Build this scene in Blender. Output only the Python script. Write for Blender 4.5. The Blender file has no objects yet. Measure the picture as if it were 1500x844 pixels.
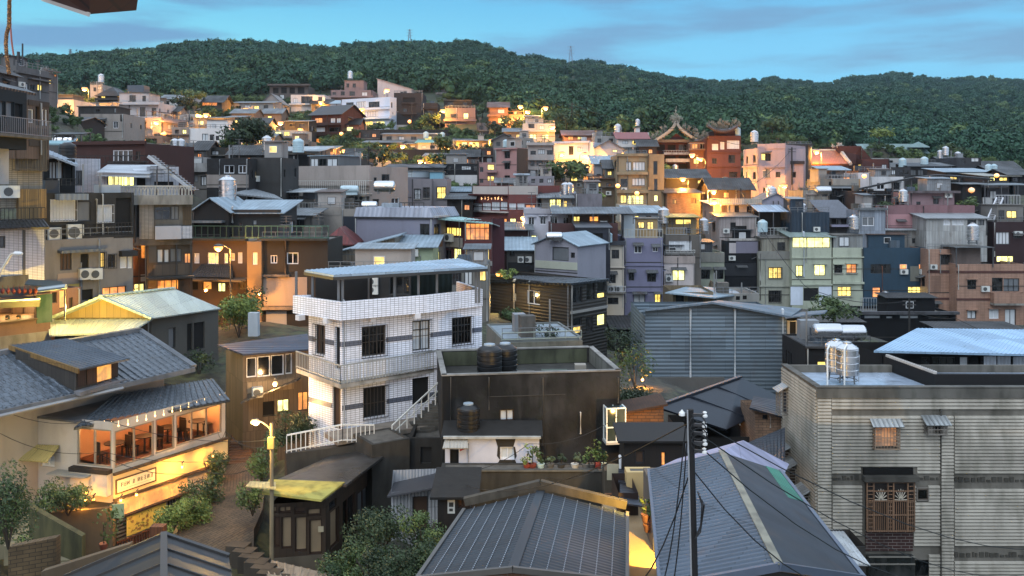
import bpy,math,random
import numpy as np
from mathutils import Vector,noise
RN=random.Random(11)
SC=bpy.context.scene
COL=SC.collection
F,CX,HY=1250.0,750.0,270.0
def P(px,py,D):return Vector(((px-CX)*D/F,D,(HY-py)*D/F))
def zof(py,D):return(HY-py)*D/F
Z=Vector((0,0,1))
MATS={}
def lin(c):
 c=c.lstrip('#');v=[int(c[i:i+2],16)/255 for i in(0,2,4)]
 v=[x/12.92 if x<=.04045 else((x+.055)/1.055)**2.4 for x in v];g=.3*v[0]+.55*v[1]+.15*v[2];k=min(1.18,(max(g,.004)/.42)**.3);return tuple(min(.88,x*k)for x in v)
class NT:
 def __init__(s,name):
  s.m=bpy.data.materials.new(name);s.m.use_nodes=True
  s.t=s.m.node_tree;s.n=s.t.nodes;s.b=s.n['Principled BSDF']
 def new(s,typ,**kw):
  n=s.n.new(typ)
  for k,v in kw.items():
   if k[0]=='_':n.inputs[int(k[1:])].default_value=v
   else:setattr(n,k,v)
  return n
 def l(s,a,b):s.t.links.new(a,b)
 def vec(s,kind,scale):
  if kind=='pos':o=s.new('ShaderNodeNewGeometry').outputs['Position']
  else:o=s.new('ShaderNodeTexCoord').outputs['UV' if kind=='uv' else 'Object']
  m=s.new('ShaderNodeMapping');m.inputs['Scale'].default_value=scale
  s.l(o,m.inputs['Vector']);return m.outputs[0]
 def noise(s,kind,scale,sc=1.,det=4.,lo=.35,hi=.65):
  n=s.new('ShaderNodeTexNoise');n.inputs['Scale'].default_value=sc;n.inputs['Detail'].default_value=det
  s.l(s.vec(kind,scale),n.inputs['Vector'])
  r=s.new('ShaderNodeMapRange');r.inputs[1].default_value=lo;r.inputs[2].default_value=hi
  s.l(n.outputs[0],r.inputs[0]);return r.outputs[0]
 def mix(s,f,a,b,mode='MIX'):
  m=s.new('ShaderNodeMix',data_type='RGBA',blend_type=mode)
  for sock,v in((m.inputs[0],f),(m.inputs[6],a),(m.inputs[7],b)):
   if hasattr(v,'node'):s.l(v,sock)
   elif isinstance(v,(int,float)):sock.default_value=v
   else:sock.default_value=(*v[:3],1)
  return m.outputs[2]
 def math(s,op,a,b=0.):
  m=s.new('ShaderNodeMath',operation=op)
  for i,v in enumerate((a,b)):
   if hasattr(v,'node'):s.l(v,m.inputs[i])
   else:m.inputs[i].default_value=v
  return m.outputs[0]
 def bump(s,h,st,dist=.03):
  b=s.new('ShaderNodeBump');b.inputs['Strength'].default_value=st;b.inputs['Distance'].default_value=dist
  s.l(h,b.inputs['Height']);s.l(b.outputs[0],s.b.inputs['Normal'])
 def col(s,c):
  if hasattr(c,'node'):s.l(c,s.b.inputs['Base Color'])
  else:s.b.inputs['Base Color'].default_value=(*c[:3],1)
 def rough(s,r,metal=0.,spec=None):
  if hasattr(r,'node'):s.l(r,s.b.inputs['Roughness'])
  else:s.b.inputs['Roughness'].default_value=r
  s.b.inputs['Metallic'].default_value=metal
  if spec is not None:s.b.inputs['Specular IOR Level'].default_value=spec
def mute(c,k=.42):
 g=.3*c[0]+.55*c[1]+.15*c[2];return tuple(x+(g-x)*k for x in c)
def mul(c,k):return tuple(min(1,x*k)for x in c[:3])
def cached(f):
 def g(*a,**k):
  key=(f.__name__,a,tuple(sorted(k.items())))
  if key not in MATS:MATS[key]=f(*a,**k)
  return MATS[key]
 return g
@cached
def plaster(c,dirt=.5,rough=.88):
 """painted render: blotches, rain streaks, moss near the top edges of every wall"""
 n=NT('plaster');c=mute(lin(c))
 a=n.noise('pos',(.35,.35,.35),1.,6,.4,.68)
 st=n.noise('pos',(.9,.9,.14),1.,6,.52,.8)
 st2=n.noise('pos',(3.,3.,1.6),1.,5,.55,.78)
 k=n.mix(n.math('MULTIPLY',a,.55*dirt),c,mul(c,.55))
 k=n.mix(n.math('MULTIPLY',st,min(1,.85*dirt)),k,mul((c[0]*.9+.01,c[1]*.88+.01,c[2]*.82+.008),.25))
 k=n.mix(n.math('MULTIPLY',st2,.5*dirt),k,mul(c,.4))
 n.col(k);n.rough(rough,0,.25)
 n.bump(n.noise('pos',(3,3,3),1.,6,0,1),.25,.04);return n.m
@cached
def mottled(c):
 """old black cement: mould, pale washed runs, damp bloom"""
 n=NT('old_cement');c=lin(c);a=n.noise('pos',(.5,.5,.5),1.,8,.42,.62);d=n.noise('pos',(1.6,1.6,.22),1.,7,.5,.68);e=n.noise('pos',(4,4,3),1.,6,.5,.7)
 k=n.mix(a,mul(c,.22),c);k=n.mix(n.math('MULTIPLY',d,.7),k,mul(c,.12));k=n.mix(n.math('MULTIPLY',n.noise('pos',(1.1,1.1,.3),1.,7,.58,.74),.55),k,mul(c,2.4));k=n.mix(n.math('MULTIPLY',e,.4),k,(c[0]*.5,c[1]*.62,c[2]*.35))
 n.col(k);n.rough(.85,0,.3);n.bump(e,.4,.03);return n.m
@cached
def tilewall(c,g,w=.24,h=.12,dirt=.4):
 n=NT('wall_tile');c=lin(c);g=lin(g)
 b=n.new('ShaderNodeTexBrick',offset=0.0)
 for k,v in(('Scale',1.),('Mortar Size',.012),('Brick Width',w),('Row Height',h),('Bias',0.),('Mortar Smooth',.2)):b.inputs[k].default_value=v
 b.inputs['Color1'].default_value=(*c,1);b.inputs['Color2'].default_value=(*mul(c,.86),1);b.inputs['Mortar'].default_value=(*g,1)
 n.l(n.vec('uv',(1,1,1)),b.inputs['Vector'])
 st=n.noise('pos',(1.6,1.6,.2),1.,5,.46,.72)
 k=n.mix(n.math('MULTIPLY',st,dirt),b.outputs[0],mul(c,.28))
 a=n.noise('pos',(.6,.6,.6),1.,4,.4,.75)
 k=n.mix(n.math('MULTIPLY',a,dirt*.5),k,mul(c,.5))
 n.col(k);n.rough(.42,0,.4);n.bump(b.outputs[1],-.4,.01);return n.m
@cached
def brick(c,g='#6a6058',dirt=.5):
 n=NT('brickwork');c=lin(c);g=lin(g)
 b=n.new('ShaderNodeTexBrick')
 for k,v in(('Scale',1.),('Mortar Size',.012),('Brick Width',.36),('Row Height',.13)):b.inputs[k].default_value=v
 b.inputs['Color1'].default_value=(*c,1);b.inputs['Color2'].default_value=(*mul(c,.65),1);b.inputs['Mortar'].default_value=(*g,1)
 n.l(n.vec('uv',(1,1,1)),b.inputs['Vector'])
 k=n.mix(n.math('MULTIPLY',n.noise('pos',(1.2,1.2,.4),1.,5,.42,.7),dirt),b.outputs[0],mul(c,.2))
 n.col(k);n.rough(.9);n.bump(b.outputs[1],-.5,.02);return n.m
@cached
def sheet(c,pitch=.25,vert=True,dirt=.4,rough=.45,metal=.2,amp=.03,bumped=True):
 """profiled metal sheet: ribs as bump, rust and grime"""
 n=NT('metal_sheet');c=lin(c)
 st=n.noise('uv',(1.5,.2,1)if vert else(.2,1.5,1),1.,5,.45,.72)
 a=n.noise('pos',(.4,.4,.4),1.,5,.38,.7)
 pb=n.new('ShaderNodeTexBrick',offset=.37)
 for q,v in(('Scale',1.),('Mortar Size',.01),('Brick Width',.85 if vert else 3.1),('Row Height',3.1 if vert else.85)):pb.inputs[q].default_value=v
 pb.inputs['Color1'].default_value=(*mul(c,1.12),1);pb.inputs['Color2'].default_value=(*mul(c,.74),1);pb.inputs['Mortar'].default_value=(*mul(c,.35),1)
 n.l(n.vec('uv',(1,1,1)),pb.inputs['Vector'])
 k=n.mix(n.math('MULTIPLY',a,.7*dirt),pb.outputs[0],mul(c,.45))
 k=n.mix(n.math('MULTIPLY',st,dirt),k,(c[0]*.3+.015,c[1]*.26+.01,c[2]*.22+.006))
 k=n.mix(n.math('MULTIPLY',n.noise('pos',(1.1,1.1,1.1),1.,7,.6,.78),min(1,dirt*1.3)),k,(.085,.045,.022))
 if bumped:
  w=n.new('ShaderNodeTexWave',wave_type='BANDS',bands_direction='X' if vert else 'Y',wave_profile='SIN')
  w.inputs['Scale'].default_value=.314/pitch;w.inputs['Distortion'].default_value=0
  n.l(n.vec('uv',(1,1,1)),w.inputs['Vector']);n.bump(w.outputs[1],.9,amp)
  k=n.mix(n.math('MULTIPLY',n.math('SUBTRACT',1.,w.outputs[1]),.35),k,mul(c,.45))  # rib valleys darkened: groove shade put into the colour
 n.col(k);n.rough(n.math('ADD',n.math('MULTIPLY',a,.25),rough),metal);return n.m
@cached
def rooftile(c,w=.3,h=.34,dirt=.5,rough=.5):
 n=NT('roof_tile');c=lin(c)
 b=n.new('ShaderNodeTexBrick',offset=0.5)
 for k,v in(('Scale',1.),('Mortar Size',.035),('Brick Width',w),('Row Height',h),('Mortar Smooth',.6)):b.inputs[k].default_value=v
 b.inputs['Color1'].default_value=(*c,1);b.inputs['Color2'].default_value=(*mul(c,.7),1);b.inputs['Mortar'].default_value=(*mul(c,.18),1)
 n.l(n.vec('uv',(1,1,1)),b.inputs['Vector'])
 a=n.noise('pos',(.7,.7,.7),1.,5,.4,.7)
 k=n.mix(n.math('MULTIPLY',a,dirt*.8),b.outputs[0],mul(c,.4))
 n.col(k);n.rough(rough,.0,.5);n.bump(b.outputs[1],-.8,.04);return n.m
@cached
def concrete(c='#8b8780',dirt=.8,rough=.85,wet=0):
 n=NT('concrete');c=lin(c)
 a=n.noise('pos',(.45,.45,.45),1.,6,.38,.66)
 d=n.noise('pos',(2.4,2.4,.7),1.,6,.45,.7)
 k=n.mix(n.math('MULTIPLY',a,.8*dirt),c,mul(c,.35))
 k=n.mix(n.math('MULTIPLY',d,.7*dirt),k,mul((c[0],c[1]*1.02,c[2]*.85),.2))
 n.col(k);n.rough(n.math('SUBTRACT',rough,n.math('MULTIPLY',a,wet)),0,.4)
 n.bump(n.noise('pos',(4,4,4),1.,6,0,1),.3,.04);return n.m
@cached
def wood(c='#5a4030',pitch=.12,dirt=.5,vert=True):
 n=NT('boards');c=lin(c)
 w=n.new('ShaderNodeTexBrick',offset=.5)
 for k,v in(('Scale',1.),('Mortar Size',.008),('Brick Width',pitch if vert else 2.5),('Row Height',2.5 if vert else pitch)):w.inputs[k].default_value=v
 w.inputs['Color1'].default_value=(*c,1);w.inputs['Color2'].default_value=(*mul(c,.6),1);w.inputs['Mortar'].default_value=(*mul(c,.15),1)
 n.l(n.vec('uv',(1,1,1)),w.inputs['Vector'])
 g=n.noise('uv',(14,.8,1)if vert else(.8,14,1),1.,5,.35,.7)
 n.col(n.mix(n.math('MULTIPLY',g,dirt),w.outputs[0],mul(c,.4)));n.rough(.75);n.bump(w.outputs[1],-.4,.01);return n.m
@cached
def paint(c,rough=.5,metal=0.,var=.25):
 n=NT('painted');c=lin(c)
 n.col(n.mix(n.math('MULTIPLY',n.noise('pos',(2.5,2.5,1.),1.,5,.4,.7),var),c,mul(c,.4)));n.rough(rough,metal);return n.m
@cached
def steel():
 n=NT('stainless_steel');n.col((.55,.56,.57))
 n.rough(n.math('ADD',n.math('MULTIPLY',n.noise('pos',(1,1,4),1.,4,.3,.7),.2),.2),.95);return n.m
@cached
def glass(c='#12161a',rough=.12):
 n=NT('window_glass');c=lin(c)
 k=n.noise('pos',(1.1,1.1,.6),1.,3,.42,.62)
 n.col(n.mix(k,c,tuple(x*.5+.03 for x in mul(c,2.2))));n.rough(rough,0,.6);return n.m
@cached
def glow(c,e,curtain=.6):
 """lit window seen from outside: lamp-lit room with curtains and furniture breaking it up"""
 n=NT('lit_window');c=lin(c)
 a=n.noise('pos',(1.1,1.1,1.3),1.,4,.38,.62)
 b=n.noise('uv',(11,.5,1),1.,2,.35,.65);d=n.noise('pos',(2.6,2.6,2.6),1.,3,.52,.6)
 k=n.mix(n.math('MULTIPLY',a,min(1,curtain*1.25)),c,(c[0]*.32,c[1]*.2,c[2]*.1))
 k=n.mix(n.math('MULTIPLY',b,curtain*.7),k,(c[0]*.4,c[1]*.3,c[2]*.2))
 k=n.mix(n.math('MULTIPLY',d,curtain*.9),k,(c[0]*.1,c[1]*.06,c[2]*.03))
 n.col((.3,.25,.18));n.l(k,n.b.inputs['Emission Color']);n.b.inputs['Emission Strength'].default_value=e;n.rough(.3);return n.m
@cached
def lamp_m(c=(1.,.32,.035),e=1.7):
 n=NT('lamp_glow');n.b.inputs['Emission Color'].default_value=(*c,1);n.b.inputs['Emission Strength'].default_value=e;n.col((1,.8,.5));return n.m
@cached
def leaf(c,c2,var=.8):
 n=NT('foliage');c=lin(c);c2=lin(c2)
 a=n.noise('pos',(1.1,1.1,1.1),1.,4,.35,.65)
 g=n.new('ShaderNodeObjectInfo').outputs['Random']
 k=n.mix(a,c,c2);k=n.mix(n.math('MULTIPLY',g,var),k,mul(c,.5))
 n.col(k);n.rough(.6,0,.3);return n.m
OFF={}
class MB:
 def __init__(s):s.v=[];s.f=[];s.u=[]
 def face(s,pts,uv=None):
  i=len(s.v);pts=[Vector(p)for p in pts];s.v+=pts;s.f.append(tuple(range(i,i+len(pts))))
  if uv is None:
   n=(pts[1]-pts[0]).cross(pts[-1]-pts[0])
   if n.length<1e-9 and len(pts)>3:n=(pts[2]-pts[1]).cross(pts[3]-pts[2])
   n=n.normalized()if n.length>1e-12 else Z
   t=Z.cross(n);t=Vector((1,0,0))if t.length<.02 else t.normalized()
   b=n.cross(t);uv=[(p.dot(t),p.dot(b))for p in pts]
  s.u+=[tuple(x)for x in uv]
 def hexa(s,q):
  for a in((3,2,1,0),(4,5,6,7),(0,1,5,4),(1,2,6,5),(2,3,7,6),(3,0,4,7)):s.face([q[i]for i in a])
 def obox(s,o,a,b,c):s.hexa([o,o+a,o+a+b,o+b,o+c,o+a+c,o+a+b+c,o+b+c])
 def box(s,c,sx,sy,sz,t=Vector((1,0,0))):
  t=Vector((t[0],t[1],0)).normalized();n=Vector((-t.y,t.x,0))
  s.obox(Vector(c)-t*sx/2-n*sy/2,t*sx,n*sy,Z*sz)
 def bar(s,a,b,w,h=None):
  a=Vector(a);b=Vector(b);d=(b-a);h=h or w
  if d.length<1e-6:return
  x=d.cross(Z);x=Vector((1,0,0))if x.length<1e-4 else x.normalized();y=x.cross(d).normalized()
  o=a-x*w/2-y*h/2;s.obox(o,x*w,d,y*h)
 def tube(s,pts,r,n=6,r2=None):
  pts=[Vector(p)for p in pts];rings=[]
  for i,p in enumerate(pts):
   d=(pts[min(i+1,len(pts)-1)]-pts[max(i-1,0)]).normalized()
   x=d.cross(Z);x=Vector((1,0,0))if x.length<1e-3 else x.normalized();y=x.cross(d)
   rr=r if r2 is None else r+(r2-r)*i/max(1,len(pts)-1)
   rings.append([p+x*math.cos(k*2*math.pi/n)*rr+y*math.sin(k*2*math.pi/n)*rr for k in range(n)])
  for a,b in zip(rings,rings[1:]):
   for k in range(n):s.face([a[k],a[(k+1)%n],b[(k+1)%n],b[k]])
  s.face(rings[0][::-1]);s.face(rings[-1])
 def lathe(s,c,prof,n=16,axis=Z):
  c=Vector(c);axis=Vector(axis).normalized()
  x=axis.cross(Vector((0,1,0)));x=Vector((1,0,0))if x.length<.1 else x.normalized();y=axis.cross(x)
  rg=[[c+axis*h+x*math.cos(k*2*math.pi/n)*r+y*math.sin(k*2*math.pi/n)*r for k in range(n)]for r,h in prof]
  for a,b in zip(rg,rg[1:]):
   for k in range(n):s.face([a[k],a[(k+1)%n],b[(k+1)%n],b[k]])
  if prof[0][0]>.01:s.face(rg[0][::-1])
  if prof[-1][0]>.01:s.face(rg[-1])
 def slab(s,p00,p10,p11,p01,th,corr=0,amp=.035):
  """roof sheet: p00-p10 along the eave, p01/p11 up the slope; ribs run up the slope when corr > 0"""
  p00,p10,p11,p01=map(Vector,(p00,p10,p11,p01));n=(p10-p00).cross(p01-p00).normalized()
  if n.z<0:n=-n
  d=-n*th
  top=[p00,p10,p11,p01];bot=[p+d for p in top]
  s.face(bot[::-1])
  for i in range(4):s.face([bot[i],bot[(i+1)%4],top[(i+1)%4],top[i]])
  if not corr:s.face(top);return
  W=(p10-p00).length;k=max(2,int(W/corr));pr=[]
  for i in range(k):
   for t,h in((0,.2),(.32,.2),(.42,1),(.58,1),(.68,.2)):pr.append(((i+t)/k,h))
  pr.append((1,.2))
  for(t0,h0),(t1,h1)in zip(pr,pr[1:]):
   s.face([p00.lerp(p10,t0)+n*amp*h0,p00.lerp(p10,t1)+n*amp*h1,p01.lerp(p11,t1)+n*amp*h1,p01.lerp(p11,t0)+n*amp*h0])
 def build(s,name,mat,parent=None,smooth=False,loc=None):
  me=bpy.data.meshes.new(name);off=OFF[parent.name]if parent else(Vector(loc)if loc is not None else Vector((0,0,0)))
  me.from_pydata([v-off for v in s.v],[],s.f)
  uv=me.uv_layers.new(name='UVMap');uv.data.foreach_set('uv',[x for p in s.u for x in p])
  me.materials.append(mat)
  if smooth:me.polygons.foreach_set('use_smooth',[True]*len(me.polygons))
  o=bpy.data.objects.new(name,me);COL.objects.link(o);OFF[o.name]=off
  if smooth:
   import bmesh
   bm=bmesh.new();bm.from_mesh(me);bmesh.ops.remove_doubles(bm,verts=bm.verts,dist=1e-5);bm.to_mesh(me);bm.free()
   try:me.set_sharp_from_angle(angle=math.radians(38))
   except Exception:pass
  if parent:o.parent=parent
  elif loc is not None:o.location=off
  return o
def tag(o,label,cat,group=None):
 o['label']=label;o['category']=cat
 if group:o['group']=group
 return o
def thing(name,label,cat,loc,group=None):
 o=bpy.data.objects.new(name,None);o.empty_display_size=.3;COL.objects.link(o);o.location=loc;OFF[o.name]=Vector(loc)
 return tag(o,label,cat,group)
def struct(o):o['kind']='structure';return o
def inset(poly,t):
 n=len(poly);out=[]
 for i in range(n):
  a,b,c=poly[i-1],poly[i],poly[(i+1)%n]
  d1=(b-a).normalized();d2=(c-b).normalized();n1=Vector((-d1.y,d1.x,0));n2=Vector((-d2.y,d2.x,0))
  m=n1+n2;k=t*2/max(.2,m.dot(m));out.append(b+m*k)
 return out
BASES=[]
FOOT=[]
BLD=[]
FR={'W':'#c9ccd0','B':'#4a3426','G':'#5c6064','K':'#1b1c1e','N':'#3a3d40'}
class Bld:
 """A building on a footprint; features are given where the photo shows them and land on the wall they belong to."""
 def __init__(s,label,x0,x1,yt,yb,D,d,wm,D1=None,name='house',cat='house',group=None,roof=('flat',.5),rm=None,foot=None,zb=None,poly=None,nb=False):
  D1=D1 or D;s.wm=wm;s.roof=roof;s.rm=rm;s.D=D
  a=P(x0,yt,D);b=P(x1,yt,D1);s.zt=a.z;s.zb=zof(yb,D)if zb is None else zb
  a.z=b.z=0
  if poly:s.poly=[Vector(((p-CX)*q/F,q,0))for p,q in poly]
  else:
   u=(b-a).normalized();k=Vector((-u.y,u.x,0));s.poly=[a,b,b+k*d,a+k*d]
  n=len(s.poly);s.faces={}
  for i,key in enumerate('frbl' if n==4 else 'frstbl'[:n]):
   p,q=s.poly[i],s.poly[(i+1)%n];t=(q-p).normalized()
   s.faces[key]=(p,t,(q-p).length,Vector((t.y,-t.x,0)))
  s.holes={k:[]for k in s.faces};s.used={};s.top=0
  c=sum(s.poly,Vector())/n
  s.root=thing(name,label,cat,(c.x,c.y,s.zb),group)
  s.c=c;BLD.append(s);FOOT.append(s.poly)
  s.nb=nb
  for p in[]if nb else s.poly+[c]:BASES.append((p.x,p.y,s.zb))
 def sz(s,f,px,py):
  p,t,L,n=s.faces[f];r=Vector(((px-CX)/F,1,0));k=p.dot(n)/r.dot(n);q=r*k
  return(q-p).dot(t),(HY-py)*k/F
 def at(s,f,a,z,out=0.):
  p,t,L,n=s.faces[f];v=p+t*a+n*out;v.z=z;return v
 def rect(s,f,x0,y0,x1,y1,clip=True):
  xm,ym=(x0+x1)/2,(y0+y1)/2
  a=s.sz(f,x0,ym)[0];b=s.sz(f,x1,ym)[0];z1=s.sz(f,xm,y0)[1];z0=s.sz(f,xm,y1)[1]
  if a>b:a,b=b,a
  if clip:
   L=s.faces[f][2];a=max(.06,a);b=min(L-.06,b);z0=max(s.zb+.05,z0);z1=min(s.zt-.06,z1)
  return a,z0,b,z1
 def w(s,spec):
  for it in spec.split(';'):
   q=it.split()
   if len(q)<5:continue
   s.win(q[0],*map(float,q[1:5]),q[5]if len(q)>5 else 'd')
  return s
 def win(s,f,x0,y0,x1,y1,k):
  a,z0,b,z1=s.rect(f,x0,y0,x1,y1)
  if b-a<.15 or z1-z0<.15:return
  return s.win2(f,a,z0,b,z1,k)
 def win2(s,f,a,z0,b,z1,k):
  s.holes[f].append((a,z0,b,z1));p,t,L,n=s.faces[f];at=s.at
  door='D' in k;dep=.16
  fr=FR[next((c for c in k if c in FR),'N')]
  cols=int(next((c for c in k if c.isdigit()),'2' if not door else '1'))
  bw=.05 if s.D<60 else.07
  m=MB()
  def hb(za,h):m.obox(at(f,a,za,-dep),t*(b-a),n*.09,Z*h)
  def vb(sa,w_):m.obox(at(f,sa,z0+bw,-dep),t*w_,n*.08,Z*(z1-z0-2*bw))
  if 'k' not in k:
   hb(z0,bw);hb(z1-bw,bw);vb(a,bw);vb(b-bw,bw)
   for i in range(1,cols):vb(a+(b-a)*i/cols-bw*.4,bw*.8)
   if 't' in k:m.obox(at(f,a+bw,z0+(z1-z0)*.68,-dep),t*(b-a-2*bw),n*.07,Z*bw*.8)
  else:m.obox(at(f,a,z0,-dep),t*(b-a),n*.03,Z*.04)
  fo=m.build('door' if door else 'window',paint(fr,.45),s.root)
  g=MB();g.face([at(f,a,z0,-dep+.02),at(f,b,z0,-dep+.02),at(f,b,z1,-dep+.02),at(f,a,z1,-dep+.02)])
  gm=(glow('#ffcc66',1.7)if 'l' in k else glow('#ff9238',1.15)if 'o' in k else glow('#ffe08a',1.9,.45)if 'y' in k else paint('#b8bdc0',.4)if 'w' in k else paint('#17181a',.9)if 'k' in k else paint('#9a866a',.5)if 'p' in k else paint('#5b4332',.6)if 's' in k else paint('#6d7276',.5)if 'h' in k else wood('#4a3526')if(door and 'd' not in k)else glass())
  g.build('door_panel' if door else 'pane',gm,fo)
  if 'g' in k:
   m=MB();nb=max(3,int((b-a)/(.16 if s.D<60 else.28)));o=.12;r=.022 if s.D<60 else.04
   for i in range(nb+1):
    x=a-.04+(b-a+.08)*i/nb;m.bar(at(f,x,z0-.05,o),at(f,x,z1+.03,o),r)
   for zz in(z0-.05,(z0+z1)/2,z1+.03):m.bar(at(f,a-.06,zz,o),at(f,b+.06,zz,o),r*1.3)
   m.build('grille',paint('#b9bcbe' if 'W' in k else '#3c3733',.5,.3),fo)
  if 'a' in k:
   m=MB();e=.18;m.slab(at(f,a-e,z1+.08,.75),at(f,b+e,z1+.08,.75),at(f,b+e,z1+.38,.01),at(f,a-e,z1+.38,.01),.05)
   m.build('awning',sheet('#6c6f70',.2),fo)
  if 'e' in k:
   m=MB();m.obox(at(f,a-.15,z1+.06,.003),t*(b-a+.3),n*.4,Z*.1);m.build('lintel',s.wm,fo)
  if 'S' in k:
   m=MB();m.obox(at(f,a-.1,z0-.12,.003),t*(b-a+.2),n*.16,Z*.1);m.build('sill',concrete('#9a958c'),fo)
  return fo
 def ledge(s,f,x0,x1,y0,y1,out,mat=None,name='ledge',clip=False):
  a,z0,b,z1=s.rect(f,x0,y0,x1,y1,clip);p,t,L,n=s.faces[f];s.used.setdefault(f,[]).append((a,z0,b,z1))
  m=MB();m.obox(s.at(f,a,z0,.004),t*(b-a),n*out,Z*(z1-z0));return m.build(name,mat or s.wm,s.root)
 def patch(s,f,x0,x1,y0,y1,mat,name='wall_panel',out=.03):return s.ledge(f,x0,x1,y0,y1,out,mat,name)
 def rail(s,f,x0,x1,y0,y1,out=0.,c='#8d9092',gap=.25,name='railing',ends=True):
  a,z0,b,z1=s.rect(f,x0,y0,x1,y1,False);m=MB();r=.025 if s.D<60 else.05;at=s.at
  for zz in(z0+.05,z1):m.bar(at(f,a,zz,out),at(f,b,zz,out),r*1.5)
  nb=max(2,int((b-a)/gap))
  for i in range(nb+1):
   x=a+(b-a)*i/nb;m.bar(at(f,x,z0,out),at(f,x,z1,out),r)
  if ends and out>.1:
   for x in(a,b):
    for zz in(z0+.05,z1):m.bar(at(f,x,zz,0),at(f,x,zz,out),r*1.5)
  return m.build(name,paint(c,.5,.3),s.root)
 def balcony(s,f,x0,x1,yr,y0,y1,out,c='#9a9da0',solid=None,gap=.25):
  """slab between y0 and y1 with a railing (or a solid front) up to yr"""
  o=s.ledge(f,x0,x1,y0,y1,out,concrete('#8f8b84'),'balcony')
  if solid:
   a,z0,b,z1=s.rect(f,x0,yr,x1,y0,False);p,t,L,n=s.faces[f];m=MB()
   m.obox(s.at(f,a,z0+.003,out-.1),t*(b-a),n*.1,Z*(z1-z0));m.obox(s.at(f,a,z0+.003,.005),t*.1,n*(out-.11),Z*(z1-z0));m.obox(s.at(f,b-.1,z0+.003,.005),t*.1,n*(out-.11),Z*(z1-z0))
   m.build('parapet',solid,s.root)
  else:s.rail(f,x0,x1,yr,y0,out-.06,c,gap)
  return o
 def ac(s,f,x,y,w=.85,h=.65):
  a,z=s.sz(f,x,y);p,t,L,n=s.faces[f];m=MB();s.used.setdefault(f,[]).append((a-w/2,z-h/2,a+w/2,z+h/2))
  m.obox(s.at(f,a-w/2,z-h/2,.06),t*w,n*.34,Z*h);o=m.build('air_conditioner',paint('#b9bcb8',.5,0,.35),s.root)
  m=MB();c=s.at(f,a-w*.12,z,.402);m.lathe(c,[(h*.36,0),(h*.36,.015),(h*.3,.02),(h*.08,.012)],12,n);m.build('fan_grille',paint('#55595b',.5),o)
  m=MB()
  for q in(-.3,.3):m.bar(s.at(f,a+w*q,z-h/2-.02,0),s.at(f,a+w*q,z-h/2-.02,.42),.04)
  m.build('bracket',paint('#44474a',.5),o);return o
 def pipe(s,f,x,y0,y1,r=.05,c='#8a8d8e',x1=None):
  a,z0=s.sz(f,x,y0);b,z1=s.sz(f,x if x1 is None else x1,y1);m=MB();o=r+.05
  m.tube([s.at(f,a,z0,0),s.at(f,a,z0,o),s.at(f,b,z1,o),s.at(f,b,z1,0)],r,6);return m.build('drainpipe',paint(c,.5),s.root)
 def room(s,x0,x1,yt,yb,mat,d=None,name='rooftop_room',t0=.6,wins='',roof=None):
  """smaller storey on the roof, standing t0 behind the front"""
  s.top=1;D=s.D;a,z1=s.sz('f',x0,yt);b,_=s.sz('f',x1,yt);z0=s.zt-.5;p,t,L,n=s.faces['f'];d=d or 3.
  m=MB();m.obox(s.at('f',a,z0,-t0),-n*d,t*(b-a),Z*(z1-z0));o=m.build(name,mat,s.root)
  m=MB();m.obox(s.at('f',a-.2,z1+.003,-t0+.2),-n*(d+.4),t*(b-a+.4),Z*.12);m.build('roof',roof or concrete('#76736e'),o)
  for it in wins.split(';'):
   q=it.split()
   if len(q)<4:continue
   x0_,y0_,x1_,y1_=map(float,q[:4]);k=q[4]if len(q)>4 else 'd'
   aa,za=s.sz('f',x0_,y1_);bb,zb_=s.sz('f',x1_,y0_);m=MB();e=-t0+.003
   for(u0,w_,v0,h_)in((aa,bb-aa,za,.07),(aa,bb-aa,zb_-.07,.07),(aa,.07,za+.07,zb_-za-.14),(bb-.07,.07,za+.07,zb_-za-.14),((aa+bb)/2-.03,.06,za+.07,zb_-za-.14)):
    m.obox(s.at('f',u0,v0,e),n*.07,t*w_,Z*h_)
   m.build('window',paint(FR[next((c for c in k if c in FR),'N')],.5),o)
   m=MB();m.obox(s.at('f',aa+.05,za+.05,e-.001),n*.03,t*(bb-aa-.1),Z*(zb_-za-.1))
   m.build('pane',glow('#ffcc66',1.6)if 'l' in k else glow('#ff9a3c',1.5)if 'o' in k else paint('#b8bdc0',.4)if 'w' in k else glass(),o)
  return o
 def canopy(s,x0,x1,yf,yb_,d,mat,t0=0.,posts=3,name='canopy',zlow=None,post='#5a5d60',corr=0,over=0.):
  """light roof on posts above the flat roof: front edge at yf, back edge d metres behind drawn at yb_"""
  s.top=1;a,z1=s.sz('f',x0,yf);b,_=s.sz('f',x1,yf);p,t,L,n=s.faces['f']
  q=s.at('f',a,0,-t0-d);kk=q.y;z2=zof(yb_,kk);zl=s.zt-.4 if zlow is None else zlow
  m=MB();m.slab(s.at('f',a,z1,-t0+over),s.at('f',b,z1,-t0+over),s.at('f',b,z2,-t0-d),s.at('f',a,z2,-t0-d),.07,corr);o=m.build(name,mat,s.root)
  for i in range(posts):
   x=a+.15+(b-a-.3)*i/max(1,posts-1)
   m=MB();m.bar(s.at('f',x,zl,-t0-.1),s.at('f',x,z1-.08,-t0-.1),.1);m.build('post',paint(post,.5,.2),o)
   m=MB();m.bar(s.at('f',x,zl,-t0-d+.2),s.at('f',x,z2-.09,-t0-d+.2),.1);m.build('post',paint(post,.5,.2),o)
  return o
 def loc(s,a,t,z):
  p,u,L,n=s.faces['f'];v=p+u*a-n*t;v.z=z;return v
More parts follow.
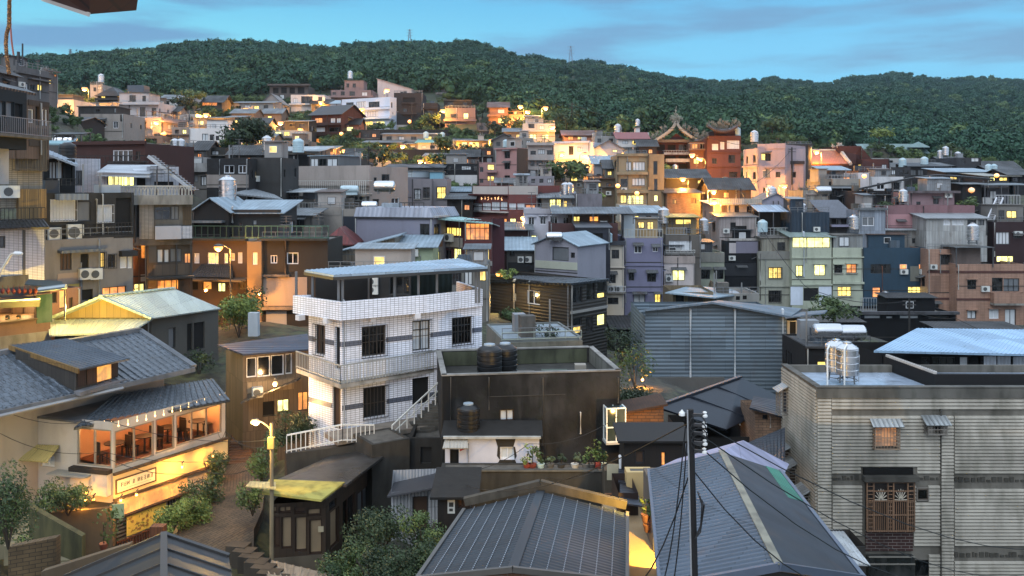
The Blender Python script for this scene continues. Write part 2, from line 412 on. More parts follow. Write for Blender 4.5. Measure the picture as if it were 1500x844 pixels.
 def dress(s):
  """small things every lived-in house here has: pipes, storey joints, side windows, vents and boxes on the roof"""
  lab=s.root['label'];r=random.Random(lab);D=s.D
  if D<47 or any(q in lab for q in('hall','pavilion','temple','pier','white tiled','bar with','shed')):return
  H=s.zt-s.zb;L=s.faces['f'][2]
  for f in 'frl':
   p,t,W,n=s.faces[f]
   if f=='f' and('blank' in lab or 'windowless' in lab or len(s.holes[f])>2 or H<2.4):continue
   z=s.zt-2.1
   while z>s.zb+.6 and z>s.zt-9:
    x=r.uniform(.5,1.3)
    while x<W-1.2:
     w_,h_=r.choice(((.9,1.1),(1.3,1.1),(.6,.8),(1.6,1.2)));g=(x-.15,z-.15,x+w_+.15,z+h_+.25)
     if r.random()<(.5 if f!='f' else.35)and x+w_<W-.3 and not any(a<g[2]and g[0]<c and b<g[3]and g[1]<d for a,b,c,d in s.holes[f]+s.used.get(f,[])):s.win2(f,x,z,x+w_,z+h_,r.choice(('d','d','da','dW','h','w','k','dga','hW','l','dae')))
     x+=w_+r.uniform(.7,1.8)
    z-=2.9
  p,t,W,n=s.faces['f'];z=s.zt-2.85;k=0
  while z>s.zb+1 and k<4:
   if r.random()<.7:m=MB();m.obox(s.at('f',.02,z,.003),t*(W-.04),n*.035,Z*.09);m.build('storey_joint',plaster('#4a4742',.8),s.root)
   z-=2.85;k+=1
  for i in range(r.choice((1,1,2))):
   x=r.choice((.12,W-.14,W*r.uniform(.3,.7)));m=MB();rr=.035+D*.0003;b=max(s.zb,s.zt-r.uniform(3,8));m.tube([s.at('f',x,s.zt-.1,0),s.at('f',x,s.zt-.1,rr+.05),s.at('f',x,b,rr+.05)],rr,5);m.build('drainpipe',paint(r.choice(('#8a8d8e','#55524e','#a5a6a2','#3a3a3a')),.6),s.root)
  if D<150 and r.random()<.6:
   for q in range(r.choice((1,1,2))):
    a,z=r.uniform(.6,max(.7,W-.6)),s.zt-r.choice((1.9,2.3,4.6,5.1));g=(a-.5,z-.4,a+.5,z+.4)
    if z>s.zb+.8 and W>1.6 and not any(x0<g[2]and g[0]<x1 and y0<g[3]and g[1]<y1 for x0,y0,x1,y1 in s.holes['f']+s.used.get('f',[])):s.acz('f',a,z,.85,.62)
  if s.roof[0]=='flat' and W>3.2 and not s.top and D>60 and r.random()<.42:
   zr=s.zt-s.roof[1];dd=s.faces['r'][2];w_=W*r.uniform(.32,.6);a=r.uniform(.1,W-w_-.1);h=r.uniform(1.7,2.2);t0=r.uniform(.6,max(.7,dd*.3));d_=min(2.8,max(.8,dd-t0-.4));m=MB();wm=r.choice((s.wm,plaster('#8d8a86',.7),sheet('#8f9498',.3,True,.5),sheet('#4d5258',.3,True,.5),plaster('#a39a90',.6)))
   m.obox(s.at('f',a,zr,-t0),-n*d_,t*w_,Z*h);o=m.build('rooftop_room',wm,s.root);m=MB();e=.3;m.slab(s.at('f',a-e,zr+h+.06,-t0+e),s.at('f',a+w_+e,zr+h+.06,-t0+e),s.at('f',a+w_+e,zr+h+.3,-t0-d_-.1),s.at('f',a-e,zr+h+.3,-t0-d_-.1),.06);m.build('roof',sheet(r.choice(('#8a979f','#5c646a','#3c4144','#6b5548')),.35,True,.5),o)
   if w_>1.5:m=MB();x=a+w_*r.uniform(.15,.45);m.obox(s.at('f',x,zr+.75,-t0+.004),t*.9,n*.05,Z*.8);f_=m.build('window',paint(r.choice(('#b5b8ba','#3a3d40','#77706a'))),o);m=MB();m.obox(s.at('f',x+.07,zr+.82,-t0+.055),t*.76,n*.006,Z*.66);m.build('pane',r.choice((glass(),glass(),paint('#a9adb0'),glow('#ffcc66',1.4))),f_)
  if s.roof[0]=='flat' and W>3:
   zr=s.zt-s.roof[1];dd=s.faces['r'][2]
   for i in range(r.choice((2,3,4))):
    a,b=r.uniform(.5,W-1.2),r.uniform(.4,max(.5,dd-1.2));c=s.at('f',a,zr,-b);q=r.random();m=MB()
    if q<.4:h=r.uniform(.7,1.5);m.box(c,r.uniform(.7,1.5),r.uniform(.6,1.),h,t);m.build('roof_box',r.choice((paint('#7d8286',.5),concrete('#6d6a64',.9),sheet('#5a6a78',.25),paint('#a5a8a8',.5),paint('#3c4046',.6))),s.root)
    elif q<.7:m.tube([c,c+Z*r.uniform(1.2,2.4)],.05+D*.0003,5);m.build('vent_pipe',paint('#8a8c8c',.4,.4),s.root)
    else:
     h=r.uniform(1.6,2.6);m.bar(c,c+Z*h,.05+D*.0002)
     for y in(.75,.88,1.):m.bar(c+Z*h*y-t*.45,c+Z*h*y+t*.45,.03+D*.0002)
     m.build('antenna',paint('#5a5d60',.5,.3),s.root)
   if r.random()<.45:s.railz(zr+s.roof[1],.65)
 def acz(s,f,a,z,w,h):
  p,t,L,n=s.faces[f];m=MB();m.obox(s.at(f,a-w/2,z-h/2,.06),t*w,n*.34,Z*h);o=m.build('air_conditioner',paint('#b9bcb8',.5,0,.35),s.root);s.used.setdefault(f,[]).append((a-w/2,z-h/2,a+w/2,z+h/2))
  m=MB();m.lathe(s.at(f,a-w*.12,z,.402),[(h*.36,0),(h*.36,.015),(h*.3,.02),(h*.08,.012)],12,n);m.build('fan_grille',paint('#55595b',.5),o);return o
 def railz(s,z0,h):
  p,t,W,n=s.faces['f'];m=MB();r=.02+s.D*.0003;k=max(3,int(W/.9))
  for i in range(k+1):m.bar(s.at('f',.05+(W-.1)*i/k,z0,-.08),s.at('f',.05+(W-.1)*i/k,z0+h,-.08),r)
  for q in(.5,1):m.bar(s.at('f',0,z0+h*q,-.08),s.at('f',W,z0+h*q,-.08),r)
  m.build('roof_railing',paint('#7d8082',.5,.3),s.root)
 def done(s):
  m=MB();zb=s.zb-(.25 if s.nb else 3.5);kind=s.roof[0];nn=len(s.poly)
  for f,(p,t,L,n)in s.faces.items():
   H=s.holes[f]
   S=sorted({0.,L,*[h[0]for h in H],*[h[2]for h in H]});ZZ=sorted({zb,s.zt,*[h[1]for h in H],*[h[3]for h in H]})
   for i in range(len(S)-1):
    for j in range(len(ZZ)-1):
     cs,cz=(S[i]+S[i+1])/2,(ZZ[j]+ZZ[j+1])/2
     if any(h[0]<cs<h[2]and h[1]<cz<h[3]for h in H):continue
     m.face([s.at(f,S[i],ZZ[j]),s.at(f,S[i+1],ZZ[j]),s.at(f,S[i+1],ZZ[j+1]),s.at(f,S[i],ZZ[j+1])],[(S[i],ZZ[j]),(S[i+1],ZZ[j]),(S[i+1],ZZ[j+1]),(S[i],ZZ[j+1])])
   for a,z0,b,z1 in H:
    c=[(a,z0),(b,z0),(b,z1),(a,z1)]
    for i in range(4):
     (u0,v0),(u1,v1)=c[i],c[(i+1)%4]
     m.face([s.at(f,u0,v0),s.at(f,u1,v1),s.at(f,u1,v1,-.17),s.at(f,u0,v0,-.17)])
  zt=s.zt;up=lambda q,z:Vector((q.x,q.y,z))
  rm=s.rm or concrete('#6f6c66');r=MB()
  if kind=='flat':
   par=s.roof[1];ins=inset(s.poly,.16)
   for i in range(nn):
    j=(i+1)%nn
    m.face([up(s.poly[i],zt),up(s.poly[j],zt),up(ins[j],zt),up(ins[i],zt)]);m.face([up(ins[i],zt),up(ins[j],zt),up(ins[j],zt-par),up(ins[i],zt-par)])
   r.face([up(q,zt-par)for q in ins]);r.build('roof',rm,s.root)
  elif kind!='none':
   W=s.faces['f'][2];d=s.faces['r'][2];rise=s.roof[1];o=s.roof[2]if len(s.roof)>2 else.35;corr=s.roof[3]if len(s.roof)>3 else 0;th=.09;l=s.loc
   if kind=='gv':
    h=W/2;k=rise/h
    for tt in(0,d):m.face([l(0,tt,zt),l(W,tt,zt),l(h,tt,zt+rise)])
    r.slab(l(-o,d+o,zt-o*k+th),l(-o,-o,zt-o*k+th),l(h,-o,zt+rise+th),l(h,d+o,zt+rise+th),th,corr)
    r.slab(l(W+o,-o,zt-o*k+th),l(W+o,d+o,zt-o*k+th),l(h,d+o,zt+rise+th),l(h,-o,zt+rise+th),th,corr)
   elif kind=='gu':
    h=d/2;k=rise/h
    for q in(0,W):m.face([l(q,0,zt),l(q,d,zt),l(q,h,zt+rise)])
    r.slab(l(-o,-o,zt-o*k+th),l(W+o,-o,zt-o*k+th),l(W+o,h,zt+rise+th),l(-o,h,zt+rise+th),th,corr)
    r.slab(l(W+o,d+o,zt-o*k+th),l(-o,d+o,zt-o*k+th),l(-o,h,zt+rise+th),l(W+o,h,zt+rise+th),th,corr)
   elif kind=='hip':
    h=min(W,d)/2;k=rise/h;e=zt-o*k+.05;A,B_,C,E=l(-o,-o,e),l(W+o,-o,e),l(W+o,d+o,e),l(-o,d+o,e)
    R1,R2=(l(h,h,zt+rise),l(W-h,h,zt+rise))if W>=d else(l(h,h,zt+rise),l(h,d-h,zt+rise))
    if W>=d:fs=[[A,B_,R2,R1],[B_,C,R2],[C,E,R1,R2],[E,A,R1]]
    else:fs=[[A,B_,R1],[B_,C,R2,R1],[C,E,R2],[E,A,R1,R2]]
    for q in fs:r.face(q)
    r.face([E-Z*.1,C-Z*.1,B_-Z*.1,A-Z*.1])
    for a_,b_ in((A,B_),(B_,C),(C,E),(E,A)):r.face([a_-Z*.1,b_-Z*.1,b_,a_])
   elif kind in('sf','ss'):
    if kind=='sf':
     k=rise/d
     if rise>0:m.face([l(0,0,zt),l(0,d,zt),l(0,d,zt+rise)]);m.face([l(W,0,zt),l(W,d,zt),l(W,d,zt+rise)]);m.face([l(0,d,zt),l(W,d,zt),l(W,d,zt+rise),l(0,d,zt+rise)])
     r.slab(l(-o,-o,zt-o*k+th),l(W+o,-o,zt-o*k+th),l(W+o,d+o,zt+rise+o*k+th),l(-o,d+o,zt+rise+o*k+th),th,corr)
    else:
     k=rise/W;z0_=zt if rise>0 else zt-0
     a0=0 if rise>0 else-rise
     zl,zr=zt+a0,zt+a0+rise
     for tt in(0,d):m.face([l(0,tt,zt),l(W,tt,zt),l(W,tt,zr),l(0,tt,zl)]if min(zl,zr)>zt+.01 else([l(0,tt,zt),l(W,tt,zt),l(W,tt,zr)]if rise>0 else[l(0,tt,zt),l(W,tt,zt),l(0,tt,zl)]))
     q=W if rise>0 else 0;m.face([l(q,0,zt),l(q,d,zt),l(q,d,max(zl,zr)),l(q,0,max(zl,zr))])
     r.slab(l(-o,d+o,zl-o*k+th),l(-o,-o,zl-o*k+th),l(W+o,-o,zr+o*k+th),l(W+o,d+o,zr+o*k+th),th,corr)
   r.build('roof',rm,s.root)
  m.build('wall',s.wm,s.root)
def copy_tree(o,parent=None):
 c=o.copy();COL.objects.link(c);OFF[c.name]=OFF[o.name]
 if parent:c.parent=parent
 for ch in list(o.children):copy_tree(ch,c)
 return c
PROTO={}
def place(key,maker,loc,label,group=None,rz=0.,sc=1.):
 """first use builds the thing, later uses copy it with its parts"""
 first=key not in PROTO
 if first:PROTO[key]=maker()
 o=PROTO[key]if first else copy_tree(PROTO[key])
 o.location=loc;o.rotation_euler=(0,0,rz);o.scale=(sc,)*3 if isinstance(sc,(int,float))else sc
 o['label']=label
 if group:o['group']=group
 return o
def steel_tank_maker():
 r=thing('water_tank','','water tank',(0,0,0));R=.62;m=MB();pr=[(R*.8,.42)]
 z=.45
 for i in range(4):pr+=[(R,z+.02),(R,z+.3),(R*.95,z+.33),(R*.95,z+.37)];z+=.38
 pr+=[(R,z),(R*.55,z+.2),(.2,z+.26)]
 m.lathe((0,0,0),pr,20);m.build('tank_body',steel(),r,True)
 m=MB();m.lathe((0,0,z+.24),[(.24,0),(.24,.08),(.05,.12)],12);m.build('lid',steel(),r,True)
 m=MB()
 for k in range(4):
  a=k*math.pi/2+.4;m.bar((math.cos(a)*.55,math.sin(a)*.55,0),(math.cos(a)*.5,math.sin(a)*.5,.5),.06)
 m.tube([(math.cos(a)*.55,math.sin(a)*.55,.15)for a in[i*math.pi/6 for i in range(13)]],.03,5)
 m.build('stand',paint('#777b7d',.5,.4),r)
 m=MB();m.tube([(.66,0,0),(.68,0,1.5),(.5,0,z+.1)],.03,6);m.build('inlet_pipe',paint('#a9adb0',.5),r);return r
def lying_tank_maker():
 r=thing('water_tank','','water tank',(0,0,0));m=MB()
 m.lathe((-1.,0,.75),[(.1,-.12),(.45,-.05),(.55,.06),(.57,.5),(.57,.54),(.57,1.5),(.55,1.94),(.45,2.05),(.1,2.12)],18,(1,0,0));m.build('tank_body',steel(),r,True)
 m=MB()
 for x in(-.6,.6):
  m.bar((x,-.45,0),(x,-.4,.45),.07);m.bar((x,.45,0),(x,.4,.45),.07);m.bar((x,-.5,.3),(x,.5,.3),.07)
 m.build('stand',paint('#6d7072',.5,.4),r);return r
def poly_tank_maker(c='#15181b'):
 def f():
  r=thing('water_tank','','water tank',(0,0,0));m=MB();pr=[(.6,0)];z=.02
  for i in range(5):pr+=[(.66,z+.02),(.66,z+.2),(.63,z+.22),(.63,z+.26)];z+=.27
  pr+=[(.6,z+.05),(.35,z+.2),(.3,z+.21)]
  m.lathe((0,0,0),pr,20);m.build('tank_body',paint(c,.45,0,.3),r,True)
  m=MB();m.lathe((0,0,z+.19),[(.3,0),(.3,.1),(.04,.15)],14);m.build('lid',paint('#8d9aa3' if c=='#15181b' else c,.4),r,True);return r
 return f
def tank(px,py,D,label,key='steel',sc=1.,rz=0.):
 """px, py = where the tank meets the roof"""
 mk=dict(steel=steel_tank_maker,lying=lying_tank_maker,black=poly_tank_maker(),pale=poly_tank_maker('#9fb6bd'))[key]
 return place('tank_'+key,mk,P(px,py,D),label,{'steel':'upright steel water tanks','lying':'lying steel water tanks','black':'black plastic water tanks','pale':'pale plastic water tanks'}[key],rz,sc)
def light(root,loc,e,c=(1.,.42,.07),r=.12):  # bare point light
 l=bpy.data.lights.new('point_light','POINT');l.energy=e;l.color=c;l.shadow_soft_size=.04
 o=bpy.data.objects.new('point_light',l);COL.objects.link(o);o.parent=root;o.location=loc;return o
def street_lamp(px,py,D,h,e,label,arm=.9,side=1,r=.2,c=(1.,.42,.07),em=1.7):
 """px, py = the lit head; h = pole height"""
 t=P(px,py,D);b=Vector((t.x-side*arm,t.y,t.z-h));root=thing('street_lamp',label,'street lamp',b,'lit sodium street lamps')
 m=MB();m.tube([b,b+Z*(h-.1),b+Z*(h+.15)+Vector((side*arm*.5,0,0)),t+Z*(.12+r*.4)],.06,7,.045);m.build('pole',paint('#5d6163',.5,.4),root,True)
 m=MB();m.lathe(t+Z*r*.3,[(r*1.05,0),(r*.9,.1),(r*.3,.18)],12);m.build('lamp_head',paint('#55585a',.5,.3),root,True)
 m=MB();m.lathe(t,[(.02,-r*.8),(r*.7,-r*.5),(r*.95,0),(r*.9,r*.28)],12);m.build('bulb',lamp_m((1.,.32,.035),em),root,True)
 light(root,t-b-Z*(r+.15)-Vector((0,.25,0)),e,c,.15);BASES.append((b.x,b.y,b.z));return root
def wall_lamp(px,py,D,e,label,r=.16,c=(1.,.42,.07),out=.35,em=1.7,name='wall_lamp',group='small warm lamps under eaves and on walls'):
 t=P(px,py,D);root=thing(name,label,'lamp',t,group)
 m=MB();m.lathe(t,[(.02,-r),(r*.8,-r*.6),(r,0),(r*.7,r*.6),(.05,r*.8)],12);m.build('bulb',lamp_m((1.,.32,.035),em),root,True)
 m=MB();m.tube([t+Z*r*.7,t+Z*(r+.12),t+Z*(r+.14)+Vector((0,out,0))],.03,6);m.build('bracket',paint('#44464a',.5),root)
 if e:light(root,Vector((0,-.3,-.1)),e,c,.12)
 return root
def leafcloud(m,c,rad,n,size,rng,flat=.8,lobes=7):
 """leaf-sized faces in uneven lobes, denser near each lobe's skin"""
 L=[]
 for i in range(lobes):
  a=rng.uniform(0,6.283);q=rng.uniform(.15,.72);h=rng.uniform(-.45,.6)
  L.append((Vector((math.cos(a)*q*rad,math.sin(a)*q*rad,h*rad*flat)),rng.uniform(.3,.55)*rad))
 for i in range(n):
  lc,lr=L[rng.randrange(lobes)]
  d=Vector((rng.gauss(0,1),rng.gauss(0,1),rng.gauss(0,1))).normalized()
  p=c+lc+Vector((d.x,d.y,d.z*flat))*lr*(rng.random()**.35)
  nrm=(d+Vector((rng.gauss(0,.6),rng.gauss(0,.6),rng.gauss(.3,.6)))).normalized()
  x=nrm.cross(Vector((rng.random(),rng.random(),rng.random()))).normalized();y=nrm.cross(x);s=size*rng.uniform(.6,1.3)
  m.face([p-x*s,p-y*s*.45,p+x*s,p+y*s*.45],[(0,0),(1,0),(1,1),(0,1)])
GREENS={'dark':('#384c32','#506540'),'mid':('#43593a','#65793f'),'light':('#566f38','#8a984a'),'grey':('#4f604b','#6f8062')}
def tree(px,pb,D,h,w,label,kind='mid',n=900,name='tree',seed=1,group=None,leafs=None,cat='tree'):
 """px, pb = foot of the trunk; h, w in metres"""
 b=P(px,pb,D);rng=random.Random(seed*77+int(px));root=thing(name,label,cat,b,group);BASES.append((b.x,b.y,b.z))
 th=h*.45;m=MB();lean=Vector((rng.uniform(-.1,.1)*h,rng.uniform(-.1,.1)*h,0));top=b+Z*th+lean*.5
 m.tube([b-Z*.3,b+Z*th*.5+lean*.3,top],max(.05,h*.035),7,max(.03,h*.022))
 for k in range(6):
  a=rng.uniform(0,6.28);e=top+Vector((math.cos(a)*w*.33,math.sin(a)*w*.33,h*rng.uniform(.1,.38)));m.tube([top-Z*h*.08*rng.random(),(top+e)/2+Z*h*.04,e],h*.015,5,h*.006)
 m.build('trunk',wood('#4b4034',.2),root)
 m=MB();c=b+Z*h*.62+lean*.6;s=leafs or max(.12,min(.4,D*.0028))
 leafcloud(m,c,w*.62,n,s,rng,min(1.2,h*.62/w),9)
 m.build('crown',leaf(*GREENS[kind]),root);return root
def bush(px,pb,D,h,w,label,kind='mid',n=350,seed=1,group=None,name='shrub',leafs=None):
 b=P(px,pb,D);D>47 and BASES.append((b.x,b.y,b.z));rng=random.Random(seed*31+int(px));root=thing(name,label,'shrub',b,group)
 m=MB()
 for k in range(6):
  a=rng.uniform(0,6.28);m.tube([b-Z*.1,b+Vector((math.cos(a)*w*.3,math.sin(a)*w*.3,h*.7))],.03,5,.012)
 m.build('stems',wood('#4b4034',.2),root)
 m=MB();k=3.2 if D<46 else 1.2;leafcloud(m,b+Z*h*.45,w*.66,int(n*k),leafs or max(.05,D*.0018),rng,h/w*.95,8);m.build('leaves',leaf(*GREENS[kind]),root);return root
def cable(pts,r,label,name='overhead_cable',c='#141414',sag=.4):
 """hanging wire through pixel points (px, py, D)"""
 Q=[P(*p)for p in pts];m=MB();ln=[]
 for a,b in zip(Q,Q[1:]):
  for i in range(9 if b is Q[-1]else 8):
   t=i/8;q=a.lerp(b,t);q.z-=sag*4*t*(1-t);ln.append(q)
 m.tube(ln,r,5);o=m.build(name,paint(c,.6),None,True,loc=Q[0]);return tag(o,label,'cable','overhead wires across the foreground')
def pot_plant(px,py,D,h,label,kind='mid',c='#6a4536',n=60):
 b=P(px,py,D);root=thing('potted_plant',label,'potted plant',b,'potted plants');m=MB();m.lathe(b,[(.1,0),(.16,.22),(.17,.26),(.14,.26)],10);m.build('pot',paint(c,.8),root,True)
 m=MB();leafcloud(m,b+Z*(.26+h*.45),h*.5,n,.08,random.Random(int(px)),1.1,4);m.build('leaves',leaf(*GREENS[kind]),root)
 m=MB();m.tube([b+Z*.2,b+Z*(.26+h*.5)],.02,5);m.build('stem',wood('#4b4034',.2),root);return root
def lin0(c):
 v=[int(c[i:i+2],16)/255 for i in(1,3,5)];return tuple(((x+.055)/1.055)**2.4 for x in v)
def setup():
 w=bpy.data.worlds.new('World');SC.world=w;w.use_nodes=True;t=w.node_tree;n=t.nodes;bg=n['Background']
 sky=n.new('ShaderNodeTexSky');sky.sky_type='NISHITA';sky.sun_disc=False;sky.sun_elevation=math.radians(4);sky.sun_rotation=math.radians(215);sky.altitude=300
 co=n.new('ShaderNodeTexCoord');sep=n.new('ShaderNodeSeparateXYZ');t.links.new(co.outputs['Generated'],sep.inputs[0])
 def ramp(src,a,b):
  r=n.new('ShaderNodeMapRange');r.interpolation_type='SMOOTHSTEP';r.inputs[1].default_value=a;r.inputs[2].default_value=b;t.links.new(src,r.inputs[0]);return r.outputs[0]
 def mixc(f,a,b):
  m=n.new('ShaderNodeMix');m.data_type='RGBA'
  for s_,v in((m.inputs[0],f),(m.inputs[6],a),(m.inputs[7],b)):
   if hasattr(v,'node'):t.links.new(v,s_)
   else:s_.default_value=v if isinstance(v,float)else(*v,1)
  return m.outputs[2]
 mp=n.new('ShaderNodeMapping');mp.inputs['Scale'].default_value=(1.5,1.5,11.);t.links.new(co.outputs['Generated'],mp.inputs[0])
 no=n.new('ShaderNodeTexNoise');no.inputs['Scale'].default_value=2.2;no.inputs['Detail'].default_value=5;t.links.new(mp.outputs[0],no.inputs['Vector'])
 cl=ramp(no.outputs[0],.44,.64)
 blue=mixc(ramp(sep.outputs['X'],-.45,.35),SKY_L,SKY_R)
 blue=mixc(ramp(sep.outputs['Z'],.13,.26),blue,SKY_T)
 blue=mixc(cl,blue,SKY_C)
 front=ramp(sep.outputs['Y'],-.2,.5);low=ramp(sep.outputs['Z'],.45,.2)
 mm=n.new('ShaderNodeMath');mm.operation='MULTIPLY';t.links.new(front,mm.inputs[0]);t.links.new(low,mm.inputs[1])
 up=mixc(ramp(sep.outputs['Z'],-.05,.75),SKY_LOW,SKY_UP);col=mixc(mm.outputs[0],up,blue)
 add=n.new('ShaderNodeMix');add.data_type='RGBA';add.blend_type='ADD';add.inputs[0].default_value=.02
 t.links.new(col,add.inputs[6]);t.links.new(sky.outputs[0],add.inputs[7]);t.links.new(add.outputs[2],bg.inputs[0]);bg.inputs[1].default_value=1.0
 l=bpy.data.lights.new('sun','SUN');l.energy=SUN_E;l.angle=math.radians(40);l.color=(.94,.97,1.);o=bpy.data.objects.new('sun',l);COL.objects.link(o)
 d=Vector((.35,1.,-1.05));o.rotation_euler=d.to_track_quat('-Z','Y').to_euler();o.location=(0,-20,60)
 c=bpy.data.cameras.new('camera');c.lens=36*F/1500;c.sensor_width=36;c.shift_y=-(422-HY)/1500;c.clip_start=.1;c.clip_end=6000
 o=bpy.data.objects.new('camera',c);COL.objects.link(o);o.rotation_euler=(math.pi/2,0,0);SC.camera=o
 SC.view_settings.view_transform='Standard';SC.view_settings.look='None';SC.view_settings.gamma=1;SC.view_settings.exposure=EXPO
EXPO=.85;SKY_L=mul(lin0('#7ad8ee'),.56);SKY_R=mul(lin0('#62bcea'),.58);SKY_T=mul(lin0('#4eaee6'),.54);SKY_C=mul(lin0('#6098c8'),.52);SKY_UP=(.70,.82,1.);SKY_LOW=(.42,.52,.68);SUN_E=.8
def interp(x,pts):
 if x<=pts[0][0]:return pts[0][1]
 for(a,b),(c,d)in zip(pts,pts[1:]):
  if x<=c:
   t=(x-a)/(c-a);t=t*t*(3-2*t)*.5+t*.5;return b+(d-b)*t
 return pts[-1][1]
RIDGE=[(-700,130),(-200,112),(0,104),(75,98),(150,92),(200,86),(250,78),(300,75),(370,74),(420,78),(480,82),(520,78),(560,74),(600,72),(650,76),(690,73),(730,82),(760,94),(850,101),(900,105),(950,115),(1000,124),(1050,128),(1100,126),(1130,121),(1180,128),(1210,130),(1260,121),(1320,116),(1380,124),(1450,121),(1500,126),(1700,120),(2200,140)]
HBASE=[(-700,160),(0,125),(120,140),(240,148),(330,152),(420,142),(520,138),(640,140),(700,155),(760,185),(860,200),(950,205),(1100,215),(1250,225),(1400,242),(1500,252),(2200,270)]
HD0=[(-700,320),(0,300),(600,300),(800,235),(1000,225),(1300,235),(1500,215),(2200,230)]
HDR=[(-700,620),(300,640),(680,700),(800,820),(1000,1050),(1250,1150),(2200,1200)]
def hill(px,s):
 d0,dr=interp(px,HD0),interp(px,HDR);D=d0*(dr/d0)**s;yb,yr=interp(px,HBASE),interp(px,RIDGE)
 y=yb+(yr-yb)*(s**.85);z=zof(y,D);x=(px-CX)*D/F
 und=noise.noise(Vector((x*.008,D*.006,3)))*14+noise.noise(Vector((x*.022,D*.014,7)))*6
 return Vector((x,D,z+und*math.sin(math.pi*min(1,s))*(D/600)))
def make_hills():
 m=MB();xs=[i for i in range(-700,2201,25)];ss=[-.12+i*.04 for i in range(29)];g=[]
 def pt(px,s):
  if s<0:p=hill(px,0);return Vector((p.x,p.y*(1+s*1.2),p.z+s*90))
  if s>1:p=hill(px,1);k=1+(s-1)*1.;return Vector((p.x*k,p.y*k,p.z-(s-1)*500))
  return hill(px,s)
 nx=len(xs)
 vs=[pt(px,s)for s in ss+[1.1,1.4,2.]for px in xs]
 me=bpy.data.meshes.new('hills');ns=len(vs)//nx
 me.from_pydata(vs,[],[(j*nx+i,j*nx+i+1,(j+1)*nx+i+1,(j+1)*nx+i)for j in range(ns-1)for i in range(nx-1)])
 me.polygons.foreach_set('use_smooth',[True]*len(me.polygons))
 n=NT('hill_ground');n.col(n.mix(n.noise('pos',(.05,.05,.05)),lin('#2c3a24'),lin('#3c4a2c')));n.rough(.95);me.materials.append(n.m)
 o=bpy.data.objects.new('hills',me);COL.objects.link(o);struct(o)
def crown_mesh(seed,n=420,rad=1.,size=.17):
 m=MB();rng=random.Random(seed);leafcloud(m,Vector((0,0,.55)),rad,n,size,rng,.75,8)
 for i in range(3):
  c=Vector((rng.uniform(-.25,.25),rng.uniform(-.25,.25),.35+rng.uniform(0,.2)))
  m.lathe(c,[(.05,-.4),(.3,-.25),(.36,.05),(.24,.22),(.04,.3)],6)
 m.tube([(0,0,-1.),(0,0,.4)],.06,5)
 me=bpy.data.meshes.new('tree_form');me.from_pydata(m.v,[],m.f);return me
def scatter(name,label,cat,pts,meshes,mat):
 """points (x, y, z, scale) instanced by one geometry-node object"""
 P_=np.array(pts,dtype=np.float32);me=bpy.data.meshes.new(name);me.from_pydata([tuple(p[:3])for p in P_.tolist()],[],[])
 at=me.attributes.new('size','FLOAT','POINT');at.data.foreach_set('value',P_[:,3].copy())
 o=bpy.data.objects.new(name,me);COL.objects.link(o);o['kind']='stuff';o['label']=label;o['category']=cat
 src=bpy.data.collections.new(name+'_forms')
 for i,f in enumerate(meshes):
  f.materials.clear();f.materials.append(mat);q=bpy.data.objects.new('tree_form',f);src.objects.link(q)
 ng=bpy.data.node_groups.new(name,'GeometryNodeTree');ng.interface.new_socket('Geometry',in_out='INPUT',socket_type='NodeSocketGeometry');ng.interface.new_socket('Geometry',in_out='OUTPUT',socket_type='NodeSocketGeometry')
 N=ng.nodes;L=ng.links;gi=N.new('NodeGroupInput');go=N.new('NodeGroupOutput');ip=N.new('GeometryNodeInstanceOnPoints');ci=N.new('GeometryNodeCollectionInfo')
 ci.inputs['Collection'].default_value=src;ci.inputs['Separate Children'].default_value=True;ci.inputs['Reset Children'].default_value=True
 ip.inputs['Pick Instance'].default_value=True
 rv=N.new('FunctionNodeRandomValue');rv.data_type='FLOAT_VECTOR';rv.inputs[0].default_value=(-.12,-.12,0);rv.inputs[1].default_value=(.12,.12,6.28)
 na=N.new('GeometryNodeInputNamedAttribute');na.data_type='FLOAT';na.inputs[0].default_value='size'
 L.new(gi.outputs[0],ip.inputs['Points']);L.new(ci.outputs[0],ip.inputs['Instance']);L.new(rv.outputs[0],ip.inputs['Rotation']);L.new(na.outputs[0],ip.inputs['Scale']);L.new(ip.outputs[0],go.inputs[0])
 md=o.modifiers.new('scatter','NODES');md.node_group=ng;return o
def make_forest():
 rng=random.Random(5);pts=[]
 s=0.
 for k in range(27000):
  px=rng.uniform(-500,2000);s=rng.random()**.72*1.03
  d0,dr=interp(px,HD0),interp(px,HDR)
  p=hill(px,min(s,1.))if s<=1 else hill(px,1.)
  v=noise.noise(Vector((p.x*.03,p.y*.02,9)))
  sc=rng.choice((rng.uniform(1.7,2.8),rng.uniform(2.4,3.8),rng.uniform(3.4,5.2)))*(1+.25*v)*(.85+.35*p.y/800);pts.append((p.x+rng.uniform(-3,3),p.y+rng.uniform(-3,3),p.z+sc*.35,sc))
 n=NT('forest_leaf');oi=n.new('ShaderNodeObjectInfo').outputs['Random']
 k=n.mix(oi,lin('#38583c'),lin('#4c6b44'));k=n.mix(n.noise('pos',(.01,.01,.01),1.,5,.38,.62),k,lin('#3a6350'));k=n.mix(n.math('GREATER_THAN',oi,.95),k,lin('#6d8450'));k=n.mix(n.noise('pos',(.9,.9,.9),1.,3,.35,.7),k,lin('#30503c'));n.col(k);n.rough(.7,0,.2)
 scatter('forest','dense dark green wood covering the hills behind the town','forest',pts,[crown_mesh(i+1)for i in range(7)],n.m)
GROUND={}
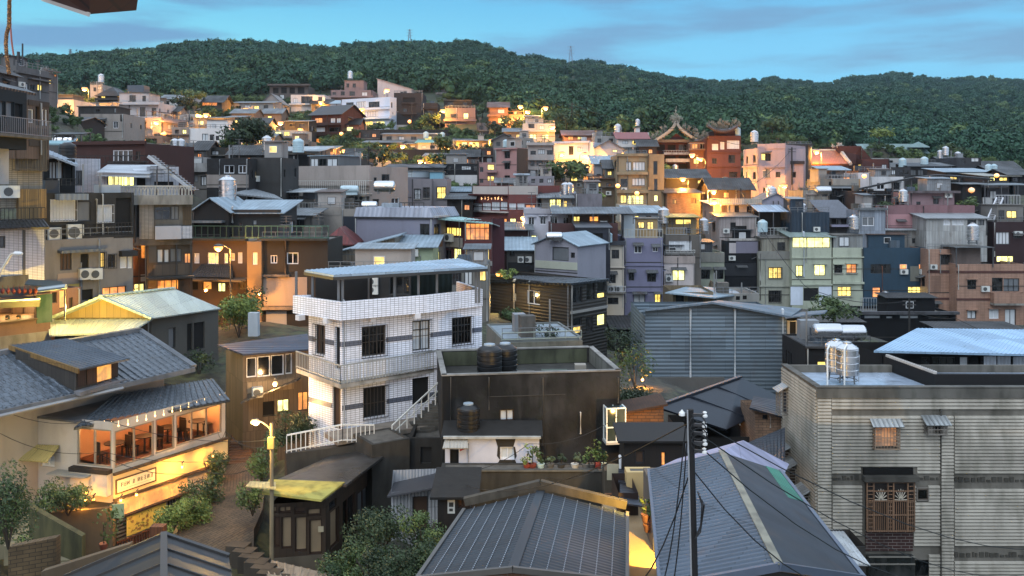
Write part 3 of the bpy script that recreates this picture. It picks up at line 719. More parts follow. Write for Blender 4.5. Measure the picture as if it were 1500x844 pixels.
def make_ground():
 xs=np.concatenate([np.arange(-330,-70,5),np.arange(-70,90,1.6),np.arange(90,330,5)]);ys=np.concatenate([np.arange(3,60,1.5),np.arange(60,300,2.5),np.arange(300,330,5)])
 X,Y=np.meshgrid(xs,ys);B=np.array(BASES+EXTRA_BASES,dtype=float);num=np.zeros_like(X);den=np.zeros_like(X)
 for bx,by,bz in B:
  d2=(X-bx)**2+(Y-by)**2+2.;w=d2**-2.2;num+=w*bz;den+=w
 Zg=num/den
 for b in BLD:
  q=b.poly;x0,x1=min(v.x for v in q)-1.5,max(v.x for v in q)+1.5;y0,y1=min(v.y for v in q)-1.5,max(v.y for v in q)+1.5
  for i in np.where((xs>x0)&(xs<x1))[0]:
   for j in np.where((ys>y0)&(ys<y1))[0]:
    if not b.nb and Zg[j,i]>b.zb and inside(q,xs[i],ys[j],1.4):Zg[j,i]=b.zb
 GROUND['xs'],GROUND['ys'],GROUND['z']=xs,ys,Zg
 Zg=Zg-.12
 nx=len(xs);me=bpy.data.meshes.new('ground');vs=np.stack([X,Y,Zg],-1).reshape(-1,3)
 me.from_pydata(vs.tolist(),[],[(j*nx+i,j*nx+i+1,(j+1)*nx+i+1,(j+1)*nx+i)for j in range(len(ys)-1)for i in range(nx-1)])
 me.polygons.foreach_set('use_smooth',[True]*len(me.polygons))
 n=NT('earth');a=n.noise('pos',(.25,.25,.25),1.,6,.38,.62);b=n.noise('pos',(1.5,1.5,1.5),1.,6,.4,.65)
 n.col(n.mix(b,n.mix(a,lin('#4f4a3e'),lin('#4a5436')),lin('#2c2d24')));n.rough(.85);n.bump(b,.5,.1);me.materials.append(n.m)
 o=bpy.data.objects.new('ground',me);COL.objects.link(o);struct(o)
def gz(x,y):
 xs,ys,Zg=GROUND['xs'],GROUND['ys'],GROUND['z'];i=min(len(xs)-2,max(0,int(np.searchsorted(xs,x))-1));j=min(len(ys)-2,max(0,int(np.searchsorted(ys,y))-1))
 u=(x-xs[i])/(xs[i+1]-xs[i]);v=(y-ys[j])/(ys[j+1]-ys[j]);return float((Zg[j,i]*(1-u)+Zg[j,i+1]*u)*(1-v)+(Zg[j+1,i]*(1-u)+Zg[j+1,i+1]*u)*v)
def inside(poly,x,y,mg):
 for i in range(len(poly)):
  a,b=poly[i],poly[(i+1)%len(poly)];dx,dy=b.x-a.x,b.y-a.y;L=math.hypot(dx,dy)
  if((x-a.x)*dy-(y-a.y)*dx)/L>mg:return False
 return True
def make_cover():
 rng=random.Random(9);pts=[];F2=[(p,sum(q.x for q in p)/len(p),sum(q.y for q in p)/len(p),max((q-p[0]).length for q in p)+3)for p in FOOT]
 for k in range(16000):
  y=70+230*rng.random()**.8;x=rng.uniform(-.72,.72)*y
  if y<150 and(x>3 or rng.random()<.55)or rng.random()<.3:continue
  if any(abs(x-cx)<r and abs(y-cy)<r and inside(p,x,y,1.1)for p,cx,cy,r in F2):continue
  s=rng.uniform(.5,1.25)*(1+.5*(y>180));pts.append((x,y,gz(x,y)+s*.15-.1,s))
 n=NT('undergrowth_leaf');oi=n.new('ShaderNodeObjectInfo').outputs['Random'];n.col(n.mix(oi,lin('#3a4f36'),lin('#63784a')));n.rough(.7,0,.2)
 scatter('undergrowth','dark green undergrowth filling the slopes between the houses','undergrowth',pts,[crown_mesh(40+i,420,1.,.15)for i in range(5)],n.m)
EXTRA_BASES=[]
for px in range(-600,2200,60):
 p=hill(px,0);EXTRA_BASES.append((p.x,p.y,p.z));p=hill(px,.03);EXTRA_BASES.append((p.x,p.y,p.z))
for x in range(-60,61,10):
 EXTRA_BASES+=[(x,4,-12.5),(x,12,-13.5)]
for x in range(-330,331,30):EXTRA_BASES+=[(x,60,-17+max(0,-x-60)*.08)]if abs(x)>60 else[]
EXTRA_BASES+=[(x,y,-18+(y-90)*.12)for x in range(-330,331,40)for y in(100,140)if abs(x)>y*.62]
BLUE=sheet('#8ea1ad',.4,True,.25);GREYM=sheet('#6f767a',.35);DARKM=sheet('#2b2e30',.35,True,.3);RUST=sheet('#6b4534',.35);TEALM=sheet('#6fa59c',.35,True,.25)
PALE='#b6b1b0';HILL='houses climbing the far hillside'
def H(label,*a,**k):k.setdefault('group',HILL);return Bld(label,*a,**k)
b=H('grey stepped concrete house at the far left skyline, lit window at its right end',24,72,96,160,106,3,plaster('#6d6c6c',.8),D1=112);b.w('f 55 124 62 133 l;f 35 122 42 132 w;f 44 124 51 132 d');b.ledge('f',22,73,108,111,.5);b.ledge('f',40,73,117,119,.7)
b=H('long grey roofed house slanting down from the left frame edge against the sky',-60,26,92,175,92,3,plaster('#5f5f62',.7),D1=103,roof=('sf',1.6,.5),rm=DARKM);b.w('f 2 100 9 108 l;f 12 100 20 108 d')
b=H('dark ridge house sloping downhill at the top left',-30,50,88,140,125,10,plaster('#4c4a4b',.6),D1=138,roof=('sf',2.2,.4),rm=DARKM);b.w('f 30 92 36 97 d')
b=H('small grey house under the slanting roofs with an orange lit end',62,84,105,150,126,4,plaster('#77716d',.7),D1=129);b.w('f 69 117 76 123 l;f 80 106 84 113 o');b.ledge('f',60,86,103,105,.4)
b=H('whitewashed blank house glowing under a lamp at the upper left',72,108,146,195,150,8,plaster('#a9a6a3',.6));b.w('f 92 154 97 160 w');b.room(76,104,139,146,plaster('#6b6763',.7),4)
b=H('low white terrace house left of the pale apartment block',104,146,151,190,162,8,plaster('#aaa7a4',.6),roof=('sf',.8,.4),rm=GREYM);b.w('f 118 155 126 161 d;f 131 155 139 161 l')
b=H('beige house with one wide boxed window, right below the white terrace house',118,181,167,204,138,8,plaster('#9a8d80',.6));b.w('f 136 176 155 187 dW3aS;f 166 178 173 188 dW;f 176 168 181 178 d');b.room(112,168,156,167,plaster('#4f4d4b',.6),5,wins='138 159 144 164 d;165 158 168 165 w')
b=H('dark grey shed with a humped roof left of the beige house',72,119,178,205,122,7,plaster('#3e3d3e',.6),roof=('gu',.8,.3),rm=DARKM);b.w('f 110 179 116 187 w')
b=H('pale three storey apartment block with projecting floor slabs at the upper left',171,232,150,212,185,10,plaster('#b4a9a6',.4));b.w('f 205 157 213 171 d;f 205 177 215 188 dS;f 178 158 186 168 w;f 222 158 229 170 d;f 180 177 188 187 w;f 194 181 200 188 d');b.ledge('f',169,236,150,154,1.),b.ledge('f',180,236,172,174,.8),b.ledge('f',180,236,190,193,.8);b.room(173,216,136,150,plaster('#aaa19e',.4),6,wins='188 139 197 149 d;207 140 212 148 d')
m=MB();c=P(203,136,188);m.box(c,3.6,3.,1.5);tag(m.build('roof_tank',paint('#4f5a66',.5),None,loc=c),'slate blue box tank on top of the pale three storey block','water tank')
b=H('pinkish terraced house stepping down right of the pale block',236,276,172,225,170,9,plaster('#a58a80',.5),D1=178);b.w('f 246 183 256 190 w;f 248 201 258 209 l;f 262 186 270 193 d');b.ledge('f',234,278,178,181,.9);b.ledge('f',236,278,196,199,1.2);b.canopy(240,277,164,162,4,RUST,.5,3)
b=H('clean white house with a long recessed balcony beside the big dark tree',277,331,188,228,150,9,plaster('#c4bfbb',.25));b.w('f 296 196 305 207 w;f 316 199 321 206 d;f 307 197 314 207 d;f 284 214 291 218 dS');b.balcony('f',296,330,206,209,212,.9,solid=plaster('#c4bfbb',.25))
b=H('small dark roofed house high under the wood at the left',143,173,138,165,205,8,plaster('#4a4644',.6),roof=('hip',2.,.6),rm=DARKM);b.ledge('f',141,175,144,147,.8);b.w('f 148 140 154 144 l;f 160 148 168 153 d')
b=H('tiny pale hut with a tank on the roof at the wood edge, upper left',132,150,124,145,215,6,plaster('#9a958e',.5));b.w('f 137 128 141 134 d;f 143 127 148 131 w')
b=H('long low white house under the wood at the upper left',232,286,145,165,228,9,plaster('#a7a8a8',.4),roof=('gu',1.5,.4),rm=GREYM);b.w('f 240 148 248 154 d;f 255 148 263 154 w;f 270 148 278 154 d')
b=H('dark roofed shed glowing along its eaves at the foot of the wood',286,325,149,165,232,8,plaster('#5a5048',.5),roof=('gu',2.,.8),rm=DARKM);b.w('f 296 150 318 155 o')
b=H('grey and white row house under the wood with a lit porch',338,400,151,175,240,9,plaster('#8d8c8b',.5),roof=('sf',1.2,.5),rm=GREYM);b.w('f 345 155 353 161 d;f 358 154 366 161 w;f 372 155 379 160 l;f 386 154 393 161 d')
b=H('low dark brown hut half hidden behind the big dark tree',338,372,166,192,215,8,plaster('#77695e',.5),roof=('gu',1.4,.4),rm=GREYM);b.w('f 345 170 352 176 o')
b=H('brown hillside pavilion with open arches on the highest left terrace',395,452,126,150,292,9,plaster('#6a5d56',.5),roof=('flat',.3));b.w('f 400 129 408 137 k;f 412 128 420 137 k;f 424 128 432 137 k;f 436 128 446 137 k;f 410 139 416 145 w');b.ledge('f',393,455,123.5,126,1.2)
b=H('white two storey house below the brown pavilion',426,476,139,165,266,9,plaster('#b4afab',.3));b.w('f 441 141 458 152 d3;f 466 142 472 148 d;f 430 144 436 151 w');b.ledge('f',424,478,152,154,.9)
b=H('round fronted pale grey house with a humped roof left of the white one',381,414,152,176,256,8,plaster('#8f8a86',.5),roof=('gv',3.,.4),rm=GREYM);b.w('f 386 155 398 162 w3;f 402 156 409 163 d')
b=H('mauve villa with a stepped tower under the wood',484,545,132,160,277,12,plaster('#8b7172',.45));b.w('f 487 135 492 139 d;f 499 134 505 140 d;f 512 134 520 141 d;f 530 135 538 141 w');b.ledge('f',482,548,141,143.5,1.6);b.room(504,532,118,132,plaster('#8b7172',.45),7,wins='507 122 511 128 d;516 122 521 128 d')
b=H('pale blue house with long window bands, the largest of the upper terrace',500,571,146,192,255,14,plaster('#a9bfd8',.15),D1=247);b.w('f 507 150 518 157 d3;f 522 149 536 157 w4;f 540 149 556 157 d4;f 505 164 515 170 w;f 520 164 534 171 l3;f 538 163 554 171 w4;f 512 178 524 188 y;f 530 178 546 188 l;f 551 178 563 188 y;r 573 150 575 158 d');b.ledge('f',498,573,158.5,161.5,.6);b.ledge('f',498,573,172,175.5,1.1)
b=H('bluish white annexe with a sloping roof at the left of the pale blue house',484,503,152,190,258,9,plaster('#aebed0',.2),roof=('sf',1.8,.5),rm=BLUE);b.w('f 488 156 498 162 d;f 488 168 498 175 w')
b=H('pinkish white house with a tilted roof line above the dark block',553,604,131,160,287,9,plaster('#b8a8a5',.25),roof=('ss',-3.5,.4),rm=paint('#a79c9a'));b.w('f 560 134 566 139 w;f 586 134 592 138 d')
b=H('dark grey windowless block right of the pale blue house',577,619,136,194,250,11,plaster('#454042',.4));b.w('f 590 143 608 150 k;f 590 159 596 164 d');b.ledge('f',588,610,150,152.5,.9);b.ledge('f',588,610,166,168,.9);b.patch('f',577,619,183,190,plaster('#a59c92',.4),'base_wall')
b=H('lower dark grey block attached to the right of the windowless one',620,641,151,192,249,9,plaster('#3f3b3e',.4));b.ledge('f',619,642,158,160,.6);b.w('f 626 162 634 168 d')
b=H('modern house with long stacked terraces and dark slabs under the ridge',640,738,142,165,290,13,plaster('#777b80',.35),D1=304);b.w('f 646 145 658 149 d;f 664 145 678 150 l;f 690 146 706 151 d4;f 712 147 730 152 w4');b.ledge('f',638,742,139,142,1.6,concrete('#7d7f80'));b.room(658,735,129,142,plaster('#5b5e62',.3),8,wins='676 133 686 140 l;690 134 704 140 d;708 134 726 140 d',roof=paint('#303234'))
b=H('mauve four storey house with one bright window per floor',652,696,158,202,240,10,plaster('#80656a',.45));b.w('f 679 166 686 174 y;f 660 167 670 173 d;f 678 182 686 188 l;f 660 182 668 188 d;f 662 193 668 198 d;f 688 182 694 188 d');b.ledge('f',650,698,175,178,.9);b.ledge('f',650,698,188.5,191,.7);b.room(650,690,147,158,plaster('#34343a',.4),6,wins='656 150 664 156 d;678 150 684 156 y')
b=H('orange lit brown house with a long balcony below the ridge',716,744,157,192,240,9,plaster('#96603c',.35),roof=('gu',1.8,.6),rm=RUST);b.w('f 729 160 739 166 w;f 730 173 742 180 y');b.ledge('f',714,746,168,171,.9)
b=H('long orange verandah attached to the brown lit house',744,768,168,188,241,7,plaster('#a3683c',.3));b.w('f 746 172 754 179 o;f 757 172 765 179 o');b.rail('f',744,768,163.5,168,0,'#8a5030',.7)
b=H('dark brown timber fronted inn with arched windows and a black roof',456,500,168,215,226,10,brick('#6b3a2a','#4a2c22'),D1=222,roof=('gu',2.6,.7),rm=rooftile('#2b2727'));b.w('f 461 173 472 180 o;f 484 173 491 180 w;f 493 173 499 180 w;f 462 187 476 193 wW3;f 482 187 498 193 d;f 460 203 470 213 o;f 476 202 492 211 l');b.ledge('f',455,501,181,184,1.,wood('#5a3020'));b.ledge('f',455,501,194,199,1.2,wood('#5a3020'))
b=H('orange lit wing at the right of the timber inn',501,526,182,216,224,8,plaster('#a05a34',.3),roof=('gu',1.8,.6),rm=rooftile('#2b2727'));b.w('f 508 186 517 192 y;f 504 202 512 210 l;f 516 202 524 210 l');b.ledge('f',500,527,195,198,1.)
b=H('dark hut with a tin roof left of the timber inn',417,453,178,206,212,8,plaster('#4a4744',.5),roof=('sf',.8,.5),rm=GREYM);b.w('f 424 181 432 186 d;f 438 181 447 187 d')
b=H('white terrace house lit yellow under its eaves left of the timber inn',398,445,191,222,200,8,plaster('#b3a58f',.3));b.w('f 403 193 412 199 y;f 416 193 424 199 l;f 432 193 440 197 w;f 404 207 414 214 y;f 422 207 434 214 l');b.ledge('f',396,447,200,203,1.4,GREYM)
b=H('small brick house catching lamp light at the far left of that terrace',384,412,166,196,226,7,plaster('#8d6f4e',.4),roof=('gu',1.5,.5),rm=GREYM);b.w('f 392 170 398 176 l')
m=MB()
for(x0,x1,yt,yb,D)in((528,658,190,208,214),(528,664,219,236,186)):
 p=P(x0,yb,D);q=P(x1,yb,D);m=MB();m.obox(p-Z*3,q-p,Vector((0,.6,0)),Z*((yb-yt)*D/F+3));tag(m.build('retaining_wall',concrete('#3f3d3c',.7),None,loc=p),'upper black retaining wall below the dark grey blocks' if yt==190 else 'lower black retaining wall under the long low row houses','retaining wall','dark retaining walls on the slope');BASES.append((p.x,p.y-1,p.z));BASES.append((q.x,q.y-1,q.z));BASES.append((p.x,p.y+2,p.z+(yb-yt)*D/F));BASES.append((q.x,q.y+2,q.z+(yb-yt)*D/F))
b=H('long low row house lit under its eaves, below the upper black wall',534,586,209,222,200,6,plaster('#77674f',.4),roof=('sf',.7,.8),rm=GREYM);b.w('f 538 212 548 217 o;f 552 212 562 217 l;f 566 212 576 217 o')
b=H('short low row house with a pale tin roof, second along the black wall',588,612,211,224,199,6,plaster('#8b8680',.4),roof=('sf',.5,.6),rm=GREYM);b.w('f 592 213 598 218 d;f 602 213 608 218 w')
b=H('low row house with a turquoise roof beside the round green tree',612,643,209,222,198,6,plaster('#a8a7a0',.35),roof=('sf',.9,.7),rm=TEALM);b.w('f 618 213 624 218 w;f 630 213 637 218 d')
b=H('yellow lit house with a flat pale roof right of the round green tree',668,716,206,228,190,8,plaster('#b28d4e',.3),roof=('sf',.5,.9),rm=BLUE);b.w('f 676 208 684 215 y;f 690 208 702 216 l;f 706 209 712 216 o');b.room(700,708,198,206,plaster('#a59c90',.3),3)
b=H('dark upper storey house with a row of white windows below, centre of the slope',648,702,240,278,150,8,plaster('#2d3036',.4));b.w('f 676 243 690 249 w4;f 655 244 660 250 d;f 694 243 700 250 d;f 654 262 659 267 d;f 670 261 676 267 d;f 684 258 690 266 l;f 696 260 700 267 d');b.patch('f',648,702,256.5,272,plaster('#b6b8ba',.3))
b=H('salmon pink stepped house with small balconies',700,728,238,278,141,8,plaster('#a86e68',.35));b.w('f 714 241 724 249 lS;f 703 245 708 252 d;f 714 258 724 265 l;f 703 262 708 268 d');b.ledge('f',713,728,250,253,.8)
b=H('tall salmon pink tower house with a shadowed brown side',726,757,217,278,141,3.4,plaster('#b0736c',.35),D1=139);b.patch('r',757,773,217.5,276,plaster('#5d4a3c',.5),'side_shade');b.w('f 739 222 747 232 da;f 739 239 747 248 da;f 739 257 747 267 d');b.ledge('f',725,758,217,219,.3)  # brown sheet paints shade onto the right side
b=H('beige four storey house with full width balconies',773,811,212,268,146,8,plaster('#a69a92',.4));b.w('f 777 221 785 227 d;f 788 219 798 226 w3;f 801 220 809 227 d;f 777 236 783 243 d;f 786 236 795 243 d;f 798 237 806 243 w;f 788 255 794 263 d;f 798 254 808 262 da');b.ledge('f',771,812,227,235,.9);b.ledge('f',771,812,244.5,249,.9);b.ledge('f',771,812,209,213,.7)
b=H('lilac white house lit by a lamp beside the beige balconies',811,864,209,258,152,9,plaster('#aeb0bd',.25),D1=149);b.w('f 833 214 840 227 d;f 846 215 853 222 w;f 818 226 824 233 w;f 834 238 842 246 l');b.ledge('f',810,865,207,210,.4);b.ledge('f',812,865,231,233,.4)
b=H('grey white house bright with lamp light below the highest lamp',766,813,181,212,186,8,plaster('#a8a49d',.35));b.w('f 774 181 783 188 d;f 790 184 797 190 w;f 776 197 786 204 y;f 794 197 804 204 y');b.ledge('f',764,814,191,193.5,.8)
b=H('grey hut with a low gable above the salmon pink houses',721,757,205,222,168,8,plaster('#7d7772',.4),roof=('gv',1.2,.5),rm=GREYM);b.w('f 727 208 733 214 d;f 745 207 754 213 w')
b=H('low grey concrete house beside the gabled hut',758,782,202,222,172,7,plaster('#8a8680',.45));b.w('f 761 206 766 212 d;f 771 206 777 212 w')
b=H('orange brown roof house between the lamps on the centre slope',826,870,198,222,182,8,plaster('#a2673f',.3),roof=('gu',1.2,.6),rm=RUST);b.w('f 832 200 840 205 o;f 846 200 854 205 l')
b=H('pair of grey concrete boxes below the wood, right of the orange roof',871,903,199,224,174,7,plaster('#8f8e8b',.5));b.w('f 875 203 882 209 d;f 892 203 898 209 d');b.room(874,883,191,199,concrete('#8f8e8b'),3)
b=H('white house with a red roof edge left of the temple',905,949,203,230,170,8,plaster('#b7b1ac',.3),roof=('gu',1.4,.5),rm=paint('#8b4a48',.6));b.w('f 912 206 920 211 w;f 926 206 934 212 l;f 938 206 944 212 d');b.ledge('f',904,950,213,216,.9)
b=H('taller white house squeezed beside the temple',924,951,194,225,177,8,plaster('#a9a7a6',.35));b.w('f 930 197 936 203 d;f 940 197 946 203 w');b.room(932,938,187,194,plaster('#b7b5b3',.3),2.5)
b=H('lilac grey warehouse with a low gable',868,915,219,252,151,9,plaster('#94959f',.25),roof=('gv',1.6,.4),rm=GREYM);b.w('f 897 219 904 223 y')
b=H('small tin roofed house below the lilac warehouse',870,903,240,268,142,6,plaster('#8f939c',.35),roof=('sf',1.4,.5),rm=BLUE);b.w('f 882 246 890 252 w;f 874 255 880 261 d;f 892 254 900 262 l')
b=H('ochre apartment block with wide window bays',904,948,227,322,134,9,plaster('#99824f',.6));b.w('f 917 237 925 250 w;f 927 237 945 250 w4;f 909 262 920 274 d;f 926 261 945 272 w4S;f 909 286 918 298 l;f 919 286 943 299 y4');b.ledge('f',903,949,225,229,.3),b.ledge('f',903,949,252,256,.5),b.ledge('f',903,949,278,283,.5);b.ac('f',914,278)
b=H('ochre stair tower with narrow slit windows',949,973,226,322,133.6,9,plaster('#8f7847',.6));b.w('f 957 236 963 256 d1;f 958 262 963 280 d1;f 958 286 964 295 y1')
b=H('small white lit shop house at the foot of the ochre block',908,948,300,325,127,5,plaster('#b0a78f',.35));b.w('f 914 304 924 312 l;f 930 304 940 312 y')
tank(513,118,280,'dome topped steel tank above the mauve villa tower','steel',1.4);tank(148,124,217,'steel tank on the tiny pale hut at the wood edge','steel',1.2)
tank(624,203,205,'tank standing on the black wall, left one','pale',1.);tank(648,204,205,'tank standing behind the round green tree','pale',1.)
tank(741,216,144,'small white tank on the salmon pink tower house','pale',.8);tank(905,201,176,'steel tank on the red edged white house','steel',1.2);tank(934,187,178,'steel tank on the stair room of the taller white house','steel',.8)
for lab,x0,x1,yt,yb,D_,c,rf,rm_,w_ in(('low ochre terrace house soaked in lamp light below the pinkish terraced house',238,277,209,232,152,'#a08a5c',('flat',.4),None,'f 242 213 250 219 l;f 256 213 262 219 d;f 268 214 274 220 o'),('grey walled house in the lane above the clean white house',284,330,173,200,172,'#8d8780',('sf',.6,.4),GREYM,'f 290 177 298 183 y;f 304 177 310 183 d;f 318 177 325 183 w'),('narrow grey house between the beige boxed window house and the pale block',151,176,180,208,172,'#7b7571',('flat',.4),None,'f 155 184 161 190 d;f 166 184 172 190 w'),('brown terraced house under the pale block, its parapet catching lamp light',184,238,199,224,158,'#8c6f58',('flat',.5),None,'f 190 203 197 209 d;f 204 203 214 210 o;f 222 203 230 210 d'),('long pale tin roofed house below the white terrace house',402,472,221,246,132,'#77736d',('sf',.8,.5),sheet('#a3acb0',.4),'f 408 225 416 231 d;f 424 225 432 231 l;f 440 225 448 231 d;f 456 225 464 231 w'),('dark stepped house beneath the two terrace lamps',474,538,232,262,138,'#4e463f',('flat',.4),None,'f 480 236 488 243 o;f 496 236 504 243 d;f 516 236 526 243 l'),('small lit house squeezed left of the big dark tree foot',374,402,201,222,178,'#9c8a6c',('gu',.9,.4),GREYM,'f 379 204 386 210 y;f 391 204 397 210 d'),('dark little house between the white two storey house and the mauve villa',456,484,152,172,264,'#5a5150',('gu',1.6,.5),DARKM,'f 461 155 468 160 d;f 473 155 480 160 l'),('tan house under the pines left of the brown pavilion',362,394,156,174,246,'#94836e',('sf',.7,.4),RUST,'f 367 159 374 164 d;f 380 159 388 164 o'),('pale shed row above the long low row houses',560,640,197,212,206,'#8f8c86',('sf',.6,.5),GREYM,'f 566 200 574 205 d;f 584 200 592 205 w;f 602 200 610 205 d;f 622 200 632 205 l'),('dark brick house on the bank right of the yellow lit house',700,722,217,240,165,'#5c4038',('flat',.4),None,'f 704 221 710 227 d;f 713 221 719 227 o'),('grey concrete house under the shrub lamp, left of the dark storeyed house',566,648,246,275,146,'#6b6763',('sf',.7,.5),DARKM,'f 574 250 584 257 d;f 592 250 602 257 w;f 612 250 622 257 l;f 632 250 642 257 d'),('stone coloured house below the orange verandah',738,770,193,214,205,'#7e7266',('gu',1.,.5),GREYM,'f 742 197 749 203 d;f 756 197 764 203 l'),('slim grey house right of the mauve four storey house',698,716,180,204,228,'#6b6568',('flat',.4),None,'f 702 184 708 190 d;f 702 194 708 199 w'),('cream house front under the lilac white house, lit from its lane',815,868,254,282,141,'#b3a184',('flat',.4),None,'f 820 258 828 265 d;f 836 258 846 266 l;f 854 258 862 265 o'),('brown lane house under the lilac warehouse',868,903,262,300,137,'#77603f',('sf',.6,.5),RUST,'f 873 268 880 275 l;f 888 268 896 275 d'),('dusky grey house over the left end of the upper black wall',528,556,192,212,212,'#4c4a4c',('flat',.4),None,'f 533 196 540 201 d;f 545 196 551 201 o'),('grey plastered house left of the clean white house, above the red brown roof',252,278,186,208,162,'#948a80',('flat',.4),None,'f 256 190 262 196 d;f 267 190 273 196 y'),('dark flat roofed house behind the pair of steel tanks on the left',252,330,216,240,124,'#47453f',('flat',.3),None,'f 270 221 280 227 l;f 290 221 300 227 d;f 310 221 320 227 w'),('low dark tiled house between the charcoal house and the timber inn terrace',336,398,226,250,118,'#54504b',('gu',1.3,.5),DARKM,'f 342 231 350 238 d;f 362 231 372 238 o;f 382 231 392 238 d')):
 b=H(lab,x0,x1,yt,yb,D_,6,plaster(c,.55),roof=rf,rm=rm_);b.w(w_);b.ledge('f',x0-1,x1+1,yt+11,yt+12.5,.5,concrete('#7a766f'))
NF=(('flat',.4),('sf',.7,.5),('gu',1.3,.5));NM=(None,GREYM,DARKM)
for i,(lab,x0,x1,yt,D_,c,w_)in enumerate((('grey upper house under the wood right of the small dark roofed house',176,203,142,216,'#7a7571','d180 148;w190 148'),('tan little house just left of the long low white house under the wood',206,231,144,215,'#8d8273','d211 149;l220 149'),('stone grey house behind the pinkish terraced house',236,261,163,193,'#77726f','d241 168;o251 168'),('pale cottage with a grey roof right of the pinkish terraced house',263,287,167,188,'#a09a93','w268 171;d277 171'),('brown shed house behind the crown of the big dark tree',330,354,172,186,'#6f6052','d335 176;l344 176'),('grey boxy house between the big dark tree and the two lamps',372,394,180,198,'#85807a','d377 184;d385 184'),('ivory narrow house with one lit window behind the red brown house',196,222,216,132,'#a59d8f','l202 221;d212 221'),('slate house left of the two lit window dark house',200,226,228,118,'#54565a','d205 233;w215 233'),('dull brown house over the white walled house with a flat dark roof',284,302,219,122,'#6d5b4c','o289 225'),('low grey house under the timber inn left wing',420,455,207,178,'#75716c','d426 211;l436 211;d446 211'),('plum coloured house below the timber inn',456,490,218,168,'#5f4a50','d462 222;w472 222;o482 222'),('pale tall house right of the terrace lamps',506,526,228,152,'#aaa49c','d510 233;d517 233'),('cream low house among the trees left of the shrub lamp',546,584,228,170,'#a3977f','d552 232;l562 232;d573 232'),('grey house with a dark roof right of the shrub lamp',622,648,229,166,'#6f6c6a','d627 233;l637 233'),('rust walled house beneath the yellow lit house',662,700,229,160,'#7a5540','d668 233;o680 233;d690 233'),('pale grey row house over the dark storeyed house',640,690,213,194,'#8a8783','l646 216;d660 216;d674 216'),('white cube house between the orange verandah and the brightest lamp',770,790,171,210,'#b1aca6','d774 175;l781 175'),('dark house tucked left of the temple under the taller white house',936,962,214,166,'#494345','d941 219;o950 219'),('blue grey house behind the shuttered dark house at the right',1352,1394,238,192,'#5a626a','d1358 242;w1370 242;d1382 242'),('grey lean house left of the slate skyline house',1376,1402,243,176,'#66676a','d1382 247;d1390 247'),('long dusky house at the wood edge on the far right',1440,1492,245,182,'#47494e','d1448 249;l1462 249;d1476 249'),('brick toned house below the brick red annexe',1258,1300,250,150,'#6d4238','d1266 254;w1280 254'),('grey narrow house between the orange temple wing and the red hall',1222,1240,250,150,'#77736f','d1227 255'),('olive grey house left of the ochre block',886,904,246,138,'#6f6d5e','l890 251;d890 260'),('lilac grey house at the foot of the beige balconies',772,812,258,134,'#85838f','d778 262;d790 262;w802 262'),('small brown house under the salmon pink tower',728,770,268,132,'#75584a','d734 271;o746 271;d758 271'))):
 k=i%3;b=H(lab,x0,x1,yt,yt+26,D_,5.5,plaster(c,.6),roof=NF[k],rm=NM[k])
 for q in w_.split(';'):x,y=map(float,q[1:].split());b.win('f',x,y,x+6,y+6,q[0])
for lab,x0,x1,yt,D_,c in(('low black roofed sheds left of the railed deck',1180,1262,472,88,'#1d1f24'),('dark flat roofs at the foot of the tan tiled house',1398,1520,492,84,'#26262a'),('dark low roof below the purple and blush white houses',900,985,482,86,'#2a2b30'),('black shed roofs behind the metal hall',985,1120,462,92,'#232529')):H(lab,x0,x1,yt,yt+40,D_,6,plaster(c,.5),roof=('sf',.3,.4),rm=DARKM,group='dark low roofs in the valley')
MID='houses crowding the middle of the slope'
def Md(label,*a,**k):k.setdefault('group',MID);return Bld(label,*a,**k)
def ornament(m,c,h,w,rng,n=9):
 """carved roof figure: coiling dragons and flames"""
 for i in range(n):
  a=rng.uniform(-1,1);p=Vector(c)+Vector((a*w*.5,rng.uniform(-.3,.3),0));hh=h*(1-.75*abs(a))*rng.uniform(.6,1.);q=[p]
  for k in range(1,6):q.append(p+Vector((math.sin(k*1.9+i)*w*.13,math.cos(k*1.5+i)*.25,hh*k/5)))
  m.tube(q,min(.16,w*.07),5,.04)
  e=q[3];m.face([e,e+Vector((rng.uniform(-.5,.5),0,rng.uniform(.2,.5))),e+Vector((rng.uniform(-.2,.2),.1,.6))])
tr=random.Random(4);D=172.
b=Bld('red temple hall with a swooping roof crowned by dragon figures',958,1010,208,275,D,9,plaster('#6b3027',.4),name='temple',cat='temple',roof=('none',));T=b
b.w('f 962 212 974 221 k;f 978 212 990 221 k;f 994 212 1006 221 d');b.ledge('f',955,1012,205,209,1.6,rooftile('#7a6a55'));b.ledge('f',970,1010,224,227,2.,concrete('#8f9094'));b.rail('f',970,1010,221,224.5,1.9,'#7a8794',.5)
b.ledge('f',972,1012,233,238,2.4,concrete('#a7a19a'));b.w('f 974 228 990 233 k;f 994 228 1008 233 k;f 976 240 990 250 k;f 994 240 1008 250 k');b.ledge('f',974,1012,251,254,2.,concrete('#8f8c88'))
m=MB();m.face([P(975,208,D-.1),P(1009,208,D-.1),P(991,195.5,D-.1)]);m.face([P(975,208,D+8),P(991,195.5,D+8),P(1009,208,D+8)]);m.build('gable',plaster('#7d2f26',.3),T.root)
rf=MB();bd=MB()
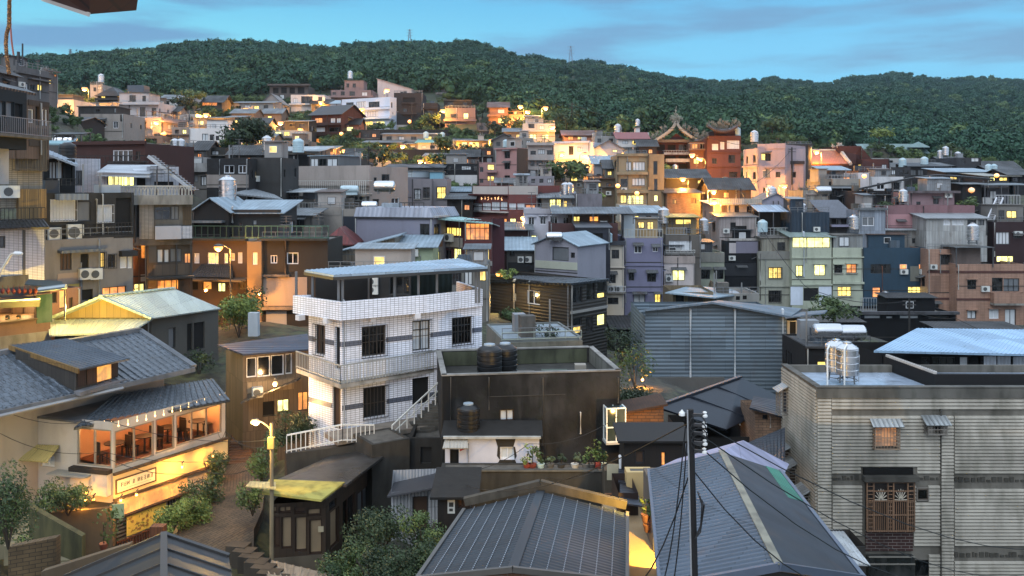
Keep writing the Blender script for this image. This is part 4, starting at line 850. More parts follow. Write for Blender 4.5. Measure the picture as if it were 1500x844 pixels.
for sgn,xe,ye in((-1,957,207),(1,1022,206)):
 pr=[]
 for i in range(9):
  t=i/8;pr.append((990.5+(xe-990.5)*t,178+(ye-178)*(t**.62)))
 for(xa,ya),(xb,yb)in zip(pr,pr[1:]):
  q=[P(xa,ya,D-2),P(xb,yb,D-2),P(xb,yb,D+10),P(xa,ya,D+10)];rf.face(q if sgn>0 else q[::-1]);rf.face([x-Z*.35 for x in(q[::-1]if sgn>0 else q)])
  bd.bar(P(xa,ya,D-2.1),P(xb,yb,D-2.1),.5,.5);bd.bar(P(xa,ya+3.2,D-1.2),P(xb,yb+1.6,D-1.2),.35,.35)
rf.build('roof',rooftile('#4b4a44',.4,.5),T.root);bd.build('ridge_moulding',plaster('#9c927c',.3),T.root)
m=MB();ornament(m,P(990,180,D-1.5),3.6,1.4,tr,12);ornament(m,P(990,176,D+3),2.2,2.4,tr,12);m.build('ridge_figures',plaster('#8d8a72',.3),T.root)
for x,y,h,w in((963,204,2.8,2.6),(957,208,2.4,1.8),(972,194,2.2,1.6),(1013,198,2.8,3.),(1004,190,1.8,1.4),(1021,204,2.,1.6)):
 m=MB();ornament(m,P(x,y,D-1),h,w,tr);m.build('corner_figures',plaster('#7f7a68',.3),T.root)
b=Bld('brick red temple gatehouse with an upturned ornamental roof',1036,1085,199,285,166,10,plaster('#7c3d30',.35),name='temple_gatehouse',cat='temple',roof=('flat',.3));G=b
b.w('f 1043 211 1052 220 wW2;f 1055 208 1061 219 wW1;f 1065 206 1083 218 wW4;f 1067 227 1077 239 d;f 1043 232 1050 240 d;f 1068 252 1080 260 d;f 1046 262 1056 272 o');b.ledge('f',1035,1086,222,223.5,.25);b.ledge('f',1035,1086,243,244.5,.25);b.room(1047,1078,192,199,plaster('#5a2f27',.3),5)
m=MB();pr=[(1038+42*i/12,181+8*(1-((i-6)/6)**2))for i in range(13)]
for(xa,ya),(xb,yb)in zip(pr,pr[1:]):m.slab(P(xa,ya+3.5,163.5),P(xb,yb+3.5,163.5),P(xb,yb,167),P(xa,ya,167),.3);m.slab(P(xb,yb+3.5,170.5),P(xa,ya+3.5,170.5),P(xa,ya,167),P(xb,yb,167),.3)
m.build('upturned_roof',rooftile('#6a4a38',.4,.5),G.root)
for x,y,h,w in((1058,188,3.,1.6),(1052,188,1.8,2.),(1065,188,1.8,2.),(1041,186,1.9,1.6),(1077,185,2.,1.6)):
 m=MB();ornament(m,P(x,y,166),h,w,tr,10);m.build('roof_figures',plaster('#8a7b5c',.3),G.root)
m=MB()
for i in range(8):m.slab(P(1017+i*2.6,206.5-(i/7)**2*7,163),P(1019.6+i*2.6,206.5-((i+1)/8)**2*7,163),P(1019.6+i*2.6,204-((i+1)/8)**2*7,167),P(1017+i*2.6,204-(i/7)**2*7,167),.25)
m.build('side_eave',rooftile('#6a4a38',.4,.5),G.root);m=MB();ornament(m,P(1023,204,165),1.6,2.,tr);ornament(m,P(1031,202,165),1.8,2.,tr);m.build('eave_figures',plaster('#8a7b5c',.3),G.root)
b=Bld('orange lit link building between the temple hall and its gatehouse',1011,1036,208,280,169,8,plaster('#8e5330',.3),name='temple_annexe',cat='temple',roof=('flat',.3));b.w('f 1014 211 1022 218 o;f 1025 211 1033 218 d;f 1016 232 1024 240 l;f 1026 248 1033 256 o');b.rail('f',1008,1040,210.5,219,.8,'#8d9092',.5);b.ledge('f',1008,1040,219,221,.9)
b=Md('pale pink apartment block with parapet, tallest at the right of the temple',1112,1150,213,300,148,9,plaster('#a58a90',.4),D1=145,roof=('flat',.9));b.w('f 1118 225 1129 236 da;f 1117 248 1128 260 hS;f 1136 252 1143 260 d;f 1118 270 1128 280 w');b.ledge('f',1110,1151,243,245.5,.3);b.ledge('f',1110,1151,210.5,218,.12)
b=Md('narrow pink wing with tall windows, left shoulder of the pale pink block',1090,1111,219,300,152,9,plaster('#a98c90',.4),D1=147,roof=('flat',.6));b.w('f 1093 229 1096 240 d;f 1103 227 1107 239 d;f 1093 252 1096 262 l;f 1103 252 1107 263 d');b.ledge('f',1089,1112,243,245,.3)
b=Md('lower pink wing with a flat dark roof right of the pale pink block',1151,1177,240,300,147,8,plaster('#a3868b',.4));b.ledge('f',1150,1178,236,240.5,.3,plaster('#4a4044',.6));b.w('f 1158 252 1166 260 d');b.pipe('f',1156,238,275,.07)
b=Md('dark grey upper house behind the pink block with one small window',1150,1189,213,262,160,8,plaster('#4a484c',.4));b.w('f 1173 224 1181 232 w;f 1158 226 1162 233 d');b.ledge('f',1149,1190,211,214,.3)
b=Md('temple wing with an orange tiled roof glowing under a lamp',1189,1243,239,268,163,8,plaster('#7e5138',.3),roof=('none',),cat='temple',name='temple_wing');b.w('f 1195 245 1206 252 l;f 1212 244 1222 252 y;f 1228 245 1238 252 o')
m=MB();m.slab(P(1187,240,161.5),P(1246,240,161.5),P(1230,220,169),P(1190,220,169),.3);m.build('roof',rooftile('#b0653a',.5,.5),b.root);m=MB()
m.tube([P(1246,240,161),P(1239,232,164),P(1231,221,168.5),P(1230,212,169)],.35,6,.5);m.tube([P(1188,220.5,169),P(1231,220.5,169)],.3,6);m.build('ridge_moulding',plaster('#a39a8d',.3),b.root);m=MB();ornament(m,P(1228,216,168),1.2,2.4,tr,7);m.build('ridge_figures',plaster('#a39a8d',.3),b.root)
b=Md('brick red windowless hall with a sloping right shoulder',1229,1262,214,285,167,9,plaster('#5e2d28',.35),roof=('flat',.2));b.patch('f',1238,1254,224,240,plaster('#6d3a33',.3))
b=Md('lower brick red annexe with a single pale window',1263,1303,233,285,164,8,plaster('#6d342c',.35),roof=('flat',.3));b.w('f 1292 241 1299 249 w');m=MB();m.face([P(1262.5,233,166),P(1276,233,166),P(1262.5,216,166)]);m.face([P(1262.5,233,170),P(1262.5,216,170),P(1276,233,170)]);m.slab(P(1262,215.5,166),P(1276.5,233,166),P(1276.5,233,170),P(1262,215.5,170),.15);m.build('shoulder_wall',plaster('#5e2d28',.35),b.root)
b=Md('long pavilion with a pale green tiled roof at the wood edge',1270,1352,222,240,232,9,plaster('#a8a39b',.3),roof=('gu',2.2,1.4),rm=sheet('#6d8885',.5,True,.3));b.w('f 1292 224 1300 230 d;f 1302 224 1310 230 w;f 1312 224 1320 230 d;f 1322 224 1330 230 w;f 1280 224 1288 230 d');b.ledge('f',1276,1350,230,232.5,1.4)
m=MB();e=[P(1329,216,229),P(1362,216,229),P(1362,214.5,238),P(1329,214.5,238)];ap=P(1345,207.5,233)
for i in range(4):m.face([e[i],e[(i+1)%4],ap])
m.face(e[::-1]);m.build('pyramid_roof',sheet('#6d8885',.5,True,.3),b.root)
b=Md('grey house with a curved pale wall below the long pavilion',1276,1350,232,255,205,7,plaster('#9a9a98',.4),roof=('flat',.4));b.w('f 1300 235 1308 240 d;f 1318 235 1326 240 w')
b=Md('low dark house with two grey windows left of the long canopy',1303,1334,245,275,166,7,plaster('#48474a',.5),roof=('flat',.4));b.w('f 1306 249 1312 256 w;f 1316 249 1324 256 d;f 1326 249 1331 256 d')
b=Md('dark house with shuttered windows above the long canopy',1331,1385,244,272,168,7,plaster('#3f3f43',.5),roof=('sf',.8,.5),rm=DARKM);b.w('f 1334 249 1342 257 h;f 1345 249 1353 257 h;f 1358 248 1362 257 d;f 1366 248 1376 256 w')
b=Md('slate house with a pale window on the skyline right of the tanks',1402,1437,231,262,175,8,plaster('#45484e',.4),roof=('flat',.4));b.w('f 1423 231 1434 237 w2;f 1406 234 1414 240 d')
b=Md('long low house with a pale blue strip roof at the right',1385,1452,252,275,158,7,plaster('#5b5c60',.5),roof=('sf',.7,.8),rm=BLUE);b.w('f 1392 257 1402 263 l;f 1410 257 1420 263 d;f 1430 257 1440 263 w')
b=Md('grey brown house half hidden at the far right edge, lit yellow under its roof',1446,1484,258,285,150,8,plaster('#585459',.5),roof=('sf',.6,1.),rm=paint('#8c8a80'));b.w('f 1450 260 1458 265 y;f 1464 260 1476 265 l')
b=Md('dark low house under the wood at the right frame edge',1478,1560,256,285,150,8,plaster('#34363b',.5),roof=('gu',1.,.6),rm=DARKM);b.w('f 1482 260 1492 266 d')
for i,(x0,x1,yt,D,c)in enumerate(((1380,1420,236,190,'#55565a'),(1450,1500,250,170,'#3d4046'))):
 b=Md(['small slate coloured house among trees behind the water tanks at the right','slate grey hut nearest the wood at the right frame edge'][i],x0,x1,yt,yt+25,D,7,plaster(c,.5),roof=('gu',1.,.4),rm=DARKM);b.w(f'f {x0+6} {yt+4} {x0+14} {yt+9} d;f {x0+20} {yt+4} {x0+28} {yt+9} w')
b=Md('shelter house with a pale blue tilted roof and balustraded terrace',1201,1254,262,300,138,6,plaster('#77756c',.6),roof=('flat',.2));b.w('f 1214 266 1222 272 d;f 1236 266 1246 272 d');b.canopy(1203,1249,249,243,4.5,BLUE,.3,4);b.room(1200,1212,248,262,plaster('#8b887f',.5),4,t0=.3);b.ledge('f',1218,1256,262,272,.5,plaster('#8d8c82',.7));b.rail('f',1213,1254,257,262,.1,'#8d9092',.5)
b=Md('black fronted house below the shelter house terrace',1216,1256,276,305,133,6,plaster('#26282b',.5),roof=('sf',.3,.5),rm=GREYM);b.w('f 1219 279 1228 287 d;f 1231 279 1240 287 d;f 1243 279 1253 287 d')
b=Md('pale tin clad house under the lying silver tank',1176,1215,279,320,131,7,sheet('#8f8e86',.4,True,.6));b.w('f 1204 280 1212 288 d');b.room(1182,1203,286,312,plaster('#a38e84',.5),3,t0=-.02)
b=Md('bright white wall house with a stained parapet, centre right',1257,1275,253,290,140,6,plaster('#b4b2b4',.3));b.patch('f',1257,1260,262,276,plaster('#b0853c',.2),'door_strip')
b=Md('long stained white parapet house beside the red annexe',1275,1325,259,290,142,7,plaster('#b1b3b6',.7))
b=Md('dark pillared house beneath the left end of the long canopy',1255,1320,280,320,127,7,plaster('#3f3a3d',.5));b.w('f 1262 284 1275 296 k;f 1290 284 1300 292 d;f 1305 284 1316 293 d');b.canopy(1268,1316,285,284,3,GREYM,-.6,3)
c=thing('market_canopy','long dark arched canopy on thin posts spanning the right of the slope','canopy',P(1360,285,128));BASES.append((P(1360,300,128).x,128,zof(300,128)));m=MB();pr=[(1258,276),(1300,267),(1340,259.5),(1372,256),(1410,258),(1456,262)]
for(xa,ya),(xb,yb)in zip(pr,pr[1:]):m.slab(P(xa,ya,126),P(xb,yb,126),P(xb,yb-.7,133),P(xa,ya-.7,133),.25)
m.build('roof',DARKM,c)
for x,y in((1270,273),(1308,265),(1335,260.5),(1370,257),(1405,258),(1440,261)):
 m=MB();m.bar(P(x,y+1,126.3),P(x,290,126.3),.16);m.build('post',paint('#5a5a5c'),c);m=MB();m.bar(P(x,y+.5,132.6),P(x,288,132.6),.16);m.build('post',paint('#5a5a5c'),c)
b=Md('dusty pink house with an air conditioner beneath the long canopy',1333,1398,282,325,121,7,plaster('#99737a',.4),roof=('flat',.2));b.w('f 1367 291 1375 299 dae');b.ac('f',1388,286,1.,.7);b.ledge('f',1330,1403,279.5,283,.8,concrete('#6f6669'));b.pipe('f',1382,288,311,.04)
b=Md('dusty pink terrace house with a stained parapet, below the air conditioner house',1298,1428,301,345,117,3.5,plaster('#935f66',.6),roof=('flat',.7));b.w('f 1314 325 1324 331 dae');b.patch('f',1298,1360,314,333,plaster('#b3747b',.4))
b=Md('dark teal shed with a red lantern glow at the right of the long canopy',1410,1438,270,300,123,6,plaster('#333a40',.4),roof=('sf',.4,.6),rm=GREYM);b.w('f 1415 275 1420 281 d')
o=wall_lamp(1423,278.5,122.2,0,'red lantern under the small tin roof at the right of the long canopy',.45,(1,.06,.05),.6,.5,'lantern',None)
b=Md('low corrugated white house with a tank, in front of the pink terrace',1357,1446,320,345,113,4,sheet('#a9aba9',.4,True,.5),roof=('sf',.5,.4),rm=sheet('#8f9497',.4));b.w('f 1382 322 1392 330 wW4;f 1395 322 1412 330 wW4;f 1417 322 1430 330 d3;f 1433 322 1442 330 h')
b=Md('pale blue corrugated box house left of the pink terrace',1257,1297,308,340,114,4,sheet('#8d97a3',.4,True,.35),roof=('flat',.15));b.ledge('f',1250,1299,305,308,.4,GREYM)
b=Md('house with a mottled grey slate roof left of the corrugated box',1213,1249,318,345,118,6,plaster('#55565c',.5),roof=('sf',2.,.5),rm=rooftile('#565a66',.5,.5));b.w('f 1218 321 1228 329 k;f 1232 321 1245 329 k');b.ledge('f',1214,1250,329,332,1.,paint('#8d8da5'))
b=Md('navy sheet metal box house above the green flats',1157,1215,311,345,116,6,sheet('#2b4256',.5,True,.2),roof=('flat',.1))
b=Md('tall open shelter house with a barred pale roof and a balcony',1111,1156,345,400,117,7,plaster('#75706a',.6),roof=('flat',.2));b.canopy(1111,1156,310,300,4,sheet('#9fb0c2',.5,True,.2),.1,3,zlow=zof(347,118));b.room(1114,1155,311,345,plaster('#4a4038',.5),3,t0=3.);b.rail('f',1112,1156,334,345,0.,'#a2a4a2',.5);b.w('f 1138 355 1150 365 k;f 1118 354 1126 364 d')
b=Md('lilac gable of a house with a steel tank on top',1116,1158,294,330,122,6,plaster('#8c8aa0',.3),roof=('gv',1.,.3),rm=GREYM)
b=Md('terrace house with a fluted roof edge shining under a lamp',1045,1114,300,345,122,7,plaster('#8a807a',.5),roof=('sf',.4,.6),rm=sheet('#a79f92',.4));b.w('f 1057 301 1065 312 s;f 1076 301 1083 312 k;f 1094 302 1102 312 d;f 1106 302 1112 312 d;f 1046 323 1053 334 o');b.ledge('f',1038,1114,291,298,.8,sheet('#a79f92',.3));b.balcony('f',1040,1075,312,321,323,1.,'#a0a2a4',gap=.5)
b=Md('corrugated pale lean-to with a maroon door right of the fluted roof',1054,1108,318,365,117,5,sheet('#a39a97',.4,True,.5),roof=('sf',.4,.3),rm=GREYM);b.w('f 1070 326 1078 338 kD;f 1078 331 1094 350 k');b.patch('f',1079,1094,338,349,paint('#5d2a25'),'maroon_panel');b.ledge('f',1066,1110,349,352,1.,concrete('#a5a29e'))
b=Md('dark house front with a lilac wall under the maroon door lean-to',1062,1112,353,425,115,6,plaster('#23272f',.4));b.patch('f',1078,1111,354,371,plaster('#77748c',.3));b.patch('f',1068,1078,356,371,plaster('#a79ea0',.3));b.w('f 1080 392 1092 401 d;f 1096 392 1106 401 k');b.ledge('f',1061,1113,386,404,.12,paint('#1d222c'));b.w('f 1080 392 1092 401 da')
b=Md('black house under the wood of the dark slope below the temple',975,1037,260,290,142,8,plaster('#35302e',.5),roof=('gu',1.4,.6),rm=DARKM);b.w('f 1022 264 1027 269 l;f 1000 264 1006 270 d')
b=Md('small brick walled house lit from the right below the temple',977,1026,283,315,132,7,brick('#8a6a52'),roof=('sf',.6,.6),rm=DARKM);b.w('f 985 292 991 299 d;f 1012 290 1020 298 s')
b=Md('dark roofed brown house under the starburst lamp',1042,1100,276,305,134,7,plaster('#5a473c',.5),roof=('gu',1.6,.7),rm=DARKM);b.w('f 1060 282 1068 290 o;f 1084 282 1092 290 d')
b=Md('orange lit house beneath the two temple lamps',1014,1060,262,300,150,6,plaster('#8a5a34',.4),roof=('flat',.4));b.w('f 1020 268 1028 276 l;f 1040 266 1050 276 o')
b=Md('red banded restaurant with a wall of white framed windows',692,744,272,335,116,9,plaster('#8a3b34',.3),D1=110,roof=('flat',.3));R_=b
b.patch('f',692,744,273,285,plaster('#b3a59a',.2),'upper_wall',.02);b.w('f 696 276 712 283 wG4;f 714 275 728 282 wG4;f 731 273 742 281 dG3;f 694 298 706 309 wW5;f 707 297 719 308 wW5;f 720 296 732 308 wW5;f 733 296 743 307 wW4;f 716 320 728 332 l;f 732 320 742 332 o');b.ledge('f',690,745,309,311,.5,plaster('#b3a59a'))
b.ledge('f',690,745,284.5,286.5,.5,paint('#5c1f1d'));m=MB();sr=random.Random(3);a,z0,e,z1=b.rect('f',704,288,738,294,False);p,t,L,n=b.faces['f']
for i in range(7):
 x=a+(e-a)*(i+.2)/7;zz=z0+.05+(i%2)*.06
 for k in range(3):m.bar(b.at('f',x+sr.uniform(0,.25),zz+sr.uniform(0,.4),.06),b.at('f',x+sr.uniform(.1,.35),zz+sr.uniform(0,.45),.06),.05)
m.build('sign_lettering',lamp_m((1.,.5,.2),1.),b.root)
b=Md('right wing of the red restaurant, lit at street level',745,788,273,335,110,8,plaster('#8a3b34',.3),roof=('flat',.3));b.patch('f',745,788,272.5,285,plaster('#a89d92',.3),'upper_wall',.02);b.w('f 760 276 768 283 dW2;f 770 276 784 283 wW3;f 746 298 756 307 wW4;f 758 298 768 307 wW4;f 747 320 756 332 y;f 770 300 784 310 o')
b=Md('house with two lit windows and a bare grey side wall',794,842,290,330,108,8,plaster('#857a6d',.4),roof=('sf',.6,.7),rm=GREYM);b.w('f 805 292 814 305 y;f 815 292 822 305 l;f 824 294 831 304 l;f 837 291 841 300 d')
b=Md('bare grey concrete wall house right of the two lit windows',843,882,284,335,107,6,concrete('#77747a',.5),roof=('flat',.3));b.w('f 838 293 846 303 d')
b=Md('pale lilac white house with three pedimented windows',768,838,306,352,103,7,plaster('#b3b4c2',.25),roof=('flat',.5));b.w('f 774 318 783 330 dWe;f 791 317 800 329 dWe;f 807 317 817 329 dWe;f 825 318 833 328 dWe;f 778 345 786 352 y');b.ledge('f',767,839,306,313,.25,plaster('#9d9aa3',.3))
b=Md('maroon walled roof terrace house with a dark tin canopy',806,905,327,375,98,6,plaster('#683a36',.4),roof=('flat',.5));b.w('f 829 343 839 353 d');b.canopy(808,930,313,303,5,sheet('#6b737a',.4),.2,5,zlow=zof(328,98));b.room(836,905,317,327,plaster('#6e5038',.4),3,t0=2.5,wins='842 318 852 326 l;866 318 880 326 o')
b=Md('navy blue sheet metal hut with a pale sign, on a concrete base',846,894,334,366,94,5,paint('#18233a',.5),roof=('sf',.35,.25),rm=paint('#3d434c'));b.w('f 859 342 883 352 k');m=MB();m.lathe(b.at('f',*b.sz('f',868,349.5),.02),[(.3,0),(.3,.04),(.1,.05)],10,b.faces['f'][3]);m.build('round_sign',paint('#c2c4c8'),b.root)
b=Md('stained bare concrete storey under the navy hut',847,887,364,480,95,5,concrete('#a39d92',.9));b.w('f 860 367 868 378 w');b.patch('f',847,887,393,440,plaster('#c0b391',.3),'cream_wall');b.w('f 863 401 872 404 k')
b=Md('cream house front with stacked air conditioner balcony',888,914,358,485,97,6,plaster('#bdb098',.4));b.w('f 896 366 907 379 d;f 892 402 902 415 dae;f 890 436 906 446 d2');b.ledge('f',886,916,353,359,.4,paint('#3a3f4a'));b.balcony('f',889,915,419,427,429,.7,'#a9abad',gap=.3);b.ac('f',896,423,.9,.7);b.ac('f',906,423,.9,.7);b.ledge('f',887,915,391,392.5,.15);b.patch('f',889,914,463,484,paint('#191817'),'shop_opening')
b=Md('periwinkle purple house, three storeys, with shaded windows',915,971,349,490,99,8,plaster('#77789f',.3));b.w('f 929 360 940 371 dWa;f 956 362 964 369 dWa;f 921 399 929 411 da;f 948 400 961 413 da;f 928 431 945 447 wa;f 959 431 968 445 la;f 925 467 931 475 k');b.ledge('f',914,972,388,389.5,.15);b.ledge('f',914,972,426,427.5,.15);b.patch('f',924,945,458,484,plaster('#a3a3b5',.3));b.pipe('f',973-4,352,480,.05)
b.rail('f',915,971,336,348,-.1,'#a9a9a2',.35);b.room(934,968,322,349,plaster('#a8863f',.3),3,t0=2.2,wins='938 326 948 336 l;952 326 962 338 l');b.room(917,934,316,349,plaster('#a5b6bd',.3),2.5,t0=2.)
b=Md('roof terrace house with a yellow lit room and ribbed yellow roof',975,1027,344,392,104,6,plaster('#6e665c',.5));b.canopy(976,1027,318,313,4,sheet('#b39a48',.4,True,.3),.1,3,zlow=zof(345,104));b.room(978,1025,321,345,plaster('#a8863f',.3),2.5,t0=1.8,wins='993 322 1017 330 l;1008 335 1016 343 y');b.rail('f',976,1006,334,344,0,'#9a9c9c',.35);b.w('f 980 353 1013 368 wW4');b.balcony('f',974,1016,366,370,373,.8,'#a9aaa6',gap=.4)
b=Md('blush white house front with one big yellow window',973,1017,376,490,103,6,plaster('#b9aba6',.4));b.w('f 985 396 1003 411 ya;f 975 401 983 411 w');b.ledge('f',972,1018,375,386,.12,plaster('#a59388',.8));b.ac('f',980,408,.9,.7);b.pipe('f',1016,380,470,.04)
b=Md('pale green stained house front with two dark awninged windows',1018,1061,370,490,112,6,plaster('#8f9a80',.6));b.w('f 1027 395 1040 409 da;f 1046 395 1060 409 da;f 1028 430 1040 442 d');b.ledge('f',1018,1061,370,384,.12,plaster('#85857a',.9))
b=Md('pale blue tin roofed terrace behind the purple house',920,972,312,340,112,6,plaster('#7d8790',.4),roof=('sf',.7,.4),rm=BLUE);b.w('f 928 316 936 322 l;f 946 316 954 322 d')
b=Md('lilac gable house with a lying tank and air conditioners',783,846,357,480,90,6,plaster('#8a8b9b',.3),D1=87,roof=('gv',1.1,.3),rm=BLUE);b.w('f 809 362 833 382 h1;f 836 370 842 378 d');b.ledge('f',784,846,383,394,.1,plaster('#a2a88f',.3))
b=Md('grey railed terrace house left of the lilac gable',742,783,366,470,92,5,plaster('#5f5d58',.6),roof=('sf',.9,.5),rm=BLUE);b.ac('f',764,380,.85,.65);b.ac('f',773,380,.85,.65);b.w('f 746 366 754 376 d');b.ledge('f',743,783,384,400,.1,paint('#191919'))
b=Md('dark red shop house with wall units beside the restaurant',720,776,337,440,98,7,plaster('#4e2620',.4),roof=('sf',.5,.5),rm=GREYM);b.w('f 763 345 767 350 w');b.ac('f',725,376,.7,1.);b.ac('f',731,367,.7,.9);b.ledge('f',720,745,347,357,.6,plaster('#3d231f',.3))
b=Md('stained pale green flats with a strip of bright upper windows',1160,1218,347,470,113,7,plaster('#9ca88a',.55),roof=('sf',.8,.5),rm=sheet('#8fa09b',.4));b.w('f 1161 348 1216 363 y5;f 1166 389 1176 405 yg;f 1193 388 1209 404 ye;f 1177 422 1199 441 k1');b.patch('f',1158,1176,420,447,plaster('#aebfd2',.4));b.patch('f',1199.5,1218,420,447,plaster('#aebfd2',.4));b.ledge('f',1159,1219,377,378.5,.2),b.ledge('f',1159,1219,416,418,.2)
b.pipe('f',1177,340,405,.12,'#aab4bd')
b=Md('left wing of the green flats with a moss streaked upper wall',1112,1159,370,470,114,7,plaster('#979c86',.7));b.w('f 1126 392 1145 408 lg3;f 1126 426 1144 443 dg');b.ledge('f',1110,1160,368,380,.15,plaster('#83847a',.9));b.ledge('f',1112,1160,418,420,.2);b.room(1116,1158,349,370,sheet('#8f8d80',.4,True,.7),3,t0=.1,wins='1139 355 1150 367 d');b.pipe('f',1121,372,446,.05)
b=Md('right wing of the green flats beside the navy house',1220,1264,363,470,113,7,plaster('#9fab8d',.5));b.w('f 1222 388 1234 400 dSe;f 1240 387 1255 400 oSe;f 1227 420 1247 434 l3S');b.ledge('f',1219,1265,376,377.5,.2);b.ledge('f',1219,1265,413,416,.3);b.room(1221,1264,345,363,sheet('#8d9190',.4,True,.5),3,t0=.05,wins='1229 347 1244 361 w')
b=Md('long corrugated grey storey with three small windows over the navy house',1265,1417,337,368,116,5,sheet('#8b8b88',.35,True,.5),roof=('sf',.4,.4),rm=sheet('#a4adb3',.4));b.w('f 1284 350 1297 358 dG;f 1336 349 1350 357 dG;f 1394 347 1409 355 dG')
b=Md('navy painted house with glowing windows and air conditioners',1265,1357,363,470,113,7,paint('#21465c',.6,0,.35),roof=('flat',.2));b.w('f 1275 387 1305 401 d3;f 1318 387 1329 395 oW1;f 1346 387 1357 395 oW1;f 1330 420 1349 436 l3;f 1278 421 1290 436 oD');b.ac('f',1323,398,1.,.65);b.ac('f',1352,398,1.,.65);b.patch('f',1333,1346,390,412,plaster('#77796a',.4),'cloth',.08);b.ac('f',1310,444,1.3,.9);b.ac('f',1317,436,1.,.7);b.pipe('f',1292,390,440,.06,'#8a5a48')
b=Md('tan tiled apartment house with red string courses',1359,1402,365,490,111,8,tilewall('#a58471','#7a5e50',.5,.2,.45));b.w('f 1377 373 1392 388 d2e');b.ledge('f',1358,1402,397,400,.06,plaster('#6e3a30',.3));b.ledge('f',1358,1402,436,439,.06,plaster('#6e3a30',.3));b.patch('f',1364,1378,404,430,tilewall('#8f7160','#7a5e50',.5,.2,.45),'blind_window')
b=Md('right bay of the tan tiled house with balconies and a porch roof',1402,1500,387,500,109,8,tilewall('#a3826f','#7a5e50',.5,.2,.45),roof=('flat',.5));b.w('f 1417 410 1430 424 de;f 1453 407 1469 427 d2;f 1470 408 1493 427 h3;f 1417 455 1430 467 we;f 1449 453 1463 467 wWe;f 1472 453 1488 481 wD2');b.ac('f',1442,423,1.,.7);b.balcony('f',1450,1496,428,443,446,1.,solid=tilewall('#a3826f','#7a5e50',.5,.2,.45));b.ledge('f',1401,1500,397,400,.08,plaster('#6e3a30',.3));b.ledge('f',1401,1450,437,440,.08,plaster('#6e3a30',.3));b.canopy(1398,1455,362,359,4,GREYM,-.3,2);b.room(1404,1444,363,387,plaster('#77655c',.5),3.,t0=1.2)
b=Md('tan tiled house continuing past the right frame edge',1500,1580,392,500,110,8,tilewall('#8d7264','#7a5e50',.5,.2,.45))
b=Md('maroon house with a grey bay window at the right frame edge',1455,1530,325,420,114,7,plaster('#4d3034',.4),roof=('flat',.3));b.w('f 1459 340 1479 358 wG4;f 1484 344 1496 349 da;f 1460 375 1485 384 y3');b.ac('f',1490,342,1.,.6);b.room(1462,1500,301,325,plaster('#7d7a74',.4),4,t0=.2,wins='1475 309 1490 320 l;1464 308 1472 321 d')
b=Md('stair house with a white steel stair and railed deck at the right edge',1440,1500,302,345,121,6,plaster('#65666e',.4),roof=('flat',.2));b.rail('f',1459,1494,286,300,0,'#b4b6b8',.4);b.canopy(1444,1520,271,268,5,GREYM,.4,4);b.room(1460,1492,276,302,plaster('#565862',.4),2.5,t0=2.5,wins='1464 280 1474 292 w')
m=MB();c=P(1452,324,114.5);s0,s1=P(1446,322,114.2),P(1460,290,117)
for o_ in(0,.9):m.bar(s0+Vector((o_,0,0)),s1+Vector((o_,0,0)),.14,.25)
for i in range(14):q=s0.lerp(s1,i/13.);m.obox(q+Vector((0,-.15,0)),Vector((.9,0,0)),Vector((0,.3,0)),Z*.04)
tag(m.build('outdoor_stair',paint('#b4b6ba'),None,loc=s0),'white steel outdoor stair climbing beside the maroon house','stair')
b=Md('long dark open storey and flat roof below the navy house',1258,1400,459,520,100,6,plaster('#1c1d22',.4),roof=('flat',.3));b.ledge('f',1256,1402,456,460,.6,concrete('#55565a'));b.w('f 1266 462 1290 467 w1;f 1298 463 1308 467 w1;f 1318 462 1346 467 w1;f 1360 463 1390 467 d1');b.rail('f',1262,1285,437,457,-.2,'#8d949a',.3)
for px,py,D_,lab,key,sc in((1130,299,123.5,'steel tank standing on the lilac gable house','steel',1.15),(1109,352,117.5,'steel tank beside the maroon door lean-to','steel',.95),(1175,319,118,'white topped steel tank left of the lying silver tank','steel',.9),(1251,341,113.5,'steel tank beside the pale blue corrugated box','steel',1.05),(1323,300,118,'slim banded steel tank left of the pink air conditioner house','steel',.95),(1425,358,110,'big steel tank on the tan porch roof','steel',1.2),(972,333,106,'white steel tank between the purple and yellow roof terraces','steel',1.1),(1031,343,108,'steel tank right of the ribbed yellow roof','steel',.9),(828,290,112,'left steel tank of the pair on the two lit window house','steel',.9),(834,290,112.5,'right steel tank of the pair on the two lit window house','steel',.9),(1385,231,188,'white tank highest among those at the right wood edge','steel',1.1),(1377,235,189,'steel tank left of the highest right hand tank','steel',1.),(1403,238,180,'steel tank beside the slate house on the skyline','steel',1.),(1354,243,172,'pale tank on the shuttered dark house','pale',1.1),(1322,245,170,'pale tank on the low dark house left of the long canopy','pale',1.1),(1448,252,162,'left pale tank above the pale blue strip roof','pale',.9),(1456,252,162,'right pale tank above the pale blue strip roof','pale',.9),(1105,212,150,'steel tank on the corner of the pale pink block','steel',1.1),(1080,199,167,'white capped tank on the temple gatehouse roof','pale',1.),(989,258,165,'tank on the balcony under the temple hall','steel',1.),(1297,451,109,'steel tank on the ground in front of the navy house','steel',.95),(1117,340,115.6,'pale tank in the open shelter balcony','pale',1.),(891,355,96.5,'small pale tank on the cream house roof edge','pale',.7)):tank(px,py,D_,lab,key,sc)
tank(1206,287,131,'lying silver tank on the tin clad house','lying',1.1);tank(812,355,88,'lying silver tank on the ridge of the lilac gable house','lying',.8)
LEFT='old houses stacked along the left flank'
def Lf(label,*a,**k):k.setdefault('group',LEFT);return Bld(label,*a,**k)
WT=tilewall('#a9adb5','#6b6e73',.24,.09,.45)
